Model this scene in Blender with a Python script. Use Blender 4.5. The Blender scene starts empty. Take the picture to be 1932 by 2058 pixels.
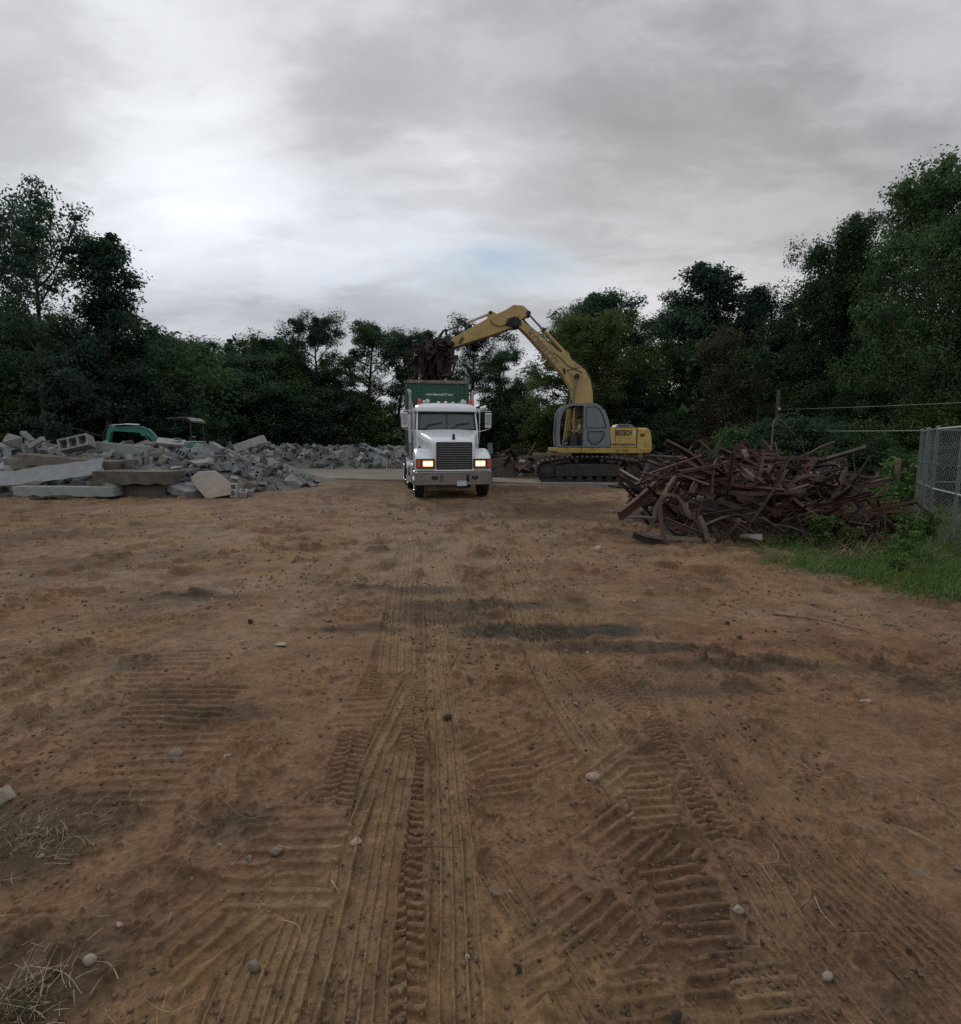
import bpy, bmesh, math, random
import numpy as np
from mathutils import Vector, Matrix, Euler, noise as mnoise
C = bpy.context.scene.collection
R = math.radians
rnd = random.Random(7)
sc = bpy.context.scene
# ------------------------------------------------------------------ camera
EYE, FPX, PW, PH, PITCH = 1.6, 1100.0, 1932.0, 2058.0, R(6.9)
cd = bpy.data.cameras.new('camera'); cam = bpy.data.objects.new('camera', cd); C.objects.link(cam)
cd.sensor_fit = 'HORIZONTAL'; cd.sensor_width = 36.0; cd.lens = 36.0 * FPX / PW
cd.clip_start = 0.05; cd.clip_end = 3000
cam.location = (0, 0, EYE); cam.rotation_euler = (R(90) - PITCH, 0, 0)
sc.camera = cam
sP, cP = math.sin(PITCH), math.cos(PITCH)
def ray(x, y):
    u = (x - PW / 2) / FPX; v = (PH / 2 - y) / FPX
    return (u, cP + v * sP, -sP + v * cP)
def G(x, y, z=0.0):                     # point of the photograph (1932 px wide) on the ground
    d = ray(x, y); t = (z - EYE) / d[2]; return (d[0] * t, d[1] * t, z)
def GD(x, y): return G(x * 1.0354, y * 1.0354)
def W(x, y, Y):                         # point of the photograph at the distance Y
    d = ray(x, y); t = Y / d[1]; return (d[0] * t, Y, EYE + d[2] * t)
# ------------------------------------------------------------------ view, world, sun
sc.view_settings.view_transform = 'Standard'; sc.view_settings.look = 'None'
sc.view_settings.exposure = 0.0; sc.view_settings.gamma = 1.0
sc.cycles.use_denoising = False; sc.cycles.adaptive_threshold = 0.015; sc.cycles.sample_clamp_indirect = 1.0; sc.cycles.max_bounces = 6; sc.cycles.transparent_max_bounces = 12; sc.cycles.diffuse_bounces = 3
SUN_AZ, SUN_EL = R(-25), R(24)          # azimuth from +Y, towards -X
w = bpy.data.worlds.new('World'); sc.world = w; w.use_nodes = True
nt = w.node_tree; N = nt.nodes; Lk = nt.links
for n in list(N): N.remove(n)
def nd(t, **kw):
    n = N.new(t)
    for k, v in kw.items(): setattr(n, k, v)
    return n
def mth(op, a, b=None, c=None, clamp=False):
    n = nd('ShaderNodeMath', operation=op, use_clamp=clamp)
    for i, s in enumerate((a, b, c)):
        if s is None: continue
        if isinstance(s, (int, float)): n.inputs[i].default_value = s
        else: Lk.new(s, n.inputs[i])
    return n.outputs[0]
def mixc(f, a, b, blend='MIX'):
    n = nd('ShaderNodeMix', data_type='RGBA', blend_type=blend)
    for i, s in ((0, f), (6, a), (7, b)):
        if isinstance(s, (int, float)): n.inputs[i].default_value = s
        elif isinstance(s, tuple): n.inputs[i].default_value = (*s, 1)
        else: Lk.new(s, n.inputs[i])
    return n.outputs[2]
tc = nd('ShaderNodeTexCoord'); dirv = tc.outputs['Generated']
sep = nd('ShaderNodeSeparateXYZ'); Lk.new(dirv, sep.inputs[0])
sky = nd('ShaderNodeTexSky', sky_type='NISHITA'); sky.sun_disc = False
sky.sun_elevation = SUN_EL; sky.sun_rotation = SUN_AZ; sky.altitude = 50; sky.air_density = 1.0; sky.dust_density = 2.0
def bump(px, py, wid, stretch=1.0):     # soft patch of the cloud deck round one direction
    d = Vector(ray(px, py)).normalized()
    n = nd('ShaderNodeVectorMath', operation='SUBTRACT'); Lk.new(dirv, n.inputs[0]); n.inputs[1].default_value = d
    m = nd('ShaderNodeVectorMath', operation='MULTIPLY'); Lk.new(n.outputs[0], m.inputs[0]); m.inputs[1].default_value = (1 / stretch, 1, 1)
    l = nd('ShaderNodeVectorMath', operation='LENGTH'); Lk.new(m.outputs[0], l.inputs[0])
    q = mth('POWER', mth('DIVIDE', l.outputs['Value'], wid), 2.0)
    return mth('POWER', 2.718, mth('MULTIPLY', q, -1.0))
zc = mth('ADD', mth('MAXIMUM', sep.outputs[2], 0.0), 0.22)
cmb = nd('ShaderNodeCombineXYZ')
Lk.new(mth('DIVIDE', sep.outputs[0], zc), cmb.inputs[0]); Lk.new(mth('DIVIDE', sep.outputs[1], zc), cmb.inputs[1])
def cnoise(scale, detail, off, rough=0.55):
    mp = nd('ShaderNodeMapping'); mp.inputs['Location'].default_value = off; mp.inputs['Rotation'].default_value = (0, 0, R(12))
    mp.inputs['Scale'].default_value = (0.75, 1.25, 1); Lk.new(cmb.outputs[0], mp.inputs[0])
    n = nd('ShaderNodeTexNoise'); n.inputs['Scale'].default_value = scale; n.inputs['Detail'].default_value = detail
    n.inputs['Roughness'].default_value = rough; n.inputs['Distortion'].default_value = 0.35
    Lk.new(mp.outputs[0], n.inputs['Vector']); return n.outputs['Fac']
n1 = cnoise(0.9, 8, (3.1, 7.7, 0), 0.58); n2 = cnoise(2.6, 8, (1.3, 2.2, 0), 0.6)
n3 = cnoise(6.5, 8, (5.3, .2, 0), 0.62)
big = mth('ADD', mth('ADD', mth('MULTIPLY', mth('SUBTRACT', n1, 0.5), 0.32), mth('MULTIPLY', mth('SUBTRACT', n2, 0.5), 0.20)), mth('MULTIPLY', mth('SUBTRACT', n3, 0.5), 0.07))
def edge(s, a, b):
    n = nd('ShaderNodeMapRange', interpolation_type='SMOOTHSTEP'); n.inputs[1].default_value = a; n.inputs[2].default_value = b; Lk.new(s, n.inputs[0]); return n.outputs[0]
rag = mth('ADD', n1, mth('MULTIPLY', mth('SUBTRACT', n3, .5), .18))
big = mth('ADD', big, mth('MULTIPLY', mth('SUBTRACT', edge(rag, .47, .57), .5), .085))
rag2 = mth('ADD', n2, mth('MULTIPLY', mth('SUBTRACT', n3, .5), .30))
big = mth('ADD', big, mth('MULTIPLY', mth('SUBTRACT', edge(rag2, .44, .60), .5), .05))
lum = 0.625
for (px, py, wd, st, amp) in ((405, 345, 0.12, 1.4, 0.19), (200, 260, 0.16, 1.9, 0.05), (150, 150, .09, 2.2, -.07), (880, 285, 0.13, 1.2, 0.15), (340, 505, 0.075, 2.4, 0.16),
                              (100, 30, 0.20, 1.2, 0.16), (700, 500, 0.12, 2.2, 0.16), (1330, 490, 0.15, 1.8, 0.12), (1000, 20, 0.5, 1.6, -0.06), (30, 190, 0.10, 1.2, -0.10),
                              (1600, 300, 0.28, 1.3, -0.05), (520, 600, 0.085, 4.0, -0.20), (300, 590, .06, 3, -.08), (720, 250, 0.09, 1.6, -0.10), (1850, 60, 0.4, 1.2, -0.09), (1150, 330, .14, 1, -.04)):
    lum = mth('ADD', mth('MULTIPLY', bump(px * 1.0354, py * 1.0354, wd, st), amp), lum)
lum = mth('ADD', lum, big)
over = mth('MULTIPLY', mth('SUBTRACT', sep.outputs[2], 0.80, clamp=True), 1.3)   # added brightness overhead, out of view, to lift the ground
lum = mth('ADD', lum, over)
lum = mth('MAXIMUM', lum, 0.26)
warm = bump(1280 * 1.0354, 510 * 1.0354, 0.26, 1.7)
cool = bump(560 * 1.0354, 600 * 1.0354, 0.2, 2.2)
tint = mixc(mth('MULTIPLY', warm, 0.8), (0.960, 0.990, 1.035), (1.015, 0.985, 0.995))
tint = mixc(mth('MULTIPLY', cool, 0.8), tint, (0.90, 0.97, 1.09))
vm = nd('ShaderNodeVectorMath', operation='SCALE'); Lk.new(tint, vm.inputs[0]); Lk.new(mth('MULTIPLY', lum, 10.0), vm.inputs['Scale'])
gap = mth('MULTIPLY', mth('ADD', bump(975 * 1.0354, 508 * 1.0354, 0.042, 3.0), mth('ADD', mth('MULTIPLY', mth('SUBTRACT', n2, .5), 1.2), mth('MULTIPLY', mth('SUBTRACT', n3, .5), 1.6))), 0.80, clamp=True)
gap = mth('MULTIPLY', gap, bump(960 * 1.0354, 512 * 1.0354, 0.075, 3.6), clamp=True)
skyb = nd('ShaderNodeVectorMath', operation='MULTIPLY'); Lk.new(sky.outputs[0], skyb.inputs[0]); skyb.inputs[1].default_value = (1, 1, 1)
final = mixc(gap, vm.outputs[0], (4.4, 5.6, 6.7))
final = mixc(0.012, final, sky.outputs[0])
bg = nd('ShaderNodeBackground'); bg.inputs['Strength'].default_value = 0.1; Lk.new(final, bg.inputs[0])
wo = nd('ShaderNodeOutputWorld'); Lk.new(bg.outputs[0], wo.inputs[0])
sl = bpy.data.lights.new('sun', 'SUN'); sl.energy = 1.0; sl.angle = R(12); sl.color = (1.0, 0.95, 0.88)
so = bpy.data.objects.new('sun', sl); C.objects.link(so)
sd = Vector((math.sin(SUN_AZ) * math.cos(SUN_EL), math.cos(SUN_AZ) * math.cos(SUN_EL), math.sin(SUN_EL)))
so.rotation_euler = (-sd).to_track_quat('-Z', 'Y').to_euler(); so.location = (0, 0, 60)
# ------------------------------------------------------------------ helpers
def tag(o, label=None, cat=None, group=None, kind=None):
    if label: o['label'] = label
    if cat: o['category'] = cat
    if group: o['group'] = group
    if kind: o['kind'] = kind
    elif cat: o['kind'] = 'thing'
    return o
def empty(name, loc=(0, 0, 0), rz=0.0, parent=None):
    o = bpy.data.objects.new(name, None); C.objects.link(o); o.location = loc; o.rotation_euler = (0, 0, rz)
    o.empty_display_size = 0.2
    if parent: o.parent = parent
    return o
def copy_tree(o, parent=None):
    c = o.copy(); C.objects.link(c); c.parent = parent
    for ch in list(o.children): copy_tree(ch, c)
    return c
def mesh_np(name, verts, quads, mat=None, smooth=False, attr=None, colattr=None, parent=None):
    me = bpy.data.meshes.new(name); verts = np.asarray(verts, np.float32); quads = np.asarray(quads, np.int32)
    k = quads.shape[1]
    me.vertices.add(len(verts)); me.vertices.foreach_set('co', verts.ravel())
    me.loops.add(quads.size); me.loops.foreach_set('vertex_index', quads.ravel())
    me.polygons.add(len(quads)); me.polygons.foreach_set('loop_start', np.arange(0, quads.size, k, dtype=np.int32))
    me.update(calc_edges=True)
    if smooth: me.polygons.foreach_set('use_smooth', np.ones(len(quads), bool))
    if attr:
        for an, av in attr.items():
            a = me.attributes.new(an, 'FLOAT', 'POINT'); a.data.foreach_set('value', np.asarray(av, np.float32))
    if colattr:
        for an, av in colattr.items():
            a = me.attributes.new(an, 'FLOAT_COLOR', 'POINT'); a.data.foreach_set('color', np.asarray(av, np.float32).ravel())
    if mat: me.materials.append(mat)
    o = bpy.data.objects.new(name, me); C.objects.link(o)
    if parent: o.parent = parent
    return o
class MB:
    def __init__(s): s.v = []; s.f = []; s.m = []; s.mats = []
    def mi(s, mat):
        if mat not in s.mats: s.mats.append(mat)
        return s.mats.index(mat)
    def add(s, vs, fs, mat=None):
        b = len(s.v); s.v += [tuple(v) for v in vs]; i = s.mi(mat) if mat else 0
        for f in fs: s.f.append(tuple(b + k for k in f)); s.m.append(i)
        return s
    def box(s, c, d, rot=None, mat=None, taper=(1, 1)):
        hx, hy, hz = d[0] / 2, d[1] / 2, d[2] / 2; M = Euler(rot).to_matrix() if rot else None
        vs = []
        for z in (-1, 1):
            tx, ty = taper if z > 0 else (1, 1)
            for x, y in ((-1, -1), (1, -1), (1, 1), (-1, 1)):
                p = Vector((x * hx * tx, y * hy * ty, z * hz))
                if M: p = M @ p
                vs.append((p.x + c[0], p.y + c[1], p.z + c[2]))
        return s.add(vs, [(3, 2, 1, 0), (4, 5, 6, 7), (0, 1, 5, 4), (1, 2, 6, 5), (2, 3, 7, 6), (3, 0, 4, 7)], mat)
    def prism(s, pts, a, b, axis='y', mat=None):   # polygon (2D) pulled along an axis from a to b
        n = len(pts)
        def P(p, t):
            return (p[0], t, p[1]) if axis == 'y' else (t, p[0], p[1]) if axis == 'x' else (p[0], p[1], t)
        vs = [P(p, a) for p in pts] + [P(p, b) for p in pts]
        fs = [tuple(range(n)), tuple(range(2 * n - 1, n - 1, -1))] + [(i, i + n, (i + 1) % n + n, (i + 1) % n) for i in range(n)]
        return s.add(vs, fs, mat)
    def loft(s, rings, cap=True, closed=True, mat=None):
        n = len(rings[0]); vs = [p for r in rings for p in r]; fs = []
        for k in range(len(rings) - 1):
            for i in range(n if closed else n - 1):
                j = (i + 1) % n; fs.append((k * n + i, k * n + j, (k + 1) * n + j, (k + 1) * n + i))
        if cap and closed: fs.append(tuple(range(n - 1, -1, -1))); fs.append(tuple(range((len(rings) - 1) * n, len(rings) * n)))
        return s.add(vs, fs, mat)
    def tube(s, path, r, n=10, mat=None, cap=True):
        prof = [(math.cos(2 * math.pi * i / n), math.sin(2 * math.pi * i / n)) for i in range(n)]
        return s.sweep(path, prof, r, mat, cap)
    def sweep(s, path, prof, r=1.0, mat=None, cap=True, up=None, twist=0.0):
        P = [Vector(p) for p in path]; rings = []; ref = Vector(up) if up else None
        for k, p in enumerate(P):
            t = (P[min(k + 1, len(P) - 1)] - P[max(k - 1, 0)]).normalized()
            if ref is None: ref = Vector((0, 0, 1)) if abs(t.z) < 0.9 else Vector((1, 0, 0))
            a = ref - t * ref.dot(t)
            if a.length < 1e-5: a = t.orthogonal()
            a.normalize(); b = t.cross(a); ref = a
            if twist:
                q = Matrix.Rotation(twist * k / (len(P) - 1), 3, t); a2 = q @ a; b2 = q @ b
            else: a2, b2 = a, b
            rr = r[k] if isinstance(r, (list, tuple)) else r
            rings.append([tuple(p + b2 * (c[0] * rr) + a2 * (c[1] * rr)) for c in prof])
        return s.loft(rings, cap, True, mat)
    def cyl(s, a, b, r, n=16, mat=None, r2=None): return s.tube([a, b], [r, r if r2 is None else r2], n, mat)
    def lathe(s, prof, origin, axis='z', n=24, mat=None):   # prof = (radius, height)
        rings = []
        for (r, h) in prof:
            ring = []
            for i in range(n):
                a = 2 * math.pi * i / n; x, y = r * math.cos(a), r * math.sin(a)
                p = (x, y, h) if axis == 'z' else (x, h, y) if axis == 'y' else (h, x, y)
                ring.append((p[0] + origin[0], p[1] + origin[1], p[2] + origin[2]))
            rings.append(ring)
        return s.loft(rings, True, True, mat)
    def build(s, name, mat=None, parent=None, smooth=None, bevel=0, seg=2, loc=None):
        me = bpy.data.meshes.new(name); me.from_pydata(s.v, [], s.f)
        mats = s.mats if s.mats else ([mat] if mat else [])
        for m in mats: me.materials.append(m)
        if len(s.mats) > 1: me.polygons.foreach_set('material_index', s.m)
        bm = bmesh.new(); bm.from_mesh(me); bmesh.ops.recalc_face_normals(bm, faces=bm.faces); bm.to_mesh(me); bm.free()
        if smooth is not None:
            me.polygons.foreach_set('use_smooth', [True] * len(me.polygons)); me.set_sharp_from_angle(angle=R(smooth))
        o = bpy.data.objects.new(name, me); C.objects.link(o)
        if parent: o.parent = parent
        if loc: o.location = loc
        if bevel:
            b = o.modifiers.new('bevel', 'BEVEL'); b.width = bevel; b.segments = seg; b.limit_method = 'ANGLE'; b.angle_limit = R(35)
            b.harden_normals = False
        return o
MATS = {}
def mat(name, col, rough=0.6, metal=0.0, var=0.15, scale=6.0, dirt=None, dirt_amt=0.0, dirt_scale=3.0, bump=0.0, bscale=30.0, spec=0.5, rand=0.0, emit=None, estr=0.0, coat=0.0):
    m = bpy.data.materials.new(name); m.use_nodes = True; nt = m.node_tree; N = nt.nodes; L = nt.links
    b = N['Principled BSDF']; b.inputs['Roughness'].default_value = rough; b.inputs['Metallic'].default_value = metal
    b.inputs['Specular IOR Level'].default_value = spec; b.inputs['Coat Weight'].default_value = coat
    tc = N.new('ShaderNodeTexCoord'); vec = tc.outputs['Object']
    oi = N.new('ShaderNodeObjectInfo')
    va = N.new('ShaderNodeVectorMath'); va.operation = 'ADD'; L.new(vec, va.inputs[0])
    vs = N.new('ShaderNodeVectorMath'); vs.operation = 'SCALE'; vs.inputs[0].default_value = (37, 71, 13); L.new(oi.outputs['Random'], vs.inputs['Scale'])
    L.new(vs.outputs[0], va.inputs[1]); vec = va.outputs[0]
    def noise(sc_, det=4, rg=0.6):
        n = N.new('ShaderNodeTexNoise'); n.inputs['Scale'].default_value = sc_; n.inputs['Detail'].default_value = det; n.inputs['Roughness'].default_value = rg
        L.new(vec, n.inputs['Vector']); return n.outputs['Fac']
    def mix(f, a, bb, bl='MIX'):
        n = N.new('ShaderNodeMix'); n.data_type = 'RGBA'; n.blend_type = bl
        for i, s in ((0, f), (6, a), (7, bb)):
            if isinstance(s, (int, float)): n.inputs[i].default_value = s
            elif isinstance(s, tuple): n.inputs[i].default_value = (*s[:3], 1)
            else: L.new(s, n.inputs[i])
        return n.outputs[2]
    def ramp(f, lo, hi):
        n = N.new('ShaderNodeMapRange'); n.inputs[1].default_value = lo; n.inputs[2].default_value = hi; L.new(f, n.inputs[0]); return n.outputs[0]
    c = tuple(col)
    lo = tuple(x * (1 - var) for x in c); hi = tuple(min(1, x * (1 + var)) for x in c)
    out = mix(ramp(noise(scale), 0.3, 0.7), lo, hi)
    if rand:
        hs = N.new('ShaderNodeHueSaturation'); L.new(out, hs.inputs['Color'])
        mr = N.new('ShaderNodeMapRange'); mr.inputs[3].default_value = 1 - rand; mr.inputs[4].default_value = 1 + rand; L.new(oi.outputs['Random'], mr.inputs[0])
        L.new(mr.outputs[0], hs.inputs['Value']); out = hs.outputs[0]
    if dirt:
        t = 1 - dirt_amt
        f = ramp(noise(dirt_scale, 8, 0.7), 0.25 + 0.5 * t, 0.42 + 0.5 * t)
        out = mix(f, out, tuple(dirt)); rr = N.new('ShaderNodeMapRange'); rr.inputs[3].default_value = rough; rr.inputs[4].default_value = 0.9
        L.new(f, rr.inputs[0]); L.new(rr.outputs[0], b.inputs['Roughness'])
    L.new(out, b.inputs['Base Color'])
    if bump:
        bp = N.new('ShaderNodeBump'); bp.inputs['Strength'].default_value = bump; bp.inputs['Distance'].default_value = 0.02
        L.new(noise(bscale, 6, 0.65), bp.inputs['Height']); L.new(bp.outputs[0], b.inputs['Normal'])
    if emit:
        b.inputs['Emission Color'].default_value = (*emit, 1); b.inputs['Emission Strength'].default_value = estr
    MATS[name] = m; return m
def glass(name, tint=(0.35, 0.42, 0.42), rough=0.03, base=0.08, dust=0.0):
    m = bpy.data.materials.new(name); m.use_nodes = True; N = m.node_tree.nodes; L = m.node_tree.links
    for n in list(N): N.remove(n)
    o = N.new('ShaderNodeOutputMaterial'); t = N.new('ShaderNodeBsdfTransparent'); t.inputs[0].default_value = (*tint, 1)
    g = N.new('ShaderNodeBsdfGlossy'); g.inputs['Roughness'].default_value = rough; g.inputs[0].default_value = (0.9, 0.95, 1, 1)
    fr = N.new('ShaderNodeFresnel'); fr.inputs[0].default_value = 1.5
    mr = N.new('ShaderNodeMath'); mr.operation = 'ADD'; mr.inputs[1].default_value = base; L.new(fr.outputs[0], mr.inputs[0])
    mx = N.new('ShaderNodeMixShader'); L.new(mr.outputs[0], mx.inputs[0]); L.new(t.outputs[0], mx.inputs[1]); L.new(g.outputs[0], mx.inputs[2])
    last = mx
    if dust:
        d = N.new('ShaderNodeBsdfDiffuse'); d.inputs[0].default_value = (.42, .46, .47, 1); m2 = N.new('ShaderNodeMixShader'); m2.inputs[0].default_value = dust
        L.new(mx.outputs[0], m2.inputs[1]); L.new(d.outputs[0], m2.inputs[2]); last = m2
    L.new(last.outputs[0], o.inputs[0]); return m
def text(name, body, size, m, parent, loc, rot, extrude=0.002, spacing=1.0, sx=1.0, bold=0.0):
    cu = bpy.data.curves.new(name, 'FONT'); cu.body = body; cu.size = size; cu.extrude = extrude; cu.align_x = 'CENTER'; cu.align_y = 'CENTER'
    cu.space_character = spacing; cu.offset = bold
    t = bpy.data.objects.new(name, cu); C.objects.link(t); bpy.context.view_layer.update()
    me = bpy.data.meshes.new_from_object(t.evaluated_get(bpy.context.evaluated_depsgraph_get())); bpy.data.objects.remove(t)
    me.materials.clear(); me.materials.append(m); me.name = name
    o = bpy.data.objects.new(name, me); C.objects.link(o); o.parent = parent; o.location = loc; o.rotation_euler = rot; o.scale = (sx, 1, 1)
    return o
# numpy value noise
def _hash(ix, iy, seed):
    h = (ix.astype(np.int64) * 374761393 + iy.astype(np.int64) * 668265263 + seed * 974711) & 0x7fffffff
    h = ((h ^ (h >> 13)) * 1274126177) & 0x7fffffff
    return ((h ^ (h >> 16)) & 0xffff).astype(np.float32) / 65535.0
def vnoise(x, y, seed=0):
    ix = np.floor(x); iy = np.floor(y); fx = (x - ix).astype(np.float32); fy = (y - iy).astype(np.float32)
    fx = fx * fx * (3 - 2 * fx); fy = fy * fy * (3 - 2 * fy); ix = ix.astype(np.int64); iy = iy.astype(np.int64)
    a = _hash(ix, iy, seed); b = _hash(ix + 1, iy, seed); c = _hash(ix, iy + 1, seed); d = _hash(ix + 1, iy + 1, seed)
    return (a + (b - a) * fx) * (1 - fy) + (c + (d - c) * fx) * fy
def fbm(x, y, seed=0, octv=4, gain=0.5):
    s = 0; a = 1.0; t = 0
    for k in range(octv):
        c, sn = math.cos(0.6 * k), math.sin(0.6 * k); f = 2.03 ** k
        s = s + a * vnoise((x * c - y * sn) * f + 17.3 * k, (x * sn + y * c) * f + 5.1 * k, seed + k); t += a; a *= gain
    return s / t
def sstep(a, b, x): t = np.clip((x - a) / (b - a), 0, 1); return t * t * (3 - 2 * t)
# ------------------------------------------------------------------ the dirt lot
def track_geo(path_disp): return [GD(x, y)[:2] for x, y in path_disp]
TRACKS = [   # path in photograph points, width (m), tread, depth, lighter tint
    ([(590, 2050), (625, 1950), (660, 1800), (700, 1620), (765, 1450), (815, 1340), (858, 1270)], 0.30, 'ribs', 0.026, 0.6),
    ([(790, 2050), (790, 1900), (787, 1700), (797, 1500), (805, 1350), (808, 1190), (822, 1120)], 0.13, 'lugs', 0.022, 0.05),
    ([(890, 2050), (885, 1850), (880, 1650), (866, 1450), (850, 1300), (842, 1190), (830, 1100), (812, 990)], 0.17, 'ribs3', 0.018, 0.65),
    ([(560, 1830), (610, 1690), (648, 1560), (690, 1420), (735, 1290), (765, 1190), (788, 1100), (800, 1000)], 0.16, 'lugs', 0.022, 0.0),
    ([(2000, 2050), (1800, 1840), (1620, 1680), (1500, 1540), (1400, 1410), (1300, 1290)], 0.34, 'ribs5', 0.020, 0.1),
    ([(1570, 1830), (1470, 1700), (1375, 1580), (1300, 1460), (1240, 1350), (1200, 1290)], 0.15, 'lugs', 0.026, 0.1),
    ([(1260, 1560), (1150, 1420), (1075, 1310), (1035, 1230), (1000, 1120), (965, 1050), (940, 985)], 0.30, 'ribs', 0.03, 0.75),
    ([(900, 1230), (860, 1110), (835, 1050), (815, 985)], 0.30, 'ribs', 0.03, 0.85),
    ([(1120, 1260), (1050, 1120), (1000, 1030), (985, 985)], 0.3, 'ribs3', 0.025, 0.55),
    ([(770, 1300), (775, 1190), (790, 1060), (760, 985)], 0.28, 'ribs', 0.025, 0.6),
    ([(490, 1950), (545, 1810), (590, 1700)], 0.24, 'ribs', 0.016, 0.25),
    ([(1520, 2050), (1490, 1950), (1478, 1860), (1478, 1800), (1500, 1745), (1530, 1715)], 0.16, 'ribs3', 0.016, 0.4),
    ([(0, 1090), (250, 1050), (600, 1040), (790, 1000)], 0.34, 'ribs', 0.02, 0.5),
    ([(0, 1010), (260, 1020), (560, 1075), (780, 1120)], 0.34, 'ribs', 0.02, 0.45),
    ([(1700, 1330), (1400, 1190), (1200, 1120), (1060, 1040)], 0.3, 'ribs3', 0.016, 0.25),
    ([(1866, 1250), (1500, 1150), (1250, 1100), (1080, 1030)], 0.3, 'ribs', 0.016, 0.3),
    ([(380, 1200), (560, 1130), (700, 1060), (790, 1010)], 0.3, 'ribs3', 0.016, 0.3),
    ([(1720, 2050), (1600, 1900), (1520, 1790), (1440, 1660)], 0.20, 'ribs3', 0.014, 0.1),
    ([(690, 2050), (705, 1900), (725, 1760), (752, 1600), (780, 1460)], 0.16, 'ribs3', 0.015, 0.2),
    ([(430, 2050), (480, 1900), (540, 1760)], 0.20, 'ribs', 0.014, 0.3),
    ([(1230, 1380), (1130, 1290), (1060, 1200), (1010, 1130)], 0.2, 'lugs', 0.02, 0.1),
    ([(1180, 2050), (1100, 1900), (1010, 1760), (960, 1680)], 0.14, 'ribs3', 0.012, 0.15),
    ([(1165, 1650), (1310, 1590)], 0.0, 'bars', 0.026, 0.1),
]
BARS = [   # centre px, bar direction px end, number of bars, bar length m, spacing, depth
    ((1245, 1640), (1330, 1570), 7, 0.34, 0.062, 0.024),
    ((1345, 1760), (1430, 1752), 8, 0.24, 0.055, 0.024),
    ((1390, 1850), (1460, 1845), 5, 0.20, 0.055, 0.020),
    ((1220, 1500), (1280, 1450), 6, 0.40, 0.07, 0.018),
    ((1260, 1490), (1310, 1486), 4, 0.24, 0.07, 0.018),
    ((1000, 1460), (1080, 1425), 6, 0.5, 0.07, 0.016),
    ((1200, 1800), (1240, 1760), 4, 0.18, 0.055, 0.018),
    ((1050, 1850), (1085, 1830), 4, 0.16, 0.05, 0.018),
    ((330, 1385), (480, 1385), 11, 0.62, 0.075, 0.020),
    ((420, 1790), (500, 1730), 5, 0.34, 0.07, 0.016),
    ((1100, 1760), (1150, 1725), 4, 0.2, 0.05, 0.018),
    ((700, 1380), (760, 1376), 5, 0.3, 0.08, 0.014),
    ((990, 1510), (1040, 1505), 5, 0.24, 0.06, 0.016),
    ((1270, 1570), (1330, 1566), 5, 0.22, 0.06, 0.018),
    ((330, 1300), (420, 1298), 8, 0.5, 0.09, 0.016),
    ((560, 1650), (640, 1648), 8, 0.4, 0.07, 0.012),
    ((300, 1480), (420, 1474), 8, 0.5, 0.08, 0.012),
    ((1500, 1930), (1560, 1925), 6, 0.22, 0.05, 0.014),
    ((1240, 1935), (1290, 1928), 5, 0.2, 0.05, 0.014),
]
def lowland(x, y):
    return 0.06 * (fbm(x * 0.22, y * 0.22, 40, 3) - 0.5) * sstep(2, 8, np.hypot(x, y)) - 0.03 * (1 - sstep(0, 4, np.hypot(x, y)))
def zone(x, y, px, py, wx, wy, seed, sharp=0.35):   # a ragged patch round a photograph point; sizes in m
    c = GD(px, py); q = ((x - c[0]) / wx) ** 2 + ((y - c[1]) / wy) ** 2
    n = fbm(x * 1.7 + seed, y * 1.7, 90 + seed, 4)
    return sstep(0.5 - sharp, 0.5 + sharp, np.exp(-q * 0.9) * 1.05 + (n - 0.5) * 1.1)
def grass_mask(x, y):
    # weeds spread to the right of the steel heap, thinning to the dirt
    a = x + .9 * (fbm(x * 2.2, y * 2.2, 68, 4) - .5) - (4.05 + 0.06 * (y - 6.0) + .6 * np.maximum(0, 6.2 - y))
    m = sstep(-0.4, 1.2, a + 2.2 * (fbm(x * 0.55, y * 0.55, 61, 3) - 0.5)) * sstep(4.9, 5.7, y + 0.8 * (fbm(x * .8, y * .8, 66, 3) - .5))
    c = GD(1545, 1085); m = np.maximum(m, np.exp(-(((x - c[0]) / 0.9) ** 2 + ((y - c[1]) / 0.5) ** 2)) * 1.1 * sstep(.3, .6, fbm(x * 2, y * 2, 63, 3)))
    return np.clip(m, 0, 1)
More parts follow.
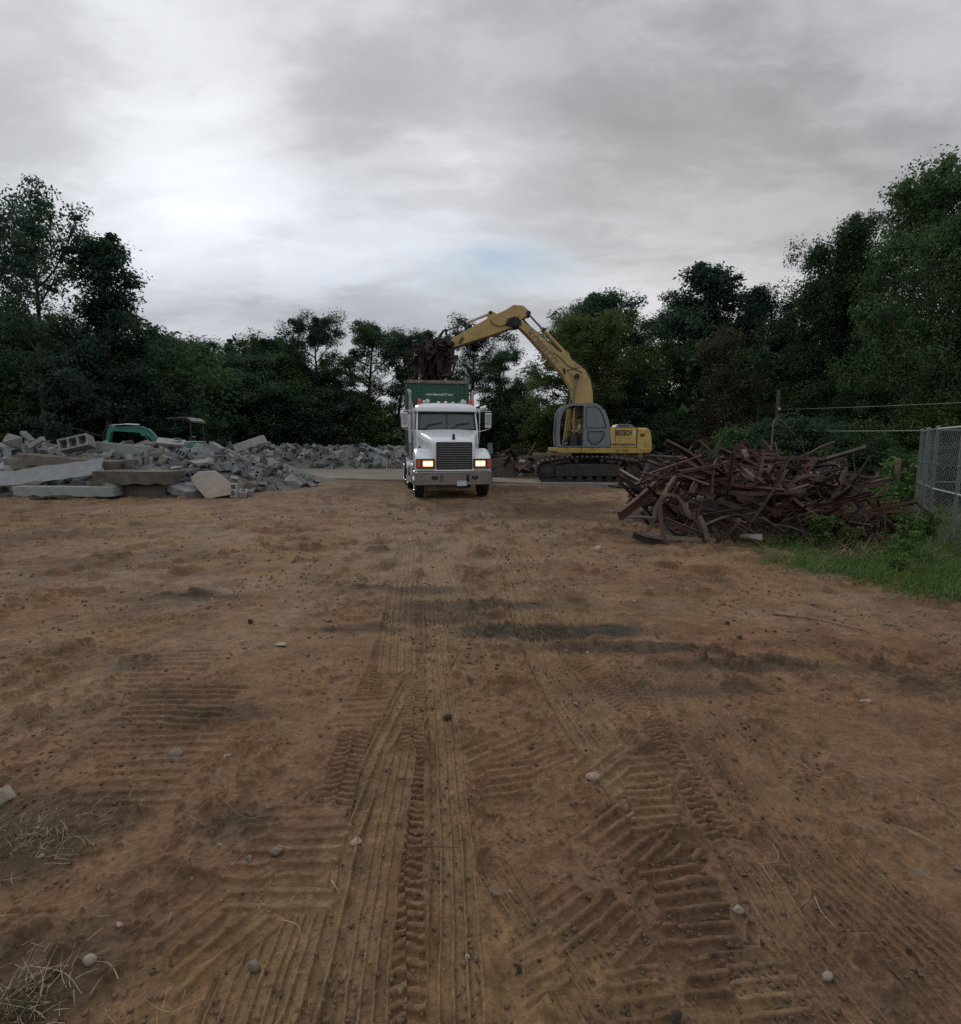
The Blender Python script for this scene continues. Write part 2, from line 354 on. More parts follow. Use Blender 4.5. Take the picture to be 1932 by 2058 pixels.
def build_ground():
    az = np.concatenate([np.linspace(-48, 48, 1150), np.linspace(48, 312, 70)[1:-1]]) * math.pi / 180
    rr = [0.02, .3, .6, .9, 1.15]; r = 1.3
    while r < 32: rr.append(r); r += max(0.0026, r * r * 0.00062)
    while r < 900: rr.append(r); r *= 1.09
    rr = np.array(rr); na, nr = len(az), len(rr)
    RR, AA = np.meshgrid(rr, az, indexing='ij')
    x = (RR * np.sin(AA)).astype(np.float64); y = (RR * np.cos(AA)).astype(np.float64)
    step = np.maximum(0.003, RR * 0.0016)                  # finest wave the sheet can carry
    keep = lambda wl: sstep(1.5, 4.0, wl / step)
    front = (np.cos(AA) > 0.6)
    z = lowland(x, y)
    rad = RR
    # clods and crumbs
    d1 = fbm(x * 3.1, y * 3.1, 1, 3); d2 = fbm(x * 9, y * 9, 2, 3); d3 = fbm(x * 26, y * 26, 3, 3)
    rough = 0.28 + 1.15 * sstep(0.42, 0.66, fbm(x * 0.8, y * 0.8, 11, 4))
    rough = rough + 0.5 * zone(x, y, 450, 1600, 0.7, 0.8, 3) + 0.5 * zone(x, y, 1250, 1290, 1.2, 0.6, 4) + 0.5 * zone(x, y, 300, 1480, 0.6, 0.5, 5)
    det = 0.034 * (d1 - 0.5) * keep(0.3) + 0.020 * (d2 - 0.5) * keep(0.1) * rough + 0.010 * (d3 - 0.5) * keep(0.035) * rough
    lump = sstep(0.60, 0.78, d2) * 0.030 * keep(0.1) * rough + sstep(0.62, 0.78, d3) * 0.013 * keep(0.04) * rough
    det = det + lump
    sl2 = sstep(.56, .74, fbm(x * 2.1, y * 2.9, 7, 4)) * .085 * sstep(4.0, 6.5, y) * (1 - sstep(19, 24, y)) * sstep(.35, .6, fbm(x * .5, y * .5, 12, 3)); det = det + sl2
    lip = np.exp(-((y - 19.6 - .8 * (fbm(x * .5, y * 0, 13, 2) - .5)) / 1.7) ** 2) * sstep(1.7, 2.4, np.abs(x + 1.45 + .18 * (y - 16.5))) * (1 - sstep(4, 6, np.abs(x + .5)))
    det = det + lip * (.02 + .30 * np.maximum(0, fbm(x * 1.3, y * 1.3, 14, 4) - .38))
    # prints
    prs = np.zeros_like(z); flat = np.zeros_like(z); light = np.zeros_like(z)
    wob = (fbm(x * 7, y * 7, 21, 3) - 0.5)
    wear = sstep(0.30, 0.55, fbm(x * 2.2, y * 2.2, 31, 3))
    jit = (fbm(x * 30, y * 30, 23, 2) - 0.5)
    for path, wd, typ, dep, lt in TRACKS:
        if wd == 0: continue
        P = track_geo(path); s0 = 0.0
        bx = [p[0] for p in P]; by = [p[1] for p in P]
        sel = (x > min(bx) - 0.6) & (x < max(bx) + 0.6) & (y > min(by) - 0.6) & (y < max(by) + 0.6) & front
        idx = np.nonzero(sel.ravel())[0]; X = x.ravel()[idx]; Y = y.ravel()[idx]
        bt = np.full(len(idx), 9.0); bs = np.zeros(len(idx)); bd = np.full(len(idx), 9.0)
        for (ax, ay), (cx, cy) in zip(P[:-1], P[1:]):
            dx, dy = cx - ax, cy - ay; L = math.hypot(dx, dy); ux, uy = dx / L, dy / L
            s = (X - ax) * ux + (Y - ay) * uy; t = -(X - ax) * uy + (Y - ay) * ux
            sc_ = np.clip(s, 0, L); dist = np.hypot(t, s - sc_)
            m = dist < bd; bd[m] = dist[m]; bt[m] = np.where(dist[m] < 1e9, np.sign(t[m]) * dist[m], 0); bs[m] = s0 + sc_[m]; s0 += L
        wv = wob.ravel()[idx]; t = bt + wv * 0.012; a = np.abs(t); h = wd / 2
        inside = 1 - sstep(h * 0.92, h * 1.04, a); st = step.ravel()[idx]
        if typ.startswith('ribs'):
            n = {'ribs': 5, 'ribs3': 4, 'ribs5': 9}[typ]; per = wd / n
            ph = (t / per) % 1.0; g = sstep(0.0, 0.10, ph) * (1 - sstep(0.24, 0.36, ph))
            g = g * (0.75 + 0.5 * jit.ravel()[idx]) * sstep(1.2, 3, per / st)
            pat = -0.45 + 0.95 * g
        else:
            side = np.sign(t); per = 0.046; ph = ((bs + side * per * 0.5 * 0 + np.where(t > 0, per * 0.5, 0) + a * 0.35 + wv * 0.02) / per) % 1.0
            g = sstep(0.0, 0.15, ph) * (1 - sstep(0.45, 0.62, ph)) * sstep(1.2, 3, per / st)
            pat = -0.60 + 0.95 * g * (0.7 + 0.9 * jit.ravel()[idx])
        berm = np.exp(-((a - h * 1.12) / (0.018)) ** 2) * 0.35
        wr = 0.72 + 0.38 * wear.ravel()[idx]
        val = (pat * inside + berm) * dep * wr
        f = prs.ravel(); f[idx] = np.where(inside > 0.02, val, f[idx] + val * (1 - flat.ravel()[idx])); prs = f.reshape(z.shape)
        f = flat.ravel(); f[idx] = np.maximum(f[idx], inside); flat = f.reshape(z.shape)
        f = light.ravel(); f[idx] = np.maximum(f[idx], inside * lt); light = f.reshape(z.shape)
    for (cpx, epx, n, ln, spc, dep) in BARS:
        c = GD(*cpx); e = GD(*epx); dx, dy = e[0] - c[0], e[1] - c[1]; L = math.hypot(dx, dy); ux, uy = dx / L, dy / L
        u = (x - c[0]) * ux + (y - c[1]) * uy; v = -(x - c[0]) * uy + (y - c[1]) * ux + wob * 0.02
        v = v + 0.035 * (fbm(x * 3, y * 3, 29, 2) - .5); u = u + .10 * (vnoise(v / spc * .999 + 7, v * 0, 55) - .5); hw = n * spc / 2; ins = (1 - sstep(ln * 0.46, ln * 0.52, np.abs(u + jit * 0.02))) * (1 - sstep(hw, hw * 1.08, np.abs(v))) * front
        ph = (v / spc) % 1.0; g = sstep(0, 0.14, ph) * (1 - sstep(0.36, 0.55, ph)) * sstep(1.2, 3, spc / step)
        prs = prs * (1 - ins) + ins * dep * .72 * (1.25 * g - 0.6) * (0.5 + 0.6 * sstep(.28, .55, fbm(x * 4, y * 4, 33, 3)) + 0.7 * jit); flat = np.maximum(flat, ins * 0.8)
    z = z + det * (1 - 0.86 * flat) + prs * 1.0
    # far beyond the trees the land stays level
    z = z * (1 - sstep(60, 120, rad)) - 0.05 * sstep(60, 120, rad)
    # earth colours (albedo): brown loam, ochre sand, dark crushed asphalt, turf
    base = np.array([0.215, 0.132, 0.078]); pale = np.array([0.275, 0.198, 0.140]); ochre = np.array([0.262, 0.178, 0.090]); redd = np.array([0.235, 0.125, 0.080])
    black = np.array([0.050, 0.047, 0.040]); green = np.array([0.058, 0.078, 0.024]); wet = np.array([0.105, 0.066, 0.042])
    def lay(col, c, m): return col * (1 - m[..., None]) + c * m[..., None]
    col = np.broadcast_to(base, z.shape + (3,)).copy()
    lowf = fbm(x * 0.45, y * 0.45, 71, 4); midf = fbm(x * 1.6, y * 1.6, 72, 4)
    col = lay(col, pale, sstep(0.40, 0.72, lowf * 0.5 + midf * 0.5) * 0.65 * sstep(2.0, 6.0, rad) + 0.04)
    col = lay(col, pale, 0.45 * sstep(3.2, 6.5, y) * (1 - sstep(9, 13, y)) * (1 - sstep(0.0, 3.0, x)) * sstep(0.3, 0.6, midf))
    col = lay(col, ochre, 0.7 * sstep(0.52, 0.70, fbm(x * 0.7 + 9, y * 0.7, 74, 4)) * sstep(4, 8, rad))
    col = lay(col, ochre, 0.55 * zone(x, y, 1060, 1930, 0.40, 0.28, 8)); col = lay(col, ochre, 0.5 * zone(x, y, 520, 1850, 0.22, 0.35, 9))
    col = lay(col, ochre, 0.5 * zone(x, y, 40, 1330, 0.6, 0.5, 12)); col = lay(col, ochre, 0.6 * zone(x, y, 200, 1230, 0.5, 0.3, 13))
    col = lay(col, ochre, 0.5 * zone(x, y, 200, 1010, 4.5, 1.5, 14)); col = lay(col, ochre, 0.5 * zone(x, y, 300, 1900, 0.25, 0.12, 15))
    col = lay(col, redd, 0.55 * zone(x, y, 1300, 1120, 1.6, 0.8, 16)); col = lay(col, redd, 0.4 * zone(x, y, 1700, 1250, 1.6, 0.5, 17))
    col = lay(col, wet, np.clip(lip * 1.2, 0, .75)); col = lay(col, wet, 0.75 * zone(x, y, 960, 985, 3.4, 2.2, 18)); col = lay(col, wet, 0.5 * zone(x, y, 1100, 1000, 2.2, 2.0, 19))
    col = lay(col, wet, 0.55 * zone(x, y, 1500, 1850, 0.7, 0.9, 20) * 0.6); col = lay(col, wet, 0.5 * zone(x, y, 300, 1400, 0.6, 0.35, 21))
    lf = zone(x, y, 20, 1640, 0.42, 0.32, 50, .3); lf2 = zone(x, y, 30, 1930, 0.28, 0.22, 51, .3)
    col = lay(col, np.array([0.098, 0.076, 0.050]), np.maximum(lf, lf2) * 0.85)
    col = lay(col, green, grass_mask(x, y) * 0.75 * (y > 0))
    col = lay(col, np.array([.285, .205, .115]), light * 0.85 * (.45 + .55 * sstep(.36, .58, fbm(x * 1.3, y * 1.3, 35, 4))))
    dk = np.zeros_like(z)
    for (px, py, wx, wy, s, am) in ((790, 1142, 0.7, 0.22, 22, .7), (930, 1175, .9, 0.24, 23, .8), (1060, 1225, 0.8, 0.2, 24, 1.0), (1240, 1255, 0.8, 0.15, 25, .85), (840, 1195, .5, .22, 37, .75),
                                    (1440, 1290, .7, .14, 26, .7), (720, 1140, .35, .16, 27, .7), (380, 1160, .6, .18, 28, .8), (250, 1165, .5, .12, 29, .5), (90, 1040, 1.2, .4, 30, .5),
                                    (355, 1075, .9, .3, 31, .4), (700, 1220, .35, .1, 32, .7), (260, 1290, .13, .16, 33, .8), (420, 1385, .3, .1, 34, .6), (1830, 1330, .6, .25, 35, .5), (1700, 1300, .5, .12, 36, .5),
                                    (460, 1590, .14, .12, 38, .7), (1340, 1340, .5, .10, 39, .55), (1560, 1250, .6, .12, 41, .4), (1120, 1130, .8, .2, 42, .35)):
        dk = np.maximum(dk, am * zone(x, y, px, py, wx, wy, s, 0.30))
    col = lay(col, black, dk * 0.9)
    mott = fbm(x * 2.4, y * 2.4, 85, 5); mott2 = fbm(x * .9 + 3, y * .9, 86, 5)
    col = lay(col, wet, .55 * sstep(.52, .66, mott) * (.35 + .65 * sstep(3, 8, rad))); col = lay(col, np.array([.285, .225, .175]), .32 * sstep(.54, .68, mott2) * (.25 + .75 * sstep(3, 6, rad))); col = lay(col, np.array([.12, .095, .07]), .5 * sstep(.58, .70, fbm(x * 1.5 + 20, y * 2.2, 87, 5)) * sstep(4, 8, rad))
    # crumbly variation and the leaf litter of the woods
    fine = fbm(x * 13, y * 13, 81, 3); col = col * (0.78 + 0.44 * fine)[..., None]
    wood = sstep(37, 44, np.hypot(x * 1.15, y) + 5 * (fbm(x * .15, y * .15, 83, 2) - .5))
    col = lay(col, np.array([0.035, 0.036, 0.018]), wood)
    pad = sstep(27.0, 28.5, y + 1.5 * (fbm(x * .3, y * .3, 84, 3) - .5)) * (1 - sstep(41, 44, y)) * sstep(-22, -19, x) * (1 - sstep(14, 17, x))
    col = lay(col, np.array([.20, .165, .13]), pad * .7 * sstep(.3, .6, midf))
    gr = zone(x, y, 1170, 941, 3.0, 1.3, 52, .3) * .9
    col = lay(col, np.array([.13, .14, .16]), gr)
    rgba = np.ones(z.shape + (4,), np.float32); rgba[..., :3] = np.clip(col * np.array([.865, .815, .765]), 0, 1)
    V = np.stack([x, y, z], -1).reshape(-1, 3)
    i = np.arange(nr - 1)[:, None] * na; j = np.arange(na)[None, :]; jn = (j + 1) % na
    Q = np.stack([i + j, i + na + j, i + na + jn, i + jn], -1).reshape(-1, 4)[:, ::-1]
    m = bpy.data.materials.new('dirt'); m.use_nodes = True; N = m.node_tree.nodes; L = m.node_tree.links; b = N['Principled BSDF']
    at = N.new('ShaderNodeAttribute'); at.attribute_name = 'earth'
    ge = N.new('ShaderNodeNewGeometry')
    def noi(s, d=4):
        n = N.new('ShaderNodeTexNoise'); n.inputs['Scale'].default_value = s; n.inputs['Detail'].default_value = d; n.inputs['Roughness'].default_value = .65
        L.new(ge.outputs['Position'], n.inputs['Vector']); return n.outputs['Fac']
    mr = N.new('ShaderNodeMapRange'); mr.inputs[1].default_value = .34; mr.inputs[2].default_value = .66; mr.inputs[3].default_value = .74; mr.inputs[4].default_value = 1.26; L.new(noi(42, 10), mr.inputs[0])
    mr2 = N.new('ShaderNodeMapRange'); mr2.inputs[1].default_value = .34; mr2.inputs[2].default_value = .66; mr2.inputs[3].default_value = .85; mr2.inputs[4].default_value = 1.15; L.new(noi(8.5, 8), mr2.inputs[0])
    k = N.new('ShaderNodeMath'); k.operation = 'MULTIPLY'; L.new(mr.outputs[0], k.inputs[0]); L.new(mr2.outputs[0], k.inputs[1])
    mu = N.new('ShaderNodeVectorMath'); mu.operation = 'SCALE'; L.new(at.outputs['Color'], mu.inputs[0]); L.new(k.outputs[0], mu.inputs['Scale'])
    L.new(mu.outputs[0], b.inputs['Base Color']); b.inputs['Roughness'].default_value = .95; b.inputs['Specular IOR Level'].default_value = .15
    bp = N.new('ShaderNodeBump'); bp.inputs['Strength'].default_value = .7; bp.inputs['Distance'].default_value = .010; L.new(noi(70, 8), bp.inputs['Height'])
    bp2 = N.new('ShaderNodeBump'); bp2.inputs['Strength'].default_value = 0.6; bp2.inputs['Distance'].default_value = .04; L.new(noi(10, 7), bp2.inputs['Height']); L.new(bp2.outputs[0], bp.inputs['Normal'])
    L.new(bp.outputs[0], b.inputs['Normal'])
    g = mesh_np('ground', V, Q, m, smooth=True, colattr={'earth': rgba.reshape(-1, 4)})
    g['kind'] = 'structure'
    return g
GROUND = build_ground()
# ------------------------------------------------------------------ trees and bushes
def leaf_mat(name, c0, c1, c2, trans=0.40):
    m = bpy.data.materials.new(name); m.use_nodes = True; N = m.node_tree.nodes; L = m.node_tree.links
    for n in list(N): N.remove(n)
    o = N.new('ShaderNodeOutputMaterial'); at = N.new('ShaderNodeAttribute'); at.attribute_name = 'leaf'
    oi = N.new('ShaderNodeObjectInfo')
    rp = N.new('ShaderNodeValToRGB'); e = rp.color_ramp.elements; e[0].color = (*c0, 1); e[1].color = (*c2, 1); e[1].position = 1.0
    k = e.new(0.55); k.color = (*c1, 1); L.new(at.outputs['Fac'], rp.inputs[0])
    hs = N.new('ShaderNodeHueSaturation'); L.new(rp.outputs[0], hs.inputs['Color'])
    mr = N.new('ShaderNodeMapRange'); mr.inputs[3].default_value = .75; mr.inputs[4].default_value = 1.2; L.new(oi.outputs['Random'], mr.inputs[0]); L.new(mr.outputs[0], hs.inputs['Value'])
    d = N.new('ShaderNodeBsdfDiffuse'); L.new(hs.outputs[0], d.inputs[0]); t = N.new('ShaderNodeBsdfTranslucent'); L.new(hs.outputs[0], t.inputs[0])
    g = N.new('ShaderNodeBsdfGlossy'); g.inputs['Roughness'].default_value = .45; g.inputs[0].default_value = (.6, .7, .8, 1)
    mx = N.new('ShaderNodeMixShader'); mx.inputs[0].default_value = trans; L.new(d.outputs[0], mx.inputs[1]); L.new(t.outputs[0], mx.inputs[2])
    m2 = N.new('ShaderNodeMixShader'); m2.inputs[0].default_value = .025; L.new(mx.outputs[0], m2.inputs[1]); L.new(g.outputs[0], m2.inputs[2])
    L.new(m2.outputs[0], o.inputs[0]); return m
LEAF = dict(
    dark=leaf_mat('dark_leaves', (0.032, 0.061, 0.027), (0.055, 0.100, 0.039), (0.091, 0.146, 0.055)),
    blue=leaf_mat('bluish_leaves', (0.030, 0.063, 0.041), (0.051, 0.095, 0.056), (0.083, 0.134, 0.073)),
    olive=leaf_mat('olive_leaves', (.052, .082, .024), (.088, .124, .034), (.135, .168, .050)),
    fresh=leaf_mat('fresh_leaves', (0.051, 0.091, 0.022), (0.090, 0.149, 0.037), (0.152, 0.213, 0.056)),
    brown=leaf_mat('withered_leaves', (.040, .036, .021), (.060, .052, .030), (.090, .076, .044)),
    weed=leaf_mat('weed_leaves', (.050, .098, .020), (.088, .160, .032), (.150, .220, .058)))
BARK = mat('bark', (.055, .045, .038), .95, var=.35, scale=9, bump=.8, bscale=22)
PALE = mat('pale_bark', (.17, .16, .135), .9, var=.35, scale=7, bump=.5)
def leaves(name, cent, rad, per, size, m, seed, flat=0.75, parent=None, droop=0.3, lobed=False):
    """leaf-sized faces gathered in loose sprays round the given centres"""
    rg = np.random.default_rng(seed); cent = np.asarray(cent, float); n = len(cent); T = n * per
    rad = np.repeat(np.asarray(rad, float), per)
    c = np.repeat(cent, per, 0); d = rg.normal(size=(T, 3)); d /= np.linalg.norm(d, axis=1)[:, None]
    q = rg.random(T) ** 0.5; p = c + d * (rad * q)[:, None] * np.array([1, 1, flat])
    nrm = d * 0.6 + rg.normal(size=(T, 3)) * 0.7 + np.array([0, 0, 0.7]); nrm /= np.linalg.norm(nrm, axis=1)[:, None]
    ax = rg.normal(size=(T, 3)) + d * 0.8 + np.array([0, 0, -droop]); ax -= nrm * (ax * nrm).sum(1)[:, None]; ax /= np.linalg.norm(ax, axis=1)[:, None]
    sd_ = np.cross(nrm, ax); s = size * (0.6 + 0.8 * rg.random(T))[:, None]
    tip = p + ax * s * .6 - nrm * s * .08; base = p - ax * s * .4; l = p + sd_ * s * .30 + nrm * s * .05 + ax * s * .05; r = p - sd_ * s * .30 + nrm * s * .05 + ax * s * .05
    V = np.stack([base, r, tip, l], 1).reshape(-1, 3); Q = np.arange(T * 4).reshape(-1, 4)
    tone = np.repeat(rg.random(n), per) * .5 + rg.random(T) * .5
    return mesh_np(name, V, Q, m, attr={'leaf': np.repeat(tone, 4)}, parent=parent)
def limb(mb, p0, d, L, r0, rg, bend=0.25, n=6, lift=0.0):
    pts = [Vector(p0)]; d = Vector(d).normalized(); rs = [r0]
    for k in range(n):
        d = (d + Vector((rg.gauss(0, bend), rg.gauss(0, bend), rg.gauss(0, bend) + lift)) * .5).normalized()
        pts.append(pts[-1] + d * (L / n)); rs.append(r0 * (1 - .82 * (k + 1) / n))
    mb.tube(pts, rs, 6); return pts
def tree(name, seed, H, crad, base, m, per=60, size=.26, crad_top=.35, nl=14, ns=6, sr=.75, lean=0.0, stems=1, bark=None, shape='oak', flat=.8, ntop=None):
    """trunk, limbs and a crown of leaf sprays at the twig ends; base = height of the lowest limb / H"""
    rg = random.Random(seed); root = empty(name); mb = MB(); cs, rads = [], []
    for st in range(stems):
        off = Vector((0, 0, 0)) if stems == 1 else Vector((rg.uniform(-.5, .5) * crad * .5, rg.uniform(-.5, .5) * crad * .5, 0))
        tr = [off]; d = Vector((lean, rg.uniform(-.05, .05), 1)); n = 9; hh = H * (.92 if stems == 1 else rg.uniform(.6, .95)); r0 = max(.04, H * .017 / (stems ** .5))
        for k in range(n):
            d = (d + Vector((rg.gauss(0, .05), rg.gauss(0, .05), .1))).normalized(); tr.append(tr[-1] + d * hh / n)
        mb.tube(tr, [r0 * (1.25 if k == 0 else 1 - .85 * k / n) for k in range(n + 1)], 8)
        for k in range(nl):
            f = base + (1 - base) * ((k + rg.random() * .8) / nl) ** .9 * .97; q = f * n; i = min(int(q), n - 1); p = tr[i].lerp(tr[i + 1], q - i)
            u = (f - base) / (1 - base)
            if shape == 'oak': env = (math.sin(math.pi * min(1, .22 + .78 * u)) ** .6) * (1 - .15 * u) + .1
            elif shape == 'cone': env = (1 - u) ** .75 * .95 + .12
            elif shape == 'column': env = .45 + .55 * math.sin(math.pi * (u * .85 + .1))
            else: env = math.sqrt(max(.05, 1 - (u * .95) ** 2))
            a = k * 2.4 + rg.uniform(-.5, .5); L = crad * env * rg.uniform(.7, 1.15)
            dv = Vector((math.cos(a), math.sin(a), .25 + .75 * u)); pts = limb(mb, p, dv, L, r0 * .42 * (1 - .5 * u), rg, .22, 6, .04)
            for j in range(ns):
                q = .35 + .65 * (j + rg.random()) / ns; i = min(int(q * 6), 5); pp = pts[i].lerp(pts[i + 1], q * 6 - i)
                dd = Vector((rg.gauss(0, 1), rg.gauss(0, 1), rg.gauss(.25, .6))).normalized(); l2 = L * .34 * rg.uniform(.5, 1.2) + .2
                e = limb(mb, pp, dd, l2, r0 * .12, rg, .3, 3)[-1]; cs.append(tuple(e)); rads.append(sr * rg.uniform(.6, 1.25))
            cs.append(tuple(pts[-1])); rads.append(sr * rg.uniform(.5, 1.0))
        for j in range(9): cs.append(tuple(tr[-1] + Vector((rg.gauss(0, .35), rg.gauss(0, .35), rg.uniform(-H * .13, H * .03))))); rads.append(sr * rg.uniform(.4, .8))
    for j in range(int(2 + len(cs) * .12)):    # bare sprigs standing out of the outline
        c = Vector(rg.choice(cs)); o = c + (c - Vector((0, 0, H * (base + .4 * (1 - base))))).normalized() * rg.uniform(.25, .65) * sr; cs.append(tuple(o)); rads.append(sr * .42)
    mb.build('trunk', bark or BARK, root, smooth=60)
    leaves('crown', cs, rads, per, size, m, seed, flat, root)
    return root
def used(o, lib=[]): lib.append(o); return o
TEMPL = dict(
    oak_a=lambda: tree('broadleaf_tree', 11, 15, 4.8, .34, LEAF['blue'], 209, .17, nl=14, ns=6, sr=1.0),
    oak_b=lambda: tree('broadleaf_tree', 12, 14, 4.4, .40, LEAF['dark'], 209, .17, nl=12, ns=6, sr=.95),
    airy=lambda: tree('broadleaf_tree', 13, 16, 4.6, .20, LEAF['blue'], 113, .19, nl=20, ns=7, sr=1.05, shape='column', flat=.5),
    cone=lambda: tree('broadleaf_tree', 14, 14, 3.8, .10, LEAF['blue'], 122, .18, nl=24, ns=6, sr=.9, shape='cone', flat=.55),
    tall=lambda: tree('broadleaf_tree', 15, 15, 4.0, .14, LEAF['dark'], 162, .18, nl=22, ns=7, sr=.95, shape='column'),
    tall_b=lambda: tree('broadleaf_tree', 25, 15, 4.2, .12, LEAF['blue'], 162, .17, nl=22, ns=7, sr=.9, shape='oak'),
    maple=lambda: tree('broadleaf_tree', 16, 16, 5.6, .10, LEAF['fresh'], 128, .17, nl=32, ns=9, sr=.95, shape='oak'),
    maple_b=lambda: tree('broadleaf_tree', 26, 16, 5.2, .10, LEAF['dark'], 128, .17, nl=32, ns=9, sr=.95, shape='dome'),
    dome=lambda: tree('broadleaf_tree', 17, 10, 4.8, .04, LEAF['olive'], 202, .14, nl=28, ns=9, sr=.75, shape='dome'),
    bush_a=lambda: tree('bush', 18, 8, 4.2, .02, LEAF['dark'], 162, .16, nl=18, ns=7, sr=.85, stems=2, shape='dome'),
    bush_b=lambda: tree('bush', 19, 6, 3.4, .02, LEAF['fresh'], 148, .14, nl=18, ns=7, sr=.7, stems=2, shape='dome'),
    dead=lambda: tree('withered_tree', 20, 9, 2.0, .12, LEAF['brown'], 81, .13, nl=24, ns=6, sr=.7, shape='column', bark=PALE),
    vine=lambda: tree('bush', 22, 2.6, 2.0, .02, LEAF['weed'], 108, .11, nl=12, ns=8, sr=.45, stems=2, shape='dome'),
    whip=lambda: tree('sapling', 23, 7, .7, .35, LEAF['dark'], 32, .15, nl=10, ns=3, sr=.35, shape='column'))
BASEH = dict(oak_a=15, oak_b=14, airy=16, cone=14, tall=15, tall_b=15, maple=16, maple_b=16, dome=10, bush_a=8, bush_b=6, dead=9, vine=2.6, whip=7)
PROTO = {}
def plant(kind, px, top, Y, label, group, rz=0.0, wide=1.0, leafm=None, name=None):
    """px, top: column and top of the crown in the photograph (1866 px wide), Y: how far away it stands"""
    X, _, Zt = W(px * 1.0354, top * 1.0354, Y); s = max(.2, Zt / (BASEH[kind] * 1.0))
    if kind not in PROTO: o = PROTO[kind] = TEMPL[kind]()
    else: o = copy_tree(PROTO[kind])
    o.location = (X, Y, -0.05); o.rotation_euler = (0, 0, rz); o.scale = (s * wide, s * wide, s)
    tag(o, label, 'bush' if kind in ('bush_a', 'bush_b', 'vine') else 'sapling' if kind == 'whip' else 'tree', group)
    if leafm:
        for ch in o.children:
            if ch.name.startswith('crown'): ch.material_slots[0].link = 'OBJECT'; ch.material_slots[0].material = LEAF[leafm]
    if name: o.name = name
    return o
GW = 'trees along the left edge of the lot'; GC = 'trees behind the truck and the digger'; GR = 'trees along the right edge of the lot'
plant('airy', 52, 372, 30, 'tallest tree at the left edge, airy crown with sky showing through its lower half', GW, 0.4, .85)
plant('cone', 168, 428, 31, 'tapering tree right of the tallest left-edge tree, its right side sloping down to the skyline', GW, 1.9, 1.05)
plant('airy', -55, 410, 33, 'airy tree cut off by the left edge of the view', GW, 2.6, 1.0)
plant('cone', 222, 560, 33, 'lower pointed tree on the right shoulder of the left tree group', GW, 0.2, 1.0)
plant('tall', 105, 590, 37, 'dense dark tree filling the gap behind the two tallest left-edge trees', GW, 2.2, 1.4)
plant('tall_b', 20, 610, 36, 'dense dark tree low behind the tallest left-edge tree', GW, 1.2, 1.3)
plant('oak_b', 325, 645, 46, 'small round-topped tree where the left skyline dips lowest', GW, 0.9, 1.3)
plant('oak_a', 395, 662, 50, 'distant tree at the dip of the skyline left of the bushy rise', GW, 1.3, 1.3)
plant('tall', 450, 648, 55, 'broad dark tree with sprigs on top left of the oak row', GC, 0.1, 1.5)
plant('tall_b', 545, 650, 56, 'broad dark tree just left of the oak row', GC, 2.9, 1.4)
plant('oak_a', 640, 614, 52, 'tall oak with open trunks, leftmost of the row seen against the sky', GC, 0.5, 1.05)
plant('oak_b', 705, 620, 54, 'second oak of the open row, sky bright under its crown', GC, 1.5, 1.15)
plant('oak_a', 760, 640, 57, 'third oak of the open row, above the left end of the container', GC, 2.4, 1.0)
plant('oak_b', 818, 636, 58, 'oak behind the lifted scrap bundle', GC, 3.0, 1.05)
plant('oak_a', 905, 615, 55, 'oak under the yellow stick with sky gaps low in its crown', GC, 4.0, 1.1)
plant('oak_b', 985, 675, 54, 'smaller oak between the stick and the olive tree', GC, 5.0, 1.05)
plant('dome', 1135, 620, 36, 'rounded olive-green tree right behind the yellow boom', GC, 0.7, 1.05)
plant('tall_b', 1165, 548, 46, 'tall dark tree rising above the olive-green one', GR, 1.2, 1.4)
plant('tall', 1232, 568, 48, 'dark tree on the right shoulder of the tall one above the olive tree', GR, 2.2, .95)
plant('oak_b', 1300, 600, 44, 'slim tree filling the notch right of the tall dark tree', GR, 0.2, .85)
plant('cone', 1388, 480, 38, 'pointed dark tree standing clear on the right skyline', GR, 3.4, 1.25)
plant('tall', 1400, 545, 39, 'dense tree clasping the foot of the pointed one', GR, 1.4, 1.0)
plant('tall_b', 1465, 550, 40, 'lower dark tree on the right shoulder of the pointed one', GR, 4.4, 1.2)
plant('tall', 1530, 550, 36, 'dense tree in the saddle of the right skyline', GR, 5.2, 1.1, 'dark')
plant('maple_b', 1645, 424, 31, 'tall tree with a feathery top between the saddle and the big corner tree', GR, 0.9, .80)
plant('maple', 1620, 520, 32, 'broad tree spreading below the feathery top', GR, 2.9, 1.0, 'dark')
plant('maple_b', 1848, 298, 25, 'biggest tree, leaning over the right edge with yellowish lower branches', GR, 2.0, .86)
plant('maple', 1850, 420, 22, 'yellowish-green tree in front of the biggest tree at the right edge', GR, 3.0, .85)
plant('maple_b', 1975, 360, 21, 'big tree cut off by the right edge above the chain-link fence', GR, 4.0, .8)
plant('tall', 1740, 570, 31, 'dark tree tucked under the big corner tree', GR, 1.0, 1.2)
plant('tall_b', 1590, 650, 32, 'dark shaded tree low in front of the feathery-topped one', GR, 2.0, 1.4)
plant('tall', 1270, 665, 38, 'dark tree low behind the rear of the yellow digger', GR, 5.0, 1.2)
plant('tall_b', 1500, 640, 34, 'dark tree behind the utility pole', GR, 0.3, 1.3)
plant('dead', 1402, 645, 27, 'withered brownish tree with a pale thin trunk behind the steel heap', GR, 0.0, 1.0)
plant('dead', 1440, 720, 29, 'smaller withered tree beside the pale-trunked one', GR, 2.0, 1.1)
BW = 'bushes under the trees at the lot edge'
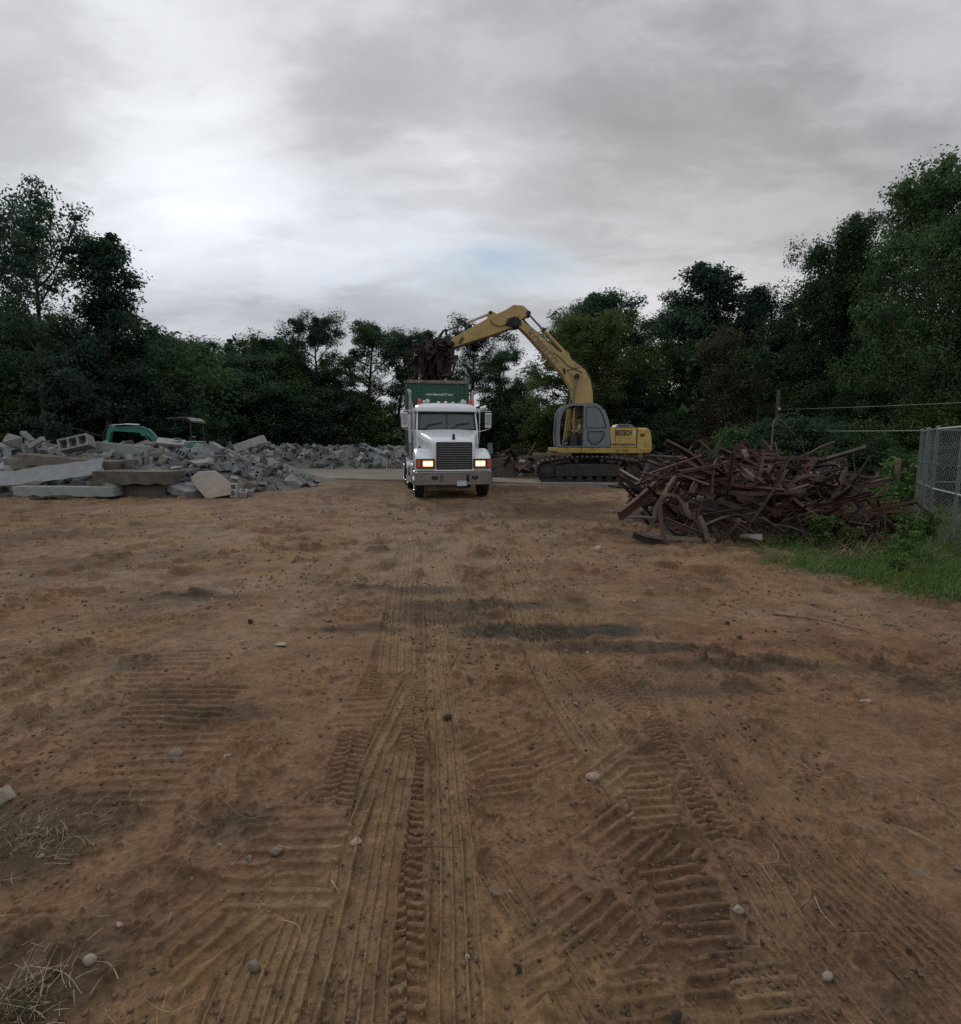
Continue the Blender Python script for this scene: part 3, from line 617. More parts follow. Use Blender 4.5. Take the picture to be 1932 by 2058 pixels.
for i, (k, px, top, Y, wd, lf, lb) in enumerate((
    ('bush_a', 10, 690, 35, 1.1, None, 'dark bush at the far left behind the concrete rubble'),
    ('bush_a', 130, 672, 36, 1.2, 'blue', 'tall bush under the left trees left of the green mini digger'),
    ('bush_a', 250, 662, 37, 1.2, None, 'bush under the sloping left tree, above the mini digger boom'),
    ('bush_b', 50, 770, 33, 1.3, 'fresh', 'lighter green low bush at the far left, lit at its foot'),
    ('bush_b', 180, 780, 34, 1.4, 'dark', 'low dark bush behind the stick of the mini digger'),
    ('bush_b', 300, 770, 34, 1.4, 'blue', 'low dark bush behind the canopy of the mini digger'),
    ('bush_a', 350, 695, 47, 1.3, None, 'dark bush right behind the mini digger canopy'),
    ('bush_a', 450, 695, 48, 1.3, 'blue', 'dark rounded bush left of the lighter shrub row'),
    ('bush_a', 545, 695, 50, 1.2, None, 'dark bush at the middle of the lot edge'),
    ('bush_b', 645, 770, 52, 1.5, 'olive', 'lighter olive shrub in front of the oak row'),
    ('bush_b', 555, 778, 51, 1.3, 'olive', 'lighter shrub left of the olive one before the oak row'),
    ('bush_a', 500, 700, 49, 1.2, None, 'dark rounded bush right of the first rounded one'),
    ('bush_a', 600, 725, 50, 1.2, 'blue', 'dark bush at the feet of the leftmost oaks'),
    ('bush_b', 425, 790, 47, 1.3, 'dark', 'low dark shrub right of the mini digger'),
    ('bush_a', 715, 765, 55, 1.1, None, 'dark shrub at the foot of the oaks left of the truck'),
    ('bush_a', 800, 785, 56, 1.1, None, 'dark shrub behind the green container'),
    ('bush_a', 930, 795, 54, 1.1, None, 'dark shrub to the right of the truck cab'),
    ('bush_a', 1000, 745, 51, 1.0, None, 'taller dark shrub between the truck and the yellow digger'),
    ('bush_b', 1065, 790, 37, 1.0, 'olive', 'pale green shrub at the foot of the olive tree'),
    ('bush_a', 1230, 745, 37, 1.1, 'blue', 'dark shrub behind the engine cover of the yellow digger'),
    ('bush_b', 1330, 800, 33, 1.2, 'dark', 'green shrub right of the yellow digger'),
    ('bush_a', 1500, 785, 30, 1.2, None, 'dark shrub by the utility pole'),
    ('bush_a', 1610, 745, 28, 1.1, None, 'dark shrub behind the leafy vines'),
    ('bush_a', 1710, 750, 26, 1.0, 'dark', 'green shrub left of the fence corner'),
    ('bush_b', 1840, 765, 21, 1.0, 'fresh', 'bright green shrub rising over the chain-link fence'),
    ('vine', 1540, 838, 20, 1.3, 'blue', 'leafy vine mound behind the top of the steel heap'),
    ('vine', 1620, 848, 19, 1.3, 'dark', 'leafy vine mound behind the middle right of the steel heap'),
    ('vine', 1690, 868, 18, 1.2, 'dark', 'leafy vine mound beside the weathered wooden stake'),
    ('vine', 1450, 850, 22, 1.2, 'dark', 'small vine mound behind the upright rusty beam'),
    ('vine', 1770, 895, 15, 1.1, 'dark', 'vine mound just left of the fence end post'),
    ('vine', 1870, 880, 14, 1.0, 'dark', 'vine mound seen through the chain-link mesh'),
)): plant(k, px, top, Y, lb, BW, i * 1.3, wd, lf)
for i, (px, top, Y, lb) in enumerate(((440, 632, 58, 'thin sapling poking above the left bushy rise'), (500, 630, 58, 'thin sapling poking up right of the first on the bushy rise'), (560, 634, 59, 'thin sapling beside the leftmost oak'),
                                  (1490, 660, 27, 'thin leafless-looking sapling by the utility pole'))):
    plant('whip', px, top, Y, lb, 'thin saplings', i, 1.0)
# far woodland that reads as one mass behind the trees
rg = np.random.default_rng(5); nc = 1500
ang = rg.uniform(-62, 62, nc) * math.pi / 180; rad_ = rg.uniform(50, 66, nc); hmax = 4.2 + 2.0 * np.array([mnoise.noise(Vector((a * 9, 0, 3))) for a in ang])
rad_ = np.where(ang > .35, rad_ * .72, rad_); rad_ = np.where(ang < -.42, rad_ * .80, rad_); hmax = np.where((ang > .38) | (ang < -.35), hmax * 1.7, hmax)
cen = np.stack([rad_ * np.sin(ang), rad_ * np.cos(ang), rg.random(nc) ** .8 * hmax + .2], -1)
fw = leaves('far_woodland', cen, np.full(nc, 1.7), 60, .40, LEAF['dark'], 77); fw['kind'] = 'stuff'
# ------------------------------------------------------------------ roll-off truck (front faces the camera)
WHITE = mat('white_paint', (.70, .735, .77), .30, var=.05, scale=1.5, dirt=(.40, .34, .27), dirt_amt=.24, dirt_scale=3.0, coat=.4)
CHROME = mat('chrome', (.42, .43, .44), .2, 1.0, var=.05, dirt=(.20, .17, .13), dirt_amt=.2)
STEELB = mat('dusty_bumper_steel', (.215, .19, .165), .45, .55, var=.12, scale=2, dirt=(.22, .17, .12), dirt_amt=.35, dirt_scale=4)
ALU = mat('aluminium', (.55, .56, .58), .35, .9, var=.1, dirt=(.25, .2, .15), dirt_amt=.3)
BLACK = mat('black_plastic', (.012, .012, .013), .5, var=.3)
DARKM = mat('dark_frame_metal', (.030, .028, .026), .7, .2, var=.3, dirt=(.12, .085, .055), dirt_amt=.35, dirt_scale=5)
RUBBER = mat('tyre_rubber', (.018, .017, .016), .85, var=.3, dirt=(.10, .07, .045), dirt_amt=.35, dirt_scale=6, bump=.3)
AMBER = mat('amber_lens', (.42, .070, .025), .2, var=.1, scale=30, coat=.5, emit=(1, .18, .03), estr=.03)
LENS = mat('clear_lens', (.7, .65, .55), .15, var=.1, coat=.6)
LAMPON = mat('lit_headlamp', (.9, .8, .6), .2, var=.3, scale=18, emit=(1.0, .50, .13), estr=.95)
LAMPHOT = mat('headlamp_bulb_glow', (1, .95, .8), .2, var=.02, emit=(1.0, .86, .55), estr=3.2)
GREENP = mat('green_container_paint', (.012, .080, .050), .55, var=.18, scale=2.5, dirt=(.060, .045, .032), dirt_amt=.30, dirt_scale=2.0, bump=.15, bscale=8)
RUSTY = mat('rusty_brown_steel', (.105, .075, .058), .85, .1, var=.35, scale=4, dirt=(.06, .035, .024), dirt_amt=.4, bump=.3)
WGLASS = glass('cab_glass', (.20, .27, .30), .05, .025, .06)
SGLASS = glass('side_glass', (.30, .36, .36), .03, .05)
INTER = mat('cab_interior', (.030, .032, .035), .8)
LETW = mat('white_lettering', (.72, .74, .72), .6, var=.08)
TYAW = R(10.3)
T = empty('roll_off_truck', (-0.78, 16.55, 0.0), -R(90) + TYAW)   # local +X points to the camera side
tag(T, 'white conventional roll-off truck facing the camera with headlights on', 'truck')
# local: x forward (0 at the bumper face), y to the truck's own left, z up
def ring_hood(x, w, zt, zb, sh, crown, edge):
    # half hood section mirrored: bottom, flank, shoulder, top
    h = [(w, zb), (w * 1.0, zt - sh * 1.6), (w * .985, zt - sh), (w * .95, zt - sh * .45), (w * .86, zt - sh * .1), (w * .6, zt + crown * .5), (w * .25, zt + crown)]
    pts = [(x, y, z) for y, z in h] + [(x, -y, z) for y, z in reversed(h)]
    return pts
m = MB()
rings = []
for x, w_, zt, zb, sh in ((-.10, .60, 1.66, .86, .06), (-.13, .645, 1.735, .84, .09), (-.22, .68, 1.785, .84, .11), (-.55, .76, 1.875, .9, .13), (-1.0, .86, 1.97, 1.0, .15), (-1.45, .95, 2.06, 1.05, .16), (-1.72, .985, 2.115, 1.05, .16)):
    rings.append(ring_hood(x, w_, zt, zb, sh, .025, 0))
m.loft(rings, True, True)
m.build('hood', WHITE, T, smooth=40)
# hood side details
m = MB(); m.box((-1.38, -.965, 1.52), (.16, .03, .13)); m.build('hood_vent', BLACK, T, bevel=.01)
for p in ((-.78, -.84, 1.36), (-.92, -.865, 1.38), (-.78, .84, 1.36)):
    m = MB(); m.box(p, (.07, .03, .05)); m.build('hood_latch', BLACK, T, bevel=.008)
for s in (-1, 1):
    m = MB(); m.tube([(-.5, s * .775, 1.70), (-1.0, s * .885, 1.80), (-1.7, s * 1.0, 1.93)], .012, 6); m.build('hood_crease', WHITE, T, smooth=60)
# fenders with wheel arches
for s in (-1, 1):
    m = MB(); rings = []
    AX, AR = -.98, .62
    for x, zi, zo, yo in ((-.12, 1.16, 1.21, 1.13), (-.16, 1.225, 1.245, 1.155), (-.34, 1.31, 1.36, 1.175), (-.58, 1.38, 1.46, 1.18), (-.85, 1.43, 1.52, 1.18), (-1.1, 1.43, 1.52, 1.18), (-1.35, 1.38, 1.46, 1.17), (-1.58, 1.25, 1.31, 1.15), (-1.66, 1.1, 1.14, 1.13)):
        dx = x - AX; zb = .53 + math.sqrt(AR * AR - dx * dx) if abs(dx) < AR else .60
        if x > -.4: zb = max(.84, zb) if x < -.3 else .84
        zb = min(zb, zo - .06)
        rings.append([(x, s * .58, zb), (x, s * .58, zi), (x, s * .78, zi + (zo - zi) * .55), (x, s * .95, zo), (x, s * (yo - .10), zo), (x, s * (yo - .03), zo - .035), (x, s * yo, zo - .11), (x, s * yo, zb)])
    m.loft(rings, True, True); m.build('fender', WHITE, T, smooth=45)
    # headlamp set in its dark bezel
    m = MB(); m.box((-.10, s * .87, 1.065), (.09, .565, .295)); hb = m.build('headlight', BLACK, T, bevel=.015)
    fr = MB(); z0, z1, y0, y1 = .935, 1.195, s * .60, s * 1.14
    fr.box((-.052, s * .87, z1), (.02, .54, .022)).box((-.052, s * .87, z0), (.02, .54, .022)).box((-.052, y0, 1.065), (.02, .02, .25)); fr.build('bezel', mat('amber_brown_bezel', (.16, .06, .02), .3, var=.1), hb, bevel=.005)
    m = MB(); m.box((-.055, s * .80, 1.065), (.03, .31, .175)); m.build('lamp_lens', LAMPON, hb, bevel=.012)
    m = MB()
    m.lathe([(.0, -.012), (.055, -.006), (.06, 0), (.045, .008), (.0, .012)], (-.036, s * .73, 1.06), 'x', 14); m.lathe([(.0, -.012), (.05, -.006), (.055, 0), (.04, .008), (.0, .012)], (-.036, s * .87, 1.06), 'x', 14)
    m.build('bulb', LAMPHOT, hb, smooth=60)
    m = MB(); m.box((-.06, s * 1.075, 1.065), (.05, .125, .22)); m.box((-.13, s * 1.15, 1.065), (.12, .02, .2)); m.build('turn_signal', AMBER, hb, bevel=.012)
m = MB(); m.lathe([(.035, 0), (.05, .01), (.05, .03), (.03, .05), (0, .055)], (-.62, .95, 1.45), 'z', 12); m.build('fender_marker', LENS, T, smooth=50)
# grille
m = MB(); m.box((-.088, 0, 1.29), (.04, 1.06, .80)); gr = m.build('grille', BLACK, T)
m = MB()
for k in range(11): m.box((-.060, 0, .955 + k * .069), (.022, 1.0, .0095))
m.build('grille_bars', CHROME, gr, bevel=.004)
m = MB(); m.box((-.066, 0, 1.70), (.03, 1.08, .02)).box((-.066, 0, .893), (.03, 1.08, .018)).box((-.066, .535, 1.297), (.03, .016, .785)).box((-.066, -.535, 1.297), (.03, .016, .785)); m.build('grille_frame', DARKM, gr, bevel=.005)
m = MB(); m.box((-.075, 0, .86), (.05, 1.24, .05)); m.build('lower_grille_panel', WHITE, T, bevel=.015)
# hood ornament: small squat dark dog-like mascot form, kept as a plain shape
m = MB(); m.loft([[(-.19 + a * .05, b * .042 * k, z) for a, b in ((-1, -1), (1, -1), (1, 1), (-1, 1))] for z, k in ((1.80, 1.15), (1.83, 1.0), (1.87, .8), (1.90, .95), (1.935, .75), (1.96, .45))]); m.build('hood_ornament', DARKM, T, bevel=.01)
# bumper
m = MB()
pts = [(.00, -1.02), (.0, 1.02), (-.03, 1.13), (-.12, 1.19), (-.30, 1.20), (-.30, 1.15), (-.06, 1.0), (-.06, -1.0), (-.30, -1.15), (-.30, -1.20), (-.12, -1.19), (-.03, -1.13)]
m.prism(pts, .42, .80, 'z'); bu = m.build('bumper', STEELB, T, bevel=.015)
m = MB(); m.tube([(-.25, -1.195, .805), (-.10, -1.18, .805), (-.0, -1.05, .805), (.005, 0, .805), (-.0, 1.05, .805), (-.10, 1.18, .805), (-.25, 1.195, .805)], .014, 8); m.build('bumper_edge', CHROME, bu, smooth=60)
for y in (-.60, .62):
    m = MB(); m.box((.002, y, .64), (.012, .20, .10)); m.box((.008, y, .59), (.012, .06, .04)); m.build('tow_slot', BLACK, bu, bevel=.008)
m = MB(); m.box((.018, .22, .475), (.008, .30, .15)); pl = m.build('licence_plate', mat('plate_blue_white', (.42, .50, .62), .4, var=.12, scale=20), bu, bevel=.003)
m = MB(); m.box((.024, .22, .553), (.006, .31, .008)).box((.024, .22, .397), (.006, .31, .008)); m.build('plate_frame', ALU, pl)
m = MB(); m.box((-.2, 0, .82), (.25, 1.9, .05)); m.box((-.5, .4, .62), (1.0, .09, .22)).box((-.5, -.4, .62), (1.0, .09, .22)); m.build('front_frame', BLACK, T)
# cab shell
def cab_ring(x, w_, zb, zt, r=.12):
    return [(x, w_, zb), (x, w_, zt - r), (x, w_ - r * .3, zt - r * .3), (x, w_ - r, zt), (x, -(w_ - r), zt), (x, -(w_ - r * .3), zt - r * .3), (x, -w_, zt - r), (x, -w_, zb)]
m = MB(); m.loft([cab_ring(-1.70, 1.02, 1.0, 2.10, .06), cab_ring(-1.82, 1.04, .95, 2.13, .05), cab_ring(-3.25, 1.05, .95, 2.13, .05)], True, True)
m.build('cab', WHITE, T, smooth=40, bevel=.01)
m = MB(); m.box((-3.22, 0, 2.5), (.06, 1.98, .80)); m.build('cab_rear_panel', WHITE, T, bevel=.02)
# roof cap with visor
m = MB(); rings = []
for x, w_, zb, zt in ((-1.83, .84, 2.735, 2.80), (-1.86, 1.00, 2.715, 2.87), (-2.0, 1.03, 2.72, 2.965), (-2.3, 1.04, 2.74, 3.02), (-2.8, 1.03, 2.74, 3.03), (-3.2, 1.0, 2.74, 2.98), (-3.26, .95, 2.76, 2.9)):
    rings.append([(x, w_, zb), (x, w_, zb + (zt - zb) * .35), (x, w_ * .96, zb + (zt - zb) * .7), (x, w_ * .82, zb + (zt - zb) * .95), (x, w_ * .4, zt + .012), (x, -w_ * .4, zt + .012), (x, -w_ * .82, zb + (zt - zb) * .95), (x, -w_ * .96, zb + (zt - zb) * .7), (x, -w_, zb + (zt - zb) * .35), (x, -w_, zb)])
m.loft(rings, True, True); rf = m.build('roof', WHITE, T, smooth=50)
# pillars, seals and glass
def quadbar(mb, a, b, wx, wy):
    mb.loft([[(p[0] + i * wx, p[1] + j * wy, p[2]) for i, j in ((-1, -1), (1, -1), (1, 1), (-1, 1))] for p in (a, b)])
for s in (-1, 1):
    m = MB(); quadbar(m, (-1.80, s * .995, 2.10), (-2.02, s * .955, 2.76), .03, .035); m.build('cab_pillar', WHITE, T, bevel=.012)
    m = MB(); quadbar(m, (-3.18, s * 1.0, 2.10), (-3.18, s * .97, 2.78), .06, .035); m.build('cab_pillar', WHITE, T, bevel=.012)
m = MB()
for s in (-1, 1): quadbar(m, (-1.785, s * .945, 2.11), (-2.00, s * .905, 2.75), .02, .035)
quadbar(m, (-1.745, 0, 2.11), (-1.965, 0, 2.75), .016, .018)
m.box((-1.76, 0, 2.135), (.05, 1.9, .05)).box((-1.96, 0, 2.71), (.06, 1.86, .06)); m.build('windscreen_seal', BLACK, T)
for s in (-1, 1):
    m = MB(); y0, y1 = s * .015, s * .915
    m.loft([[(-1.765, y0, 2.15), (-1.79, y1, 2.15), (-1.795, y1, 2.145), (-1.77, y0, 2.145)], [(-1.96, y0, 2.70), (-1.985, s * .875, 2.70), (-1.99, s * .875, 2.695), (-1.965, y0, 2.695)]])
    m.build('windscreen', WGLASS, T)
    m = MB(); m.loft([[(-1.90, s * 1.0, 2.15), (-3.1, s * 1.015, 2.15), (-3.1, s * 1.01, 2.15), (-1.90, s * .995, 2.15)], [(-2.10, s * .965, 2.72), (-3.1, s * .975, 2.72), (-3.1, s * .97, 2.72), (-2.10, s * .96, 2.72)]]); m.build('side_window', SGLASS, T)
    m = MB(); m.box((-2.55, s * 1.052, 1.62), (1.12, .014, .98)); dr = m.build('door', WHITE, T, bevel=.006)
    m = MB(); m.box((-2.98, s * 1.07, 1.85), (.14, .03, .035)); m.build('handle', BLACK, dr, bevel=.006)
    # mirrors on tubular brackets
    m = MB(); Y = s * 1.36; m.tube([(-1.95, s * 1.05, 2.74), (-1.90, s * 1.22, 2.75), (-1.88, s * 1.48, 2.74), (-1.88, s * 1.50, 2.66), (-1.88, s * 1.50, 2.22), (-1.90, s * 1.42, 2.15), (-1.88, s * 1.05, 2.06)], .014, 8)
    m.tube([(-1.88, s * 1.10, 2.05), (-1.90, s * 1.10, 2.74)], .013, 8); m.tube([(-2.02, s * 1.06, 1.45), (-1.95, s * 1.12, 2.0), (-1.93, s * 1.12, 2.75)], .016, 8)
    mi = m.build('mirror', ALU, T, smooth=60)
    m = MB(); m.box((-1.89, s * 1.385, 2.44), (.07, .20, .50)); m.build('mirror_head', ALU, mi, bevel=.02)
    m = MB(); m.box((-1.848, s * 1.385, 2.47), (.012, .15, .36)).box((-1.93, s * 1.385, 2.44), (.01, .17, .45)); m.build('mirror_back', mat('mirror_back_grey', (.30, .31, .32), .4, .3, var=.2, scale=12), mi, bevel=.004)
    m = MB(); m.box((-2.05, s * 1.1, 2.80), (.06, .09, .06)).box((-2.0, s * 1.12, 2.72), (.05, .06, .05)); m.build('mirror_bracket', ALU, mi, bevel=.008)
    # beacons, horns, marker lamps
    m = MB(); m.lathe([(.075, 0), (.075, .05), (.06, .06)], (-2.35, s * .86, 2.975), 'z', 14, ALU); m.lathe([(.062, .055), (.068, .1), (.064, .17), (.045, .20), (0, .205)], (-2.35, s * .86, 2.975), 'z', 14, AMBER); m.build('beacon', None, rf, smooth=50)
    m = MB(); m.box((-2.22, s * .86, 2.99), (.1, .16, .07)); m.build('beacon_base', AMBER, rf, bevel=.015)
    m = MB(); m.cyl((-2.9, s * .58, 3.09), (-2.45, s * .60, 3.09), .028, 10); m.lathe([(.028, 0), (.04, .08), (.075, .17), (.06, .172)], (-2.45, s * .60, 3.09), 'x', 14); m.cyl((-2.9, s * .68, 3.08), (-2.6, s * .70, 3.08), .022, 10); m.lathe([(.022, 0), (.035, .08), (.06, .14), (.05, .142)], (-2.6, s * .70, 3.08), 'x', 12); m.box((-2.75, s * .62, 3.045), (.1, .16, .06)); m.build('air_horn', ALU, rf, smooth=50)
for y, z in ((-.42, 2.93), (-.24, 3.0), (0, 3.015), (.24, 3.0), (.42, 2.93)):
    m = MB(); big_ = abs(y) < .3
    if big_: m.lathe([(.05, -.02), (.055, 0), (.05, .05), (.03, .075), (0, .08)], (-2.14, y, z - .01), 'z', 12)
    else: m.lathe([(.03, 0), (.03, .02), (.015, .03), (0, .03)], (-1.95, y, 2.90), 'x', 10)
    m.build('marker_lamp', mat('marker_lens', (.78, .62, .45), .2, var=.1, coat=.5) if 'marker_lens' not in MATS else MATS['marker_lens'], rf, smooth=50)
# wipers, seams
for y0, y1 in ((.12, .72), (-.82, -.22)):
    m = MB(); m.tube([(-1.755, y0, 2.155), (-1.80, (y0 + y1) / 2, 2.30), (-1.80, y1, 2.36)], .010, 6); m.box((-1.800, (y0 + y1) / 2 + .12, 2.335), (.012, .50, .016), (R(9), 0, 0)); m.build('wiper', BLACK, T)
m = MB(); m.box((-1.735, 0, 2.115), (.02, 1.86, .035)); m.build('cowl_gap', BLACK, T)
m = MB(); m.box((-.60, 0, 1.897), (1.0, .012, .012), (0, R(-8.6), 0)); m.build('hood_seam', MATS['mirror_back_grey'], T)
for s in (-1, 1):
    m = MB(); m.box((-1.76, s * 1.015, 1.55), (.02, .03, .95)); m.build('cowl_seam', BLACK, T)
m = MB(); m.box((-2.08, 0, 2.66), (.02, 1.7, .10)); m.build('sun_visor', INTER, T)
# cab inside
m = MB(); m.box((-2.7, .5, 1.9), (.5, .5, .9)).box((-2.7, -.5, 1.9), (.5, .5, .9)).box((-2.0, 0, 2.05), (.35, 1.8, .12)); m.box((-2.85, .5, 2.42), (.12, .3, .22)).box((-2.85, -.5, 2.42), (.12, .3, .22)); m.build('seat', INTER, T, bevel=.03)
m = MB(); m.tube([(-2.15 + .10 * math.sin(a) * 1.0, .5 + .22 * math.cos(a), 2.16 + .2 * math.sin(a)) for a in np.linspace(0, 2 * math.pi, 20)], .014, 6, cap=False); m.build('steering_wheel', BLACK, T, smooth=60)
# exhaust stacks
for s in (-1, 1):
    m = MB(); m.tube([(-3.45, s * 1.12, 1.1), (-3.45, s * 1.12, 2.6), (-3.45, s * 1.12, 3.20), (-3.46, s * 1.12, 3.33), (-3.52, s * 1.14, 3.48), (-3.60, s * 1.18, 3.58)], [.08, .08, .055, .052, .052, .052], 12)
    ex = m.build('exhaust_stack', mat('sooty_stack_metal', (.26, .25, .24), .4, .7, var=.3, dirt=(.06, .05, .04), dirt_amt=.4) if 'sooty_stack_metal' not in MATS else MATS['sooty_stack_metal'], T, smooth=60); m = MB(); m.cyl((-3.45, s * 1.12, 1.7), (-3.45, s * 1.12, 2.7), .10, 14); m.build('heat_shield', CHROME, ex, smooth=60)
# chassis, tank, steps
m = MB(); m.box((-5.4, .42, .92), (8.2, .10, .28)).box((-5.4, -.42, .92), (8.2, .10, .28))
for x in (-3.6, -5.0, -6.4, -8.0, -9.3): m.box((x, 0, .92), (.12, .85, .2))
m.build('chassis', DARKM, T, bevel=.01)
m = MB(); m.box((-6.6, .36, 1.16), (6.4, .14, .16)).box((-6.6, -.36, 1.16), (6.4, .14, .16)); m.cyl((-9.7, -.5, 1.2), (-9.7, .5, 1.2), .12, 12); m.box((-3.75, 0, 1.5), (.12, 1.7, .9)); m.build('hoist_frame', RUSTY, T, bevel=.01)
for s in (-1, 1):
    m = MB(); m.cyl((-2.15, s * .93, .74), (-3.45, s * .93, .74), .31, 20); ft = m.build('fuel_tank', ALU, T, smooth=40)
    m = MB()
    for x in (-2.4, -3.2): m.tube([(x, s * .93 + .315 * math.cos(a), .74 + .315 * math.sin(a)) for a in np.linspace(0, 2 * math.pi, 18)], .018, 6, cap=False)
    m.build('tank_strap', DARKM, ft)
    m = MB(); m.box((-2.0, s * 1.05, .55), (.45, .25, .04)).box((-2.0, s * 1.05, .85), (.4, .2, .04)).box((-2.2, s * 1.1, .7), (.03, .15, .35)); m.build('step', DARKM, T, bevel=.005)
def wheel(x, y, s, r=.52, wd=.29, front=True, parent=T):
    prof = [(r * .60, -wd / 2), (r * .92, -wd / 2), (r * .985, -wd * .40), (r, -wd * .25), (r, wd * .25), (r * .985, wd * .40), (r * .92, wd / 2), (r * .60, wd / 2)]
    m = MB(); m.lathe(prof, (x, y, r), 'y', 36)
    for k in range(40):
        a = 2 * math.pi * k / 40
        for q in (-1, 1): m.box((x + (r + .004) * math.cos(a), y + q * wd * .26, r + (r + .004) * math.sin(a)), (.035, wd * .30, .02), (0, math.pi / 2 - a, 0))
    t = m.build('wheel', RUBBER, parent, smooth=40)
    o = s * wd * .5
    m = MB(); m.lathe([(r * .61, 0), (r * .60, s * .01), (r * .55, -s * .05), (r * .50, -s * .07), (r * .26, -s * .02 if front else -s * .12), (r * .24, s * .05 if front else -s * .05), (r * .12, s * .09 if front else 0), (0, s * .095 if front else .0)], (x, y + o, r), 'y', 28)
    m.build('rim', mat('polished_rim', (.70, .71, .72), .22, .9, var=.08, dirt=(.2, .15, .1), dirt_amt=.2) if 'polished_rim' not in MATS else MATS['polished_rim'], t, smooth=35)
    m = MB()
    for k in range(10):
        a = 2 * math.pi * k / 10; m.cyl((x + r * .38 * math.cos(a), y + o - s * .045, r + r * .38 * math.sin(a)), (x + r * .38 * math.cos(a), y + o - s * .030, r + r * .38 * math.sin(a)), .032, 8)
    m.build('hand_holes', BLACK, t)
    return t
wheel(-.98, 1.02, 1); wheel(-.98, -1.02, -1)
m = MB(); m.cyl((-.98, -.95, .52), (-.98, .95, .52), .07, 10); m.build('axle', DARKM, T, smooth=60)
for ax in (-4.55, -6.35, -7.65):
    for s in (-1, 1):
        wheel(ax, s * 1.06, s, front=False)
        if ax < -5: wheel(ax, s * .72, s, front=False)
for s in (-1, 1):
    m = MB(); rings = []
    for a in np.linspace(R(20), R(160), 9): rings.append([(-4.55 + .62 * math.cos(a), s * .88, .55 + .60 * math.sin(a)), (-4.55 + .62 * math.cos(a), s * 1.25, .55 + .60 * math.sin(a)), (-4.55 + .59 * math.cos(a), s * 1.25, .55 + .57 * math.sin(a)), (-4.55 + .59 * math.cos(a), s * .88, .55 + .57 * math.sin(a))])
    m.loft(rings); m.build('wheel_guard', ALU, T, smooth=40)
    m = MB(); m.box((-5.25, s * 1.08, .62), (.02, .42, .62)); m.build('mud_flap', BLACK, T)
    m = MB(); m.box((-3.88, s * 1.18, .40), (.03, .20, .26), (0, 0, .2)); m.build('reflector_plate', WHITE, T)
# container on the truck: rests on it, so its own thing
K = empty('dumpster_container', (0, 0, 0)); KM = Matrix.Translation(T.location) @ T.rotation_euler.to_matrix().to_4x4() @ Matrix.Translation((-4.75, .02, 1.24)) @ Matrix.Rotation(R(-1.8), 4, 'Z')
K.matrix_world = KM; tag(K, 'green open-top roll-off container riding on the white truck', 'container')
Lc, Wc, Hc, th = 6.0, 2.2, 2.76, .05
m = MB(); m.box((-.03, 0, Hc / 2 + .45), (th, Wc, Hc - .9)); kf = m.build('front_panel', GREENP, K)
m = MB(); m.box((-.03, 0, .22), (th, Wc, .44)); m.build('lower_front_panel', RUSTY, K)
m = MB()
for y in (-1.06, -.74, .74, 1.06): m.box((.02, y, Hc / 2), (.05, .09, Hc))
m.build('front_rib', GREENP, K, bevel=.008)
for s in (-1, 1):
    m = MB(); m.box((-Lc / 2, s * (Wc / 2 - th / 2), Hc / 2 + .35), (Lc - .1, th, Hc - .7), mat=GREENP); m.box((-Lc / 2, s * (Wc / 2 - th / 2), .175), (Lc - .1, th, .35), mat=RUSTY); sp = m.build('side_panel', None, K)
    m = MB()
    for k in range(10): m.box((-.12 - k * (Lc - .25) / 9, s * (Wc / 2 + .045), Hc / 2 + .02), (.11, .09, Hc - .05))
    m.build('side_rib', GREENP, sp, bevel=.01)
m = MB(); m.box((-Lc + .02, 0, Hc / 2), (th, Wc, Hc)); m.build('tail_gate', GREENP, K)
m = MB(); m.box((-Lc / 2, 0, .03), (Lc, Wc, .06)); m.build('floor', RUSTY, K)
m = MB(); jr = random.Random(3)
for s in (-1, 1): m.box((-Lc / 2, s * (Wc / 2 + .01), Hc), (Lc + .08, .13, .12))
m.box((.0, 0, Hc), (.13, Wc, .12)).box((-Lc, 0, Hc), (.13, Wc, .12)); m.build('top_rail', mat('worn_rail', (.22, .17, .15), .7, .2, var=.4, scale=5, dirt=(.10, .06, .05), dirt_amt=.5), K, bevel=.012)
text('lettering', 'www.BestechCT.com', .118, LETW, K, (.004, .06, 2.30), (R(90), 0, R(90)), .003, 1.0, 1.0, .003)
m = MB(); m.tube([(.02, -1.05, 2.45), (.06, -1.04, 2.1), (.06, -.98, 1.75)], .035, 8); m.build('tarp_arm', ALU, K, smooth=60)
# ------------------------------------------------------------------ large yellow excavator
YEL = mat('worn_yellow_paint', (.42, .28, .065), .5, var=.14, scale=2.0, dirt=(.085, .055, .030), dirt_amt=.48, dirt_scale=4.2, bump=.1)
YELC = mat('scuffed_yellow_panel', (.50, .35, .09), .5, var=.18, scale=3, dirt=(.15, .10, .055), dirt_amt=.42, dirt_scale=3.5)
BOOMY = mat('boom_yellow', (.42, .295, .105), .5, var=.12, scale=1.5, dirt=(.14, .085, .04), dirt_amt=.40, dirt_scale=4.5)
CABG = mat('grey_cab_paint', (.165, .185, .205), .45, var=.10, scale=3, dirt=(.09, .08, .065), dirt_amt=.25)
TRK = mat('track_steel', (.055, .048, .042), .8, .3, var=.3, dirt=(.11, .082, .058), dirt_amt=.45, dirt_scale=5, bump=.3)
CLEAT = mat('worn_cleat_steel', (.52, .51, .48), .5, .3, var=.2)
HOSE = mat('hydraulic_hose', (.015, .015, .016), .6)
ROD = mat('ram_rod', (.16, .15, .15), .3, 1.0)
E = empty('tracked_excavator', (4.85, 25.0, 0.0), R(180)); tag(E, 'yellow tracked excavator with grey cab, boom raised over the truck container', 'excavator')
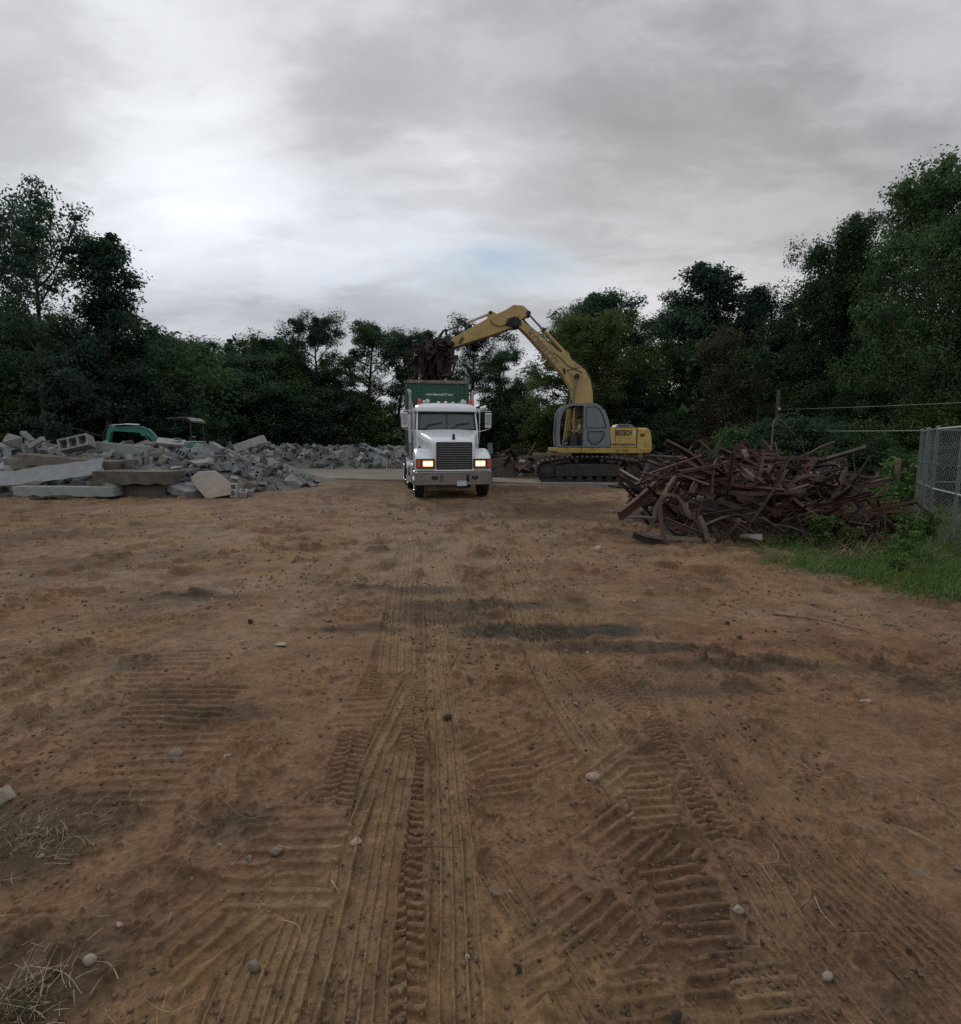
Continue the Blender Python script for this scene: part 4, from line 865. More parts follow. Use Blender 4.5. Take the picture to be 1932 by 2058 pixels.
# undercarriage, turned a little against the house
U = empty('undercarriage', (0, 0, 0), R(-6), E)
def track(s):
    yc = s * 1.12; pw = .56
    top = [(1.80, .92), (1.2, 1.06), (.4, 1.13), (-.4, 1.13), (-1.2, 1.05), (-1.80, .90)]
    loop = []
    for a in np.linspace(R(70), R(-90), 9): loop.append((1.86 + .42 * math.cos(a), .50 + .44 * math.sin(a)))
    loop.append((.9, .06)); loop.append((0, .06)); loop.append((-.9, .06))
    for a in np.linspace(R(-90), R(-250), 9): loop.append((-1.86 + .42 * math.cos(a), .50 + .44 * math.sin(a)))
    loop += [(-1.2, 1.04), (-.4, 1.10), (.4, 1.10), (1.2, 1.03)]
    P = [Vector((x, 0, z)) for x, z in loop]; n = len(P); per = [0]
    for i in range(n): per.append(per[-1] + (P[(i + 1) % n] - P[i]).length)
    def at(d):
        d %= per[-1]; i = max(k for k in range(n) if per[k] <= d + 1e-9); i = min(i, n - 1); f = (d - per[i]) / max(1e-6, per[i + 1] - per[i])
        a, b = P[i], P[(i + 1) % n]; return a.lerp(b, f), (b - a).normalized()
    m = MB(); cnt = 48; L = per[-1] / cnt
    for k in range(cnt):
        p, t = at(k * L); an = -math.atan2(t.z, t.x); nrm = Vector((-t.z, 0, t.x)); nrm = nrm if nrm.dot(p - Vector((0, 0, .55))) > 0 else -nrm
        c = p + nrm * .0; m.box((c.x, yc, c.z), (L * .96, pw, .035), (0, an, 0), TRK)
        for q in (-.33, .0, .33):
            g = p + t * (q * L) + nrm * .03; m.box((g.x, yc, g.z), (.022, pw, .045), (0, an, 0), TRK)
        for yy in (-.5, .5):
            g = p + nrm * .052; m.box((g.x, yc + yy * pw * .62, g.z), (.05, .15, .03), (0, an, 0), CLEAT)
        g = p - nrm * .06; m.box((g.x, yc, g.z), (L * .8, .16, .08), (0, an, 0), TRK)
    m.build('track_belt', None, U)
    m = MB(); m.prism([(1.45, .30), (1.45, .72), (.9, .82), (-.9, .82), (-1.45, .70), (-1.45, .30)], yc - s * .10, yc + s * .20, 'y'); m.box((.55, yc + s * .205, .72), (1.1, .02, .16)); m.build('track_frame', TRK, U, bevel=.02)
    m = MB()
    m.lathe([(.0, -.10), (.30, -.10), (.36, -.05), (.36, .05), (.30, .10), (.12, .14), (.0, .14)] if s > 0 else [(.0, .10), (.30, .10), (.36, .05), (.36, -.05), (.30, -.10), (.12, -.14), (.0, -.14)], (1.86, yc + s * .02, .50), 'y', 24)
    m.build('idler_wheel', TRK, U, smooth=40)
    m = MB()
    m.lathe([(.0, -.1), (.33, -.1), (.36, 0), (.33, .1), (.16, .20), (.0, .20)] if s > 0 else [(.0, .1), (.33, .1), (.36, 0), (.33, -.1), (.16, -.20), (.0, -.20)], (-1.86, yc, .50), 'y', 24)
    m.build('drive_sprocket', TRK, U, smooth=40)
    for x in (.55, -.5):
        m = MB(); m.cyl((x, yc - .1, .97), (x, yc + s * .22, .97), .09, 14); m.build('carrier_roller', TRK, U, smooth=40)
    for k in range(7):
        m = MB(); m.cyl((1.25 - k * .42, yc - .15, .20), (1.25 - k * .42, yc + .15, .20), .12, 14); m.build('track_roller', TRK, U, smooth=40)
track(1); track(-1)
m = MB(); m.box((0, 0, .75), (1.5, 1.7, .45)); m.cyl((0, 0, .95), (0, 0, 1.32), .70, 28); m.build('car_body', DARKM, U, smooth=35)
# house
m = MB(); m.prism([(1.62, 1.36), (1.62, 1.52), (-1.9, 1.52), (-2.45, 1.45), (-2.45, 1.30), (-1.9, 1.28), (1.5, 1.30)], -1.42, 1.42, 'y'); m.build('deck', YEL, E, bevel=.02)
m = MB(); m.prism([(-.68, 1.53), (-.68, 2.37), (-1.82, 2.39), (-1.82, 1.53)], .30, 1.40, 'y'); eng = m.build('engine_cover', YELC, E, bevel=.03)
m = MB(); m.prism([(-.1, 1.53), (-.2, 2.2), (-1.82, 2.35), (-1.82, 1.53)], -1.40, .28, 'y'); m.build('side_body', YEL, E, bevel=.03)
m = MB(); m.box((-1.2, 1.405, 1.66), (1.12, .012, .07)); m.build('rust_band', mat('rubbed_dirt_band', (.12, .095, .075), .8, var=.4, scale=9, dirt=(.40, .28, .07), dirt_amt=.35, dirt_scale=9), eng)
m = MB(); m.box((-.92, 1.403, 1.95), (.012, .012, .82)).box((-1.25, 1.402, 2.375), (1.1, .012, .012)); m.build('panel_seam', DARKM, eng)
text('lettering', 'BESTECH', .30, BLACK, eng, (-1.25, 1.412, 2.14), (R(90), 0, R(180)), .004, .98, .60, .008)
m = MB(); m.box((-1.70, 1.406, 2.17), (.14, .008, .12)); m.build('faded_sticker', mat('faded_sticker_white', (.52, .50, .44), .7, var=.25, scale=20), eng)
m = MB(); m.prism([(-1.84, 1.40), (-1.84, 2.37), (-2.28, 2.36), (-2.42, 2.26), (-2.50, 1.9), (-2.54, 1.40), (-2.35, 1.30)], -1.30, 1.36, 'y'); cw = m.build('counterweight', YELC, E, bevel=.07, seg=3)
m = MB(); m.box((-2.08, 1.366, 2.05), (.20, .008, .12)); m.build('red_decal', mat('dark_red_decal', (.16, .03, .025), .6, var=.5, scale=25), cw)
m = MB(); m.box((-1.825, 1.37, 1.88), (.03, .05, .98)); m.build('gap_strip', BLACK, E)
m = MB(); m.prism([(-.95, 2.39), (-1.05, 2.52), (-1.62, 2.52), (-1.75, 2.39)], .35, 1.2, 'y', CABG); m.box((-1.33, 1.205, 2.455), (.48, .012, .05), mat=BLACK); m.build('air_intake_hood', None, E, bevel=.015)
m = MB(); m.tube([(-1.5, .8, 2.5), (-1.62, .8, 2.62), (-1.7, .85, 2.66)], .03, 8); m.build('exhaust_pipe', DARKM, E, smooth=60)
m = MB(); m.tube([(.8, -1.3, 2.2), (.8, -1.3, 2.75), (-.2, -1.3, 2.85), (-.8, -1.3, 2.4)], .02, 8); m.build('handrail', CABG, E, smooth=60)
# cab shell: rounded frame with open front half of the door side and glass
prof = [(1.55, 1.56), (1.58, 2.1), (1.53, 2.75), (1.44, 3.12), (1.25, 3.32), (.95, 3.40), (.0, 3.40), (-.22, 3.31), (-.40, 3.10), (-.55, 2.75), (-.66, 2.3), (-.70, 1.56)]
def inset(P, k):
    c = Vector((sum(p[0] for p in P) / len(P), sum(p[1] for p in P) / len(P))); return [((Vector(p) - c) * k + c)[:] for p in P]
cabE = MB()
yo, yi = 1.42, 1.36
outer = prof
openF = [(1.42, 1.66), (1.46, 2.1), (1.42, 2.72), (1.32, 3.06), (1.14, 3.22), (.92, 3.28), (.49, 3.28), (.49, 1.62), (1.25, 1.62)]
openW = [(.36, 3.24), (-.05, 3.24), (-.22, 3.12), (-.36, 2.85), (-.50, 2.42), (-.51, 2.36), (.36, 2.36)]
openD = [(.28, 2.20), (-.42, 2.20), (-.44, 2.08), (-.28, 1.78), (-.12, 1.66), (.10, 1.66), (.26, 1.86)]
def plate_with_holes(name, outline, holes, y0, y1, m, parent):
    """flat panel with cut openings, triangulated and given thickness"""
    cu = bpy.data.curves.new(name, 'CURVE'); cu.dimensions = '2D'; cu.fill_mode = 'BOTH'; cu.extrude = abs(y1 - y0) / 2
    for P in [outline] + holes:
        s = cu.splines.new('POLY'); s.points.add(len(P) - 1); s.use_cyclic_u = True
        for q, p in zip(s.points, P): q.co = (p[0], p[1], 0, 1)
    t = bpy.data.objects.new(name, cu); C.objects.link(t); bpy.context.view_layer.update()
    me = bpy.data.meshes.new_from_object(t.evaluated_get(bpy.context.evaluated_depsgraph_get())); bpy.data.objects.remove(t)
    me.materials.clear(); me.materials.append(m); me.name = name
    o = bpy.data.objects.new(name, me); C.objects.link(o); o.parent = parent; o.location = (0, (y0 + y1) / 2, 0); o.rotation_euler = (R(90), 0, 0); return o
cab_o = plate_with_holes('cab_frame', outer, [openF, openW, openD], yi, yo, CABG, E)
plate_with_holes('cab_inner_frame', outer, [openF, [(.36, 3.24), (-.05, 3.24), (-.36, 2.85), (-.52, 2.3), (-.52, 1.7), (.36, 1.7)]], .36, .42, CABG, E)
m = MB(); rings = []
for (x, z) in prof: rings.append([(x, yi + .001, z), (x, .419, z), (x * .97 + .012, .419, (z - 2.5) * .97 + 2.5), (x * .97 + .012, yi + .001, (z - 2.5) * .97 + 2.5)])
# skin over the top and the rear
m.loft(rings[4:9]); m.build('cab_roof', CABG, E, smooth=40)
m = MB()
for y in (.45, 1.36):
    m.sweep([(p[0], y, p[1]) for p in prof[:5]], [(-.04, -.04), (.04, -.04), (.04, .04), (-.04, .04)], up=(0, 1, 0)); m.sweep([(p[0], y, p[1]) for p in prof[8:]], [(-.04, -.04), (.04, -.04), (.04, .04), (-.04, .04)], up=(0, 1, 0))
m.build('cab_post', CABG, E)
m = MB(); m.box((.44, 1.30, 2.4), (.11, .10, 1.6)); m.build('door_post', CABG, E, bevel=.02)
EGL = glass('digger_glass', (.45, .55, .53), .03, .06, .05)
m = MB(); m.loft([[(p[0] * .995, .46, p[1]), (p[0] * .995, 1.33, p[1]), (p[0] * .995 - .008, 1.33, p[1]), (p[0] * .995 - .008, .46, p[1])] for p in prof[1:5]]); m.build('front_window', EGL, E)
m = MB(); m.prism(openW, 1.385, 1.392, 'y'); m.build('side_window', EGL, E)
m = MB(); m.prism(openD, 1.380, 1.388, 'y'); dw = m.build('door_window', glass('lower_glass', (.10, .13, .15), .05, .05, .10), E)
m = MB(); m.tube([(p[0], 1.425, p[1]) for p in openD] + [(openD[0][0], 1.425, openD[0][1])], .022, 6); m.tube([(p[0], 1.425, p[1]) for p in openW] + [(openW[0][0], 1.425, openW[0][1])], .016, 6); m.build('window_seal', BLACK, E, smooth=60)
m = MB(); m.tube([(p[0], 1.425, p[1]) for p in openF] + [(openF[0][0], 1.425, openF[0][1])], .018, 6); m.build('door_seal', BLACK, E, smooth=60)
m = MB(); m.box((-.62, .9, 2.0), (.08, .9, .9)); m.box((.4, .9, 1.54), (2.2, .95, .04)); m.build('cab_floor', DARKM, E)
m = MB(); m.prism([(.20, 1.72), (.78, 1.74), (.78, 1.88), (.34, 1.88), (.22, 2.45), (.18, 2.72), (.10, 2.70), (.14, 2.4)], .65, 1.15, 'y'); m.build('seat', INTER, E, bevel=.04)
for y in (.56, 1.24):
    m = MB(); m.box((.85, y, 1.80), (.30, .10, .44)); co = m.build('console', INTER, E, bevel=.03); m = MB(); m.tube([(.95, y, 2.0), (1.0, y, 2.28)], .018, 6); m.build('lever', INTER, co)
m = MB(); m.tube([(1.60, 1.40, 2.6), (1.66, 1.42, 2.7), (1.64, 1.42, 3.0), (1.5, 1.42, 3.1)], .016, 6); m.box((1.67, 1.45, 2.85), (.05, .14, .26)); m.build('cab_mirror', CABG, E)
# boom
bo = [(.62, 1.75), (.66, 2.6), (.60, 3.5), (.72, 4.10), (1.10, 4.78), (1.95, 5.72), (2.75, 6.62), (3.13, 7.00), (3.36, 7.02), (3.46, 7.2), (3.36, 7.38), (3.12, 7.42), (2.9, 7.20), (2.3, 6.72), (1.30, 5.86), (.62, 5.42), (.12, 5.02), (-.12, 4.58), (-.22, 4.0), (-.20, 2.6), (-.12, 1.75)]
def pk(P, y0, y1, nm, mt, bev=.02, pr=None):
    m = MB(); m.prism(P, y0, y1, 'y'); return m.build(nm, mt, pr or E, bevel=bev)
boom = pk(bo, -.30, .30, 'boom', BOOMY)
m = MB()
for s in (-1, 1): m.tube([(-.05, s * .12, 2.0), (-.26, s * .12, 4.0), (-.16, s * .12, 4.75), (.10, s * .12, 5.16), (.60, s * .12, 5.52), (1.3, s * .12, 5.98), (2.6, s * .12, 7.02), (3.0, s * .12, 7.5)], .025, 8)
m.tube([(.25, .315, 4.9), (.9, .315, 5.2), (1.3, .315, 5.62), (1.55, .315, 5.80)], .018, 6); m.tube([(.72, .315, 4.75), (.95, .315, 5.0), (.40, .315, 5.14)], .016, 6)
m.build('boom_hose', HOSE, boom, smooth=60)
LP = mat('faded_plum_lettering', (.16, .11, .12), .7, var=.3, scale=14); bd = math.atan2(7.05 - 4.80, 3.0 - 1.0)
text('lettering', 'KOBELCO', .41, LP, boom, (2.06, .306, 6.03), (R(90), R(-50) * 0, R(180)), .004, 1.0, .98, .004)
boom.children[-1].rotation_euler = Euler((R(90), 0, R(180))); lo = [c for c in boom.children if c.name.startswith('lettering')][0]
lo.rotation_euler = (Matrix.Rotation(-R(47.5), 4, 'Y') @ Euler((R(90), 0, R(180))).to_matrix().to_4x4()).to_euler()
# stick
so_ = [(2.62, 7.68), (2.92, 7.95), (3.35, 7.99), (3.72, 7.75), (4.42, 7.44), (6.14, 6.46), (6.24, 6.22), (6.10, 6.05), (4.16, 6.68), (3.34, 6.98), (3.10, 7.28), (2.66, 7.52)]
stick = pk(so_, -.24, .24, 'stick', BOOMY)
m = MB(); m.cyl((3.30, -.36, 7.20), (3.30, .36, 7.20), .15, 18); m.cyl((2.68, -.28, 7.60), (2.68, .28, 7.60), .11, 16); m.cyl((6.12, -.28, 6.22), (6.12, .28, 6.22), .10, 14); m.build('pivot_pin', DARKM, stick, smooth=40)
pk([(2.98, 7.02), (3.30, 6.94), (3.75, 7.05), (3.62, 7.36), (3.30, 7.45), (3.02, 7.30)], -.31, .315, 'knuckle_bracket', DARKM, .03)
m = MB()
for s in (-1, 1): m.tube([(3.1, s * .30, 7.45), (3.5, s * .33, 7.12), (4.0, s * .30, 6.98), (4.35, s * .28, 7.15), (4.45, s * .2, 7.45)], .022, 6)
m.build('stick_hose', HOSE, stick, smooth=60)
m = MB(); m.prism([(5.75, 6.20), (5.60, 6.40), (5.66, 6.55), (5.78, 6.42), (5.86, 6.25)], .245, .255, 'y'); m.build('rust_patch', RUSTY, stick)
def ram(a, b, split, r, nm, y=0, col=BOOMY):
    A, B = Vector((a[0], y, a[1])), Vector((b[0], y, b[1])); S = A.lerp(B, split)
    m = MB(); m.cyl(A, S, r, 14); o = m.build(nm, col, E, smooth=50); m = MB(); m.cyl(S, B, r * .55, 12); m.build('rod', ROD, o, smooth=50); m = MB(); m.cyl(S - (S - A).normalized() * .12, S, r * 1.18, 14)
    m.build('gland', DARKM, o, smooth=50)
    for e_, k_ in ((A, 1.1), (B, .9)): m = MB(); m.cyl(e_ + Vector((0, -.12, 0)), e_ + Vector((0, .12, 0)), r * k_, 12); m.build('ram_eye', DARKM, o, smooth=50)
ram((.95, 5.80), (2.66, 7.62), .62, .085, 'stick_ram'); pk([(.70, 5.45), (.86, 5.86), (1.06, 5.90), (1.30, 5.83)], -.16, .16, 'ram_bracket', BOOMY, .01)
ram((4.40, 7.66), (6.42, 6.86), .60, .075, 'bucket_ram', 0, ALU); pk([(4.0, 7.55), (4.32, 7.74), (4.48, 7.72), (4.56, 7.35)], -.1, .1, 'ram_bracket', BOOMY, .01)
ram((.98, 1.75), (.52, 4.72), .56, .085, 'boom_ram', .42, BOOMY); ram((.98, 1.75), (.52, 4.72), .56, .085, 'boom_ram', -.42, BOOMY)
m = MB(); m.cyl((.52, -.5, 4.72), (.52, .5, 4.72), .12, 16); m.build('ram_pin', mat('dark_rust_pin', (.09, .035, .022), .8, var=.3), boom, smooth=50)
pk([(1.00, 4.86), (1.10, 4.86), (1.14, 5.10), (1.04, 5.12)], .30, .36, 'work_lamp', BLACK, .01)
pk([(6.42, 6.90), (6.50, 6.86), (6.32, 6.34), (6.22, 6.30)], -.2, .2, 'tipping_link', DARKM, .01)
pk([(6.50, 6.90), (6.58, 6.84), (6.86, 6.42), (6.80, 6.36)], -.2, .2, 'tipping_link', DARKM, .01)
# bucket with thumb, jaws closed round the scrap
bk = [(6.05, 6.22), (6.35, 6.42), (6.85, 6.44), (7.25, 6.25), (7.42, 5.85), (7.40, 5.45), (7.30, 5.15), (7.20, 5.18), (7.24, 5.5), (7.2, 5.82), (7.02, 6.08), (6.72, 6.2), (6.4, 6.16), (6.2, 6.05)]
bucket = pk(bk, -.55, .55, 'bucket', DARKM, .015)
m = MB()
for k in range(5): m.prism([(7.21, 5.18), (7.30, 5.16), (7.20, 4.92)], -.52 + k * .24, -.44 + k * .24, 'y')
m.build('bucket_teeth', DARKM, bucket)
m = MB()
for y in (-.3, 0, .3): m.prism([(6.05, 6.05), (6.22, 6.02), (6.25, 5.6), (6.42, 5.25), (6.62, 5.0), (6.52, 4.95), (6.25, 5.2), (6.08, 5.6)], y - .05, y + .05, 'y')
m.build('thumb', DARKM, E, bevel=.01)
def seat_boom(ob, base):
    """boom measures were read off level sight lines: settle them to true heights at the boom's distance"""
    def cr(x, z): p = W(966 + (4.85 - x) * 44, 896 - (z - 1.6) * 44, 25.0); return 4.85 - p[0], p[2]
    f = lambda x, z: (lambda q, k: (x + (q[0] - x) * k, z + (q[1] - z) * k))(cr(x, z), min(1, max(0, (z - 2.6) / .8)))
    if ob.type == 'MESH' and ob.name.split('.')[0] != 'lettering':
        for v in ob.data.vertices: a, b = f(v.co.x, v.co.z); v.co.x, v.co.z = a, b
    else: a, b = f(ob.location.x, ob.location.z); ob.location.x, ob.location.z = a, b
    for c in ob.children: seat_boom(c, base)
for ch_ in list(E.children):
    if ch_.name.split('.')[0] in ('boom', 'stick', 'knuckle_bracket', 'stick_ram', 'bucket_ram', 'boom_ram', 'ram_bracket', 'work_lamp', 'tipping_link', 'bucket', 'thumb'): seat_boom(ch_, E)
# operator
SKIN = mat('skin', (.33, .19, .13), .6, var=.06); HIVIS = mat('hi_vis_vest', (.50, .78, .03), .7, var=.1, emit=None); CAPD = mat('dark_cap', (.012, .012, .015), .8); JEAN = mat('dark_trousers', (.03, .035, .05), .85)
def skin_body(name, chain, m, parent, sub=2):
    """chain: list of (id, parent id, (x,y,z), radius)"""
    ids = {c[0]: i for i, c in enumerate(chain)}; me = bpy.data.meshes.new(name)
    me.from_pydata([c[2] for c in chain], [(ids[c[1]], ids[c[0]]) for c in chain if c[1] is not None], [])
    o = bpy.data.objects.new(name, me); C.objects.link(o); o.parent = parent
    sk = o.modifiers.new('skin', 'SKIN'); sv = me.skin_vertices[0].data
    for i, c in enumerate(chain): sv[i].radius = (c[3], c[3] * (c[4] if len(c) > 4 else 1)); sv[i].use_root = (i == 0)
    ss = o.modifiers.new('sub', 'SUBSURF'); ss.levels = sub; ss.render_levels = sub; sk.use_smooth_shade = True
    me.materials.append(m); return o
PP = empty('person', (0, 0, 0)); PP.matrix_world = Matrix.Translation(E.location) @ E.rotation_euler.to_matrix().to_4x4() @ Matrix.Translation((.50, .95, 1.93))
tag(PP, 'operator in dark cap and hi-vis yellow vest seated in the grey digger cab', 'person')
ch = [('p', None, (0, 0, .08), .15), ('w', 'p', (.0, 0, .26), .13), ('c', 'w', (.02, 0, .46), .155), ('n0', 'c', (.03, 0, .60), .07), ('n', 'n0', (.05, 0, .66), .055), ('h', 'n', (.07, 0, .76), .088), ('h2', 'h', (.07, 0, .86), .085)]
for s, q in ((1, 'l'), (-1, 'r')):
    ch += [('s' + q, 'c', (.02, s * .20, .52), .065), ('e' + q, 's' + q, (.14, s * .25, .28), .045), ('a' + q, 'e' + q, (.40, s * .24, .30), .032), ('m' + q, 'a' + q, (.50, s * .23, .33), .035),
           ('t' + q, 'p', (.12, s * .11, .07), .095), ('k' + q, 't' + q, (.48, s * .14, .12), .065), ('f' + q, 'k' + q, (.62, s * .14, -.24), .042), ('g' + q, 'f' + q, (.76, s * .15, -.27), .04)]
body = skin_body('body', ch, SKIN, PP)
vest = skin_body('vest', [('p', None, (-.005, 0, .10), .165), ('w', 'p', (-.005, 0, .27), .15), ('c', 'w', (.015, 0, .45), .178), ('n', 'c', (.02, 0, .56), .10), ('sl', 'c', (.02, .20, .53), .085), ('sr', 'c', (.02, -.20, .53), .085)], HIVIS, PP)
m = MB(); m.lathe([(.100, .0), (.105, .04), (.090, .09), (.05, .12), (0, .125)], (.07, 0, .84), 'z', 18); m.prism([(.14, .85), (.24, .84), (.24, .855), (.14, .87)], -.07, .07, 'y'); m.build('cap', CAPD, PP, smooth=50)
tr = skin_body('trousers', [('p', None, (0, 0, .06), .155)] + [c for s, q in ((1, 'l'), (-1, 'r')) for c in (('t' + q, 'p', (.12, s * .11, .07), .105), ('k' + q, 't' + q, (.48, s * .14, .12), .075), ('f' + q, 'k' + q, (.61, s * .14, -.20), .055))], JEAN, PP)
# ------------------------------------------------------------------ small green excavator behind the rubble
MG = mat('teal_green_paint', (.012, .165, .118), .45, var=.12, scale=4, dirt=(.05, .05, .04), dirt_amt=.2)
CREAM = mat('dark_canopy', (.045, .045, .043), .5, var=.1)
ME = empty('mini_excavator', (-14.3, 26.5, .40), R(180)); MESC = lambda P: [(.95 + (x - .95) * .86, .75 + (z - .75) * .74) for x, z in P]; tag(ME, 'small teal-green excavator with open canopy half hidden behind the concrete rubble', 'excavator')
def mk(P, y0, y1, nm, mt, bev=.015, pr=ME): m = MB(); m.prism(P, y0, y1, 'y'); return m.build(nm, mt, pr, bevel=bev)
for s in (-1, 1):
    m = MB(); P = [(.85 + .22 * math.cos(a), .24 + .22 * math.sin(a)) for a in np.linspace(R(90), R(-90), 8)] + [(-.85 + .22 * math.cos(a), .24 + .22 * math.sin(a)) for a in np.linspace(R(-90), R(-270), 8)]
    m.prism(P, s * .55, s * .9, 'y'); m.build('track', RUBBER, ME, bevel=.02)
m = MB(); m.cyl((0, 0, .4), (0, 0, .62), .4, 18); m.build('slew_ring', DARKM, ME)
mk([(.62, .62), (.62, .85), (.2, .92), (-.2, 1.02), (-.22, 1.36), (-.75, 1.38), (-.92, 1.2), (-.95, .66)], -.72, .72, 'body', MG, .05)
mk([(-.28, 1.36), (-.28, 1.42), (-.80, 1.42), (-.80, 1.36)], -.62, .66, 'engine_lid', mat('pale_lid', (.35, .40, .38), .5), .02)
mk([(-.1, 1.0), (-.1, 1.16), (-.35, 1.2), (-.45, 1.65), (-.55, 1.65), (-.52, 1.0)], -.25, .25, 'seat', BLACK, .04)
m = MB()
for s in (-1, 1): m.tube([(-.72, s * .58, 1.35), (-.72, s * .58, 2.35), (-.60, s * .58, 2.48)], .035, 8)
m.build('canopy_post', BLACK, ME, smooth=60); mk([(.38, 2.44), (.36, 2.49), (-.3, 2.54), (-.62, 2.52), (-.84, 2.36), (-.86, 2.26), (-.76, 2.34), (-.58, 2.46), (-.28, 2.48)], -.66, .66, 'canopy', CREAM, .015)
m = MB(); m.tube([(.42, .2, .9), (.46, .2, 1.4)], .03, 6); m.tube([(.42, -.2, .9), (.46, -.2, 1.4)], .03, 6); m.box((.3, 0, 1.30), (.2, .7, .2)); m.build('controls', BLACK, ME)
bm_ = [(.95, .75), (1.10, 1.15), (1.62, 1.85), (1.90, 2.12), (2.15, 2.18), (3.55, 2.30), (3.72, 2.42), (3.55, 2.55), (2.05, 2.60), (1.62, 2.40), (1.35, 2.05), (.80, 1.12), (.75, .75)]
mb_ = mk(MESC(bm_), -.11, .11, 'boom', MG, .02); mk(MESC([(2.16, 2.19), (2.05, 1.98), (1.85, 1.96), (1.78, 2.1)]), -.10, .10, 'ram_lug', MG, .01)
q3 = lambda x, y, z: (.95 + (x - .95) * .86, y, .75 + (z - .75) * .74)
m = MB(); m.cyl(q3(1.25, 0, .85), q3(1.6, 0, 1.45), .06, 10); m.build('boom_ram', BLACK, ME, smooth=50); m = MB(); m.cyl(q3(1.6, 0, 1.45), q3(1.95, 0, 2.05), .035, 8); m.build('ram_rod', ROD, ME, smooth=50)
m = MB(); m.cyl(q3(2.2, 0, 2.70), q3(2.95, 0, 2.74), .05, 10); m.cyl(q3(2.95, 0, 2.74), q3(3.72, 0, 2.68), .03, 8); m.build('stick_ram', ALU, ME, smooth=50)
mk(MESC([(3.5, 2.35), (3.62, 2.62), (3.80, 2.72), (3.92, 2.55), (4.12, 1.4), (4.02, 1.38), (3.75, 2.2)]), -.09, .09, 'stick', MG, .015)
mk(MESC([(4.15, 1.5), (4.25, 1.1), (4.1, .8), (3.8, .7), (3.7, .85), (3.95, 1.0), (4.0, 1.4)]), -.28, .28, 'bucket', DARKM, .02)
m = MB(); m.tube([q3(3.85, .1, 2.6), q3(4.15, .1, 2.2), q3(4.22, .1, 1.6)], .03, 6); m.build('bucket_ram', BLACK, ME, smooth=50)
m = MB(); m.tube([q3(1.4, .12, 2.05), q3(1.75, .12, 2.42), q3(2.2, .12, 2.52), q3(3.5, .12, 2.46)], .018, 6); m.build('hose', HOSE, ME)
# ------------------------------------------------------------------ rubble, scrap steel, timber debris
CON = [mat('grey_concrete', (.175, .186, .195), .95, var=.25, scale=5, dirt=(.09, .082, .07), dirt_amt=.42, dirt_scale=3, bump=.5, bscale=18, rand=.45),
       mat('pale_concrete', (.285, .283, .278), .95, var=.2, scale=5, dirt=(.16, .135, .105), dirt_amt=.38, dirt_scale=3, bump=.5, bscale=18, rand=.3),
       mat('brown_grey_concrete', (.175, .152, .128), .95, var=.25, scale=4, dirt=(.11, .085, .06), dirt_amt=.4, dirt_scale=3, bump=.5, bscale=18, rand=.25)]
SLABG = mat('greenish_white_slab', (.24, .27, .25), .9, var=.10, scale=3, dirt=(.22, .20, .16), dirt_amt=.35, bump=.3)
SLABP = mat('pinkish_tan_slab', (.27, .225, .19), .95, var=.14, scale=3, dirt=(.30, .31, .31), dirt_amt=.35, bump=.5)
SLABB = mat('bluish_white_slab', (.23, .25, .262), .9, var=.16, scale=4, dirt=(.24, .20, .165), dirt_amt=.5, bump=.3)
DARKC = mat('dark_stained_concrete', (.105, .092, .075), .95, var=.35, scale=3, dirt=(.20, .18, .15), dirt_amt=.2, bump=.6)
FINES = mat('crushed_fines', (.15, .145, .135), 1.0, var=.45, scale=8, dirt=(.10, .08, .06), dirt_amt=.4, bump=1.0, bscale=12)
def grid_prism(xs, ys, solid, h):
    """block with rectangular hollows through it"""
    vs, idx, fs = [], {}, []
    def vid(i, j, k):
        if (i, j, k) not in idx: idx[(i, j, k)] = len(vs); vs.append((xs[i], ys[j], -h / 2 if k == 0 else h / 2))
        return idx[(i, j, k)]
    nx, ny = len(xs) - 1, len(ys) - 1; S = lambda i, j: 0 <= i < nx and 0 <= j < ny and solid(i, j)
    for i in range(nx):
        for j in range(ny):
            if not S(i, j): continue
            fs.append((vid(i, j, 1), vid(i + 1, j, 1), vid(i + 1, j + 1, 1), vid(i, j + 1, 1))); fs.append((vid(i, j, 0), vid(i, j + 1, 0), vid(i + 1, j + 1, 0), vid(i + 1, j, 0)))
            for di, dj, a, b in ((-1, 0, (i, j), (i, j + 1)), (1, 0, (i + 1, j), (i + 1, j + 1)), (0, -1, (i, j), (i + 1, j)), (0, 1, (i, j + 1), (i + 1, j + 1))):
                if not S(i + di, j + dj): fs.append((vid(*a, 0), vid(*b, 0), vid(*b, 1), vid(*a, 1)))
    return vs, fs
def hollow(L=.40, Wd=.20, h=.20, n=2, t=.035, broken=0, seed=0):
    cell = (L - t * (n + 1)) / n; xs = [-L / 2]
    for k in range(n): xs += [xs[-1] + t, xs[-1] + t + cell]
    xs.append(L / 2); ys = [-Wd / 2, -Wd / 2 + t, Wd / 2 - t, Wd / 2]
    lost = {(2 * n, 1), (2 * n, 0), (2 * n - 1, 0)} if broken else set()
    vs, fs = grid_prism(xs, ys, lambda i, j: not (j == 1 and i % 2 == 1) and (i, j) not in lost, h); m = MB(); m.add(vs, fs); return m
def hull(pts, name, m):
    bm = bmesh.new()
    for p in pts: bm.verts.new(p)
    r = bmesh.ops.convex_hull(bm, input=bm.verts); 
    dead = [g for g in r['geom_interior'] if isinstance(g, bmesh.types.BMVert)] + [v for v in bm.verts if not v.link_faces]
    bmesh.ops.delete(bm, geom=list(set(dead)), context='VERTS'); bmesh.ops.dissolve_limit(bm, angle_limit=R(6), verts=bm.verts, edges=bm.edges)
    me = bpy.data.meshes.new(name); bm.to_mesh(me); bm.free(); me.materials.append(m); return me
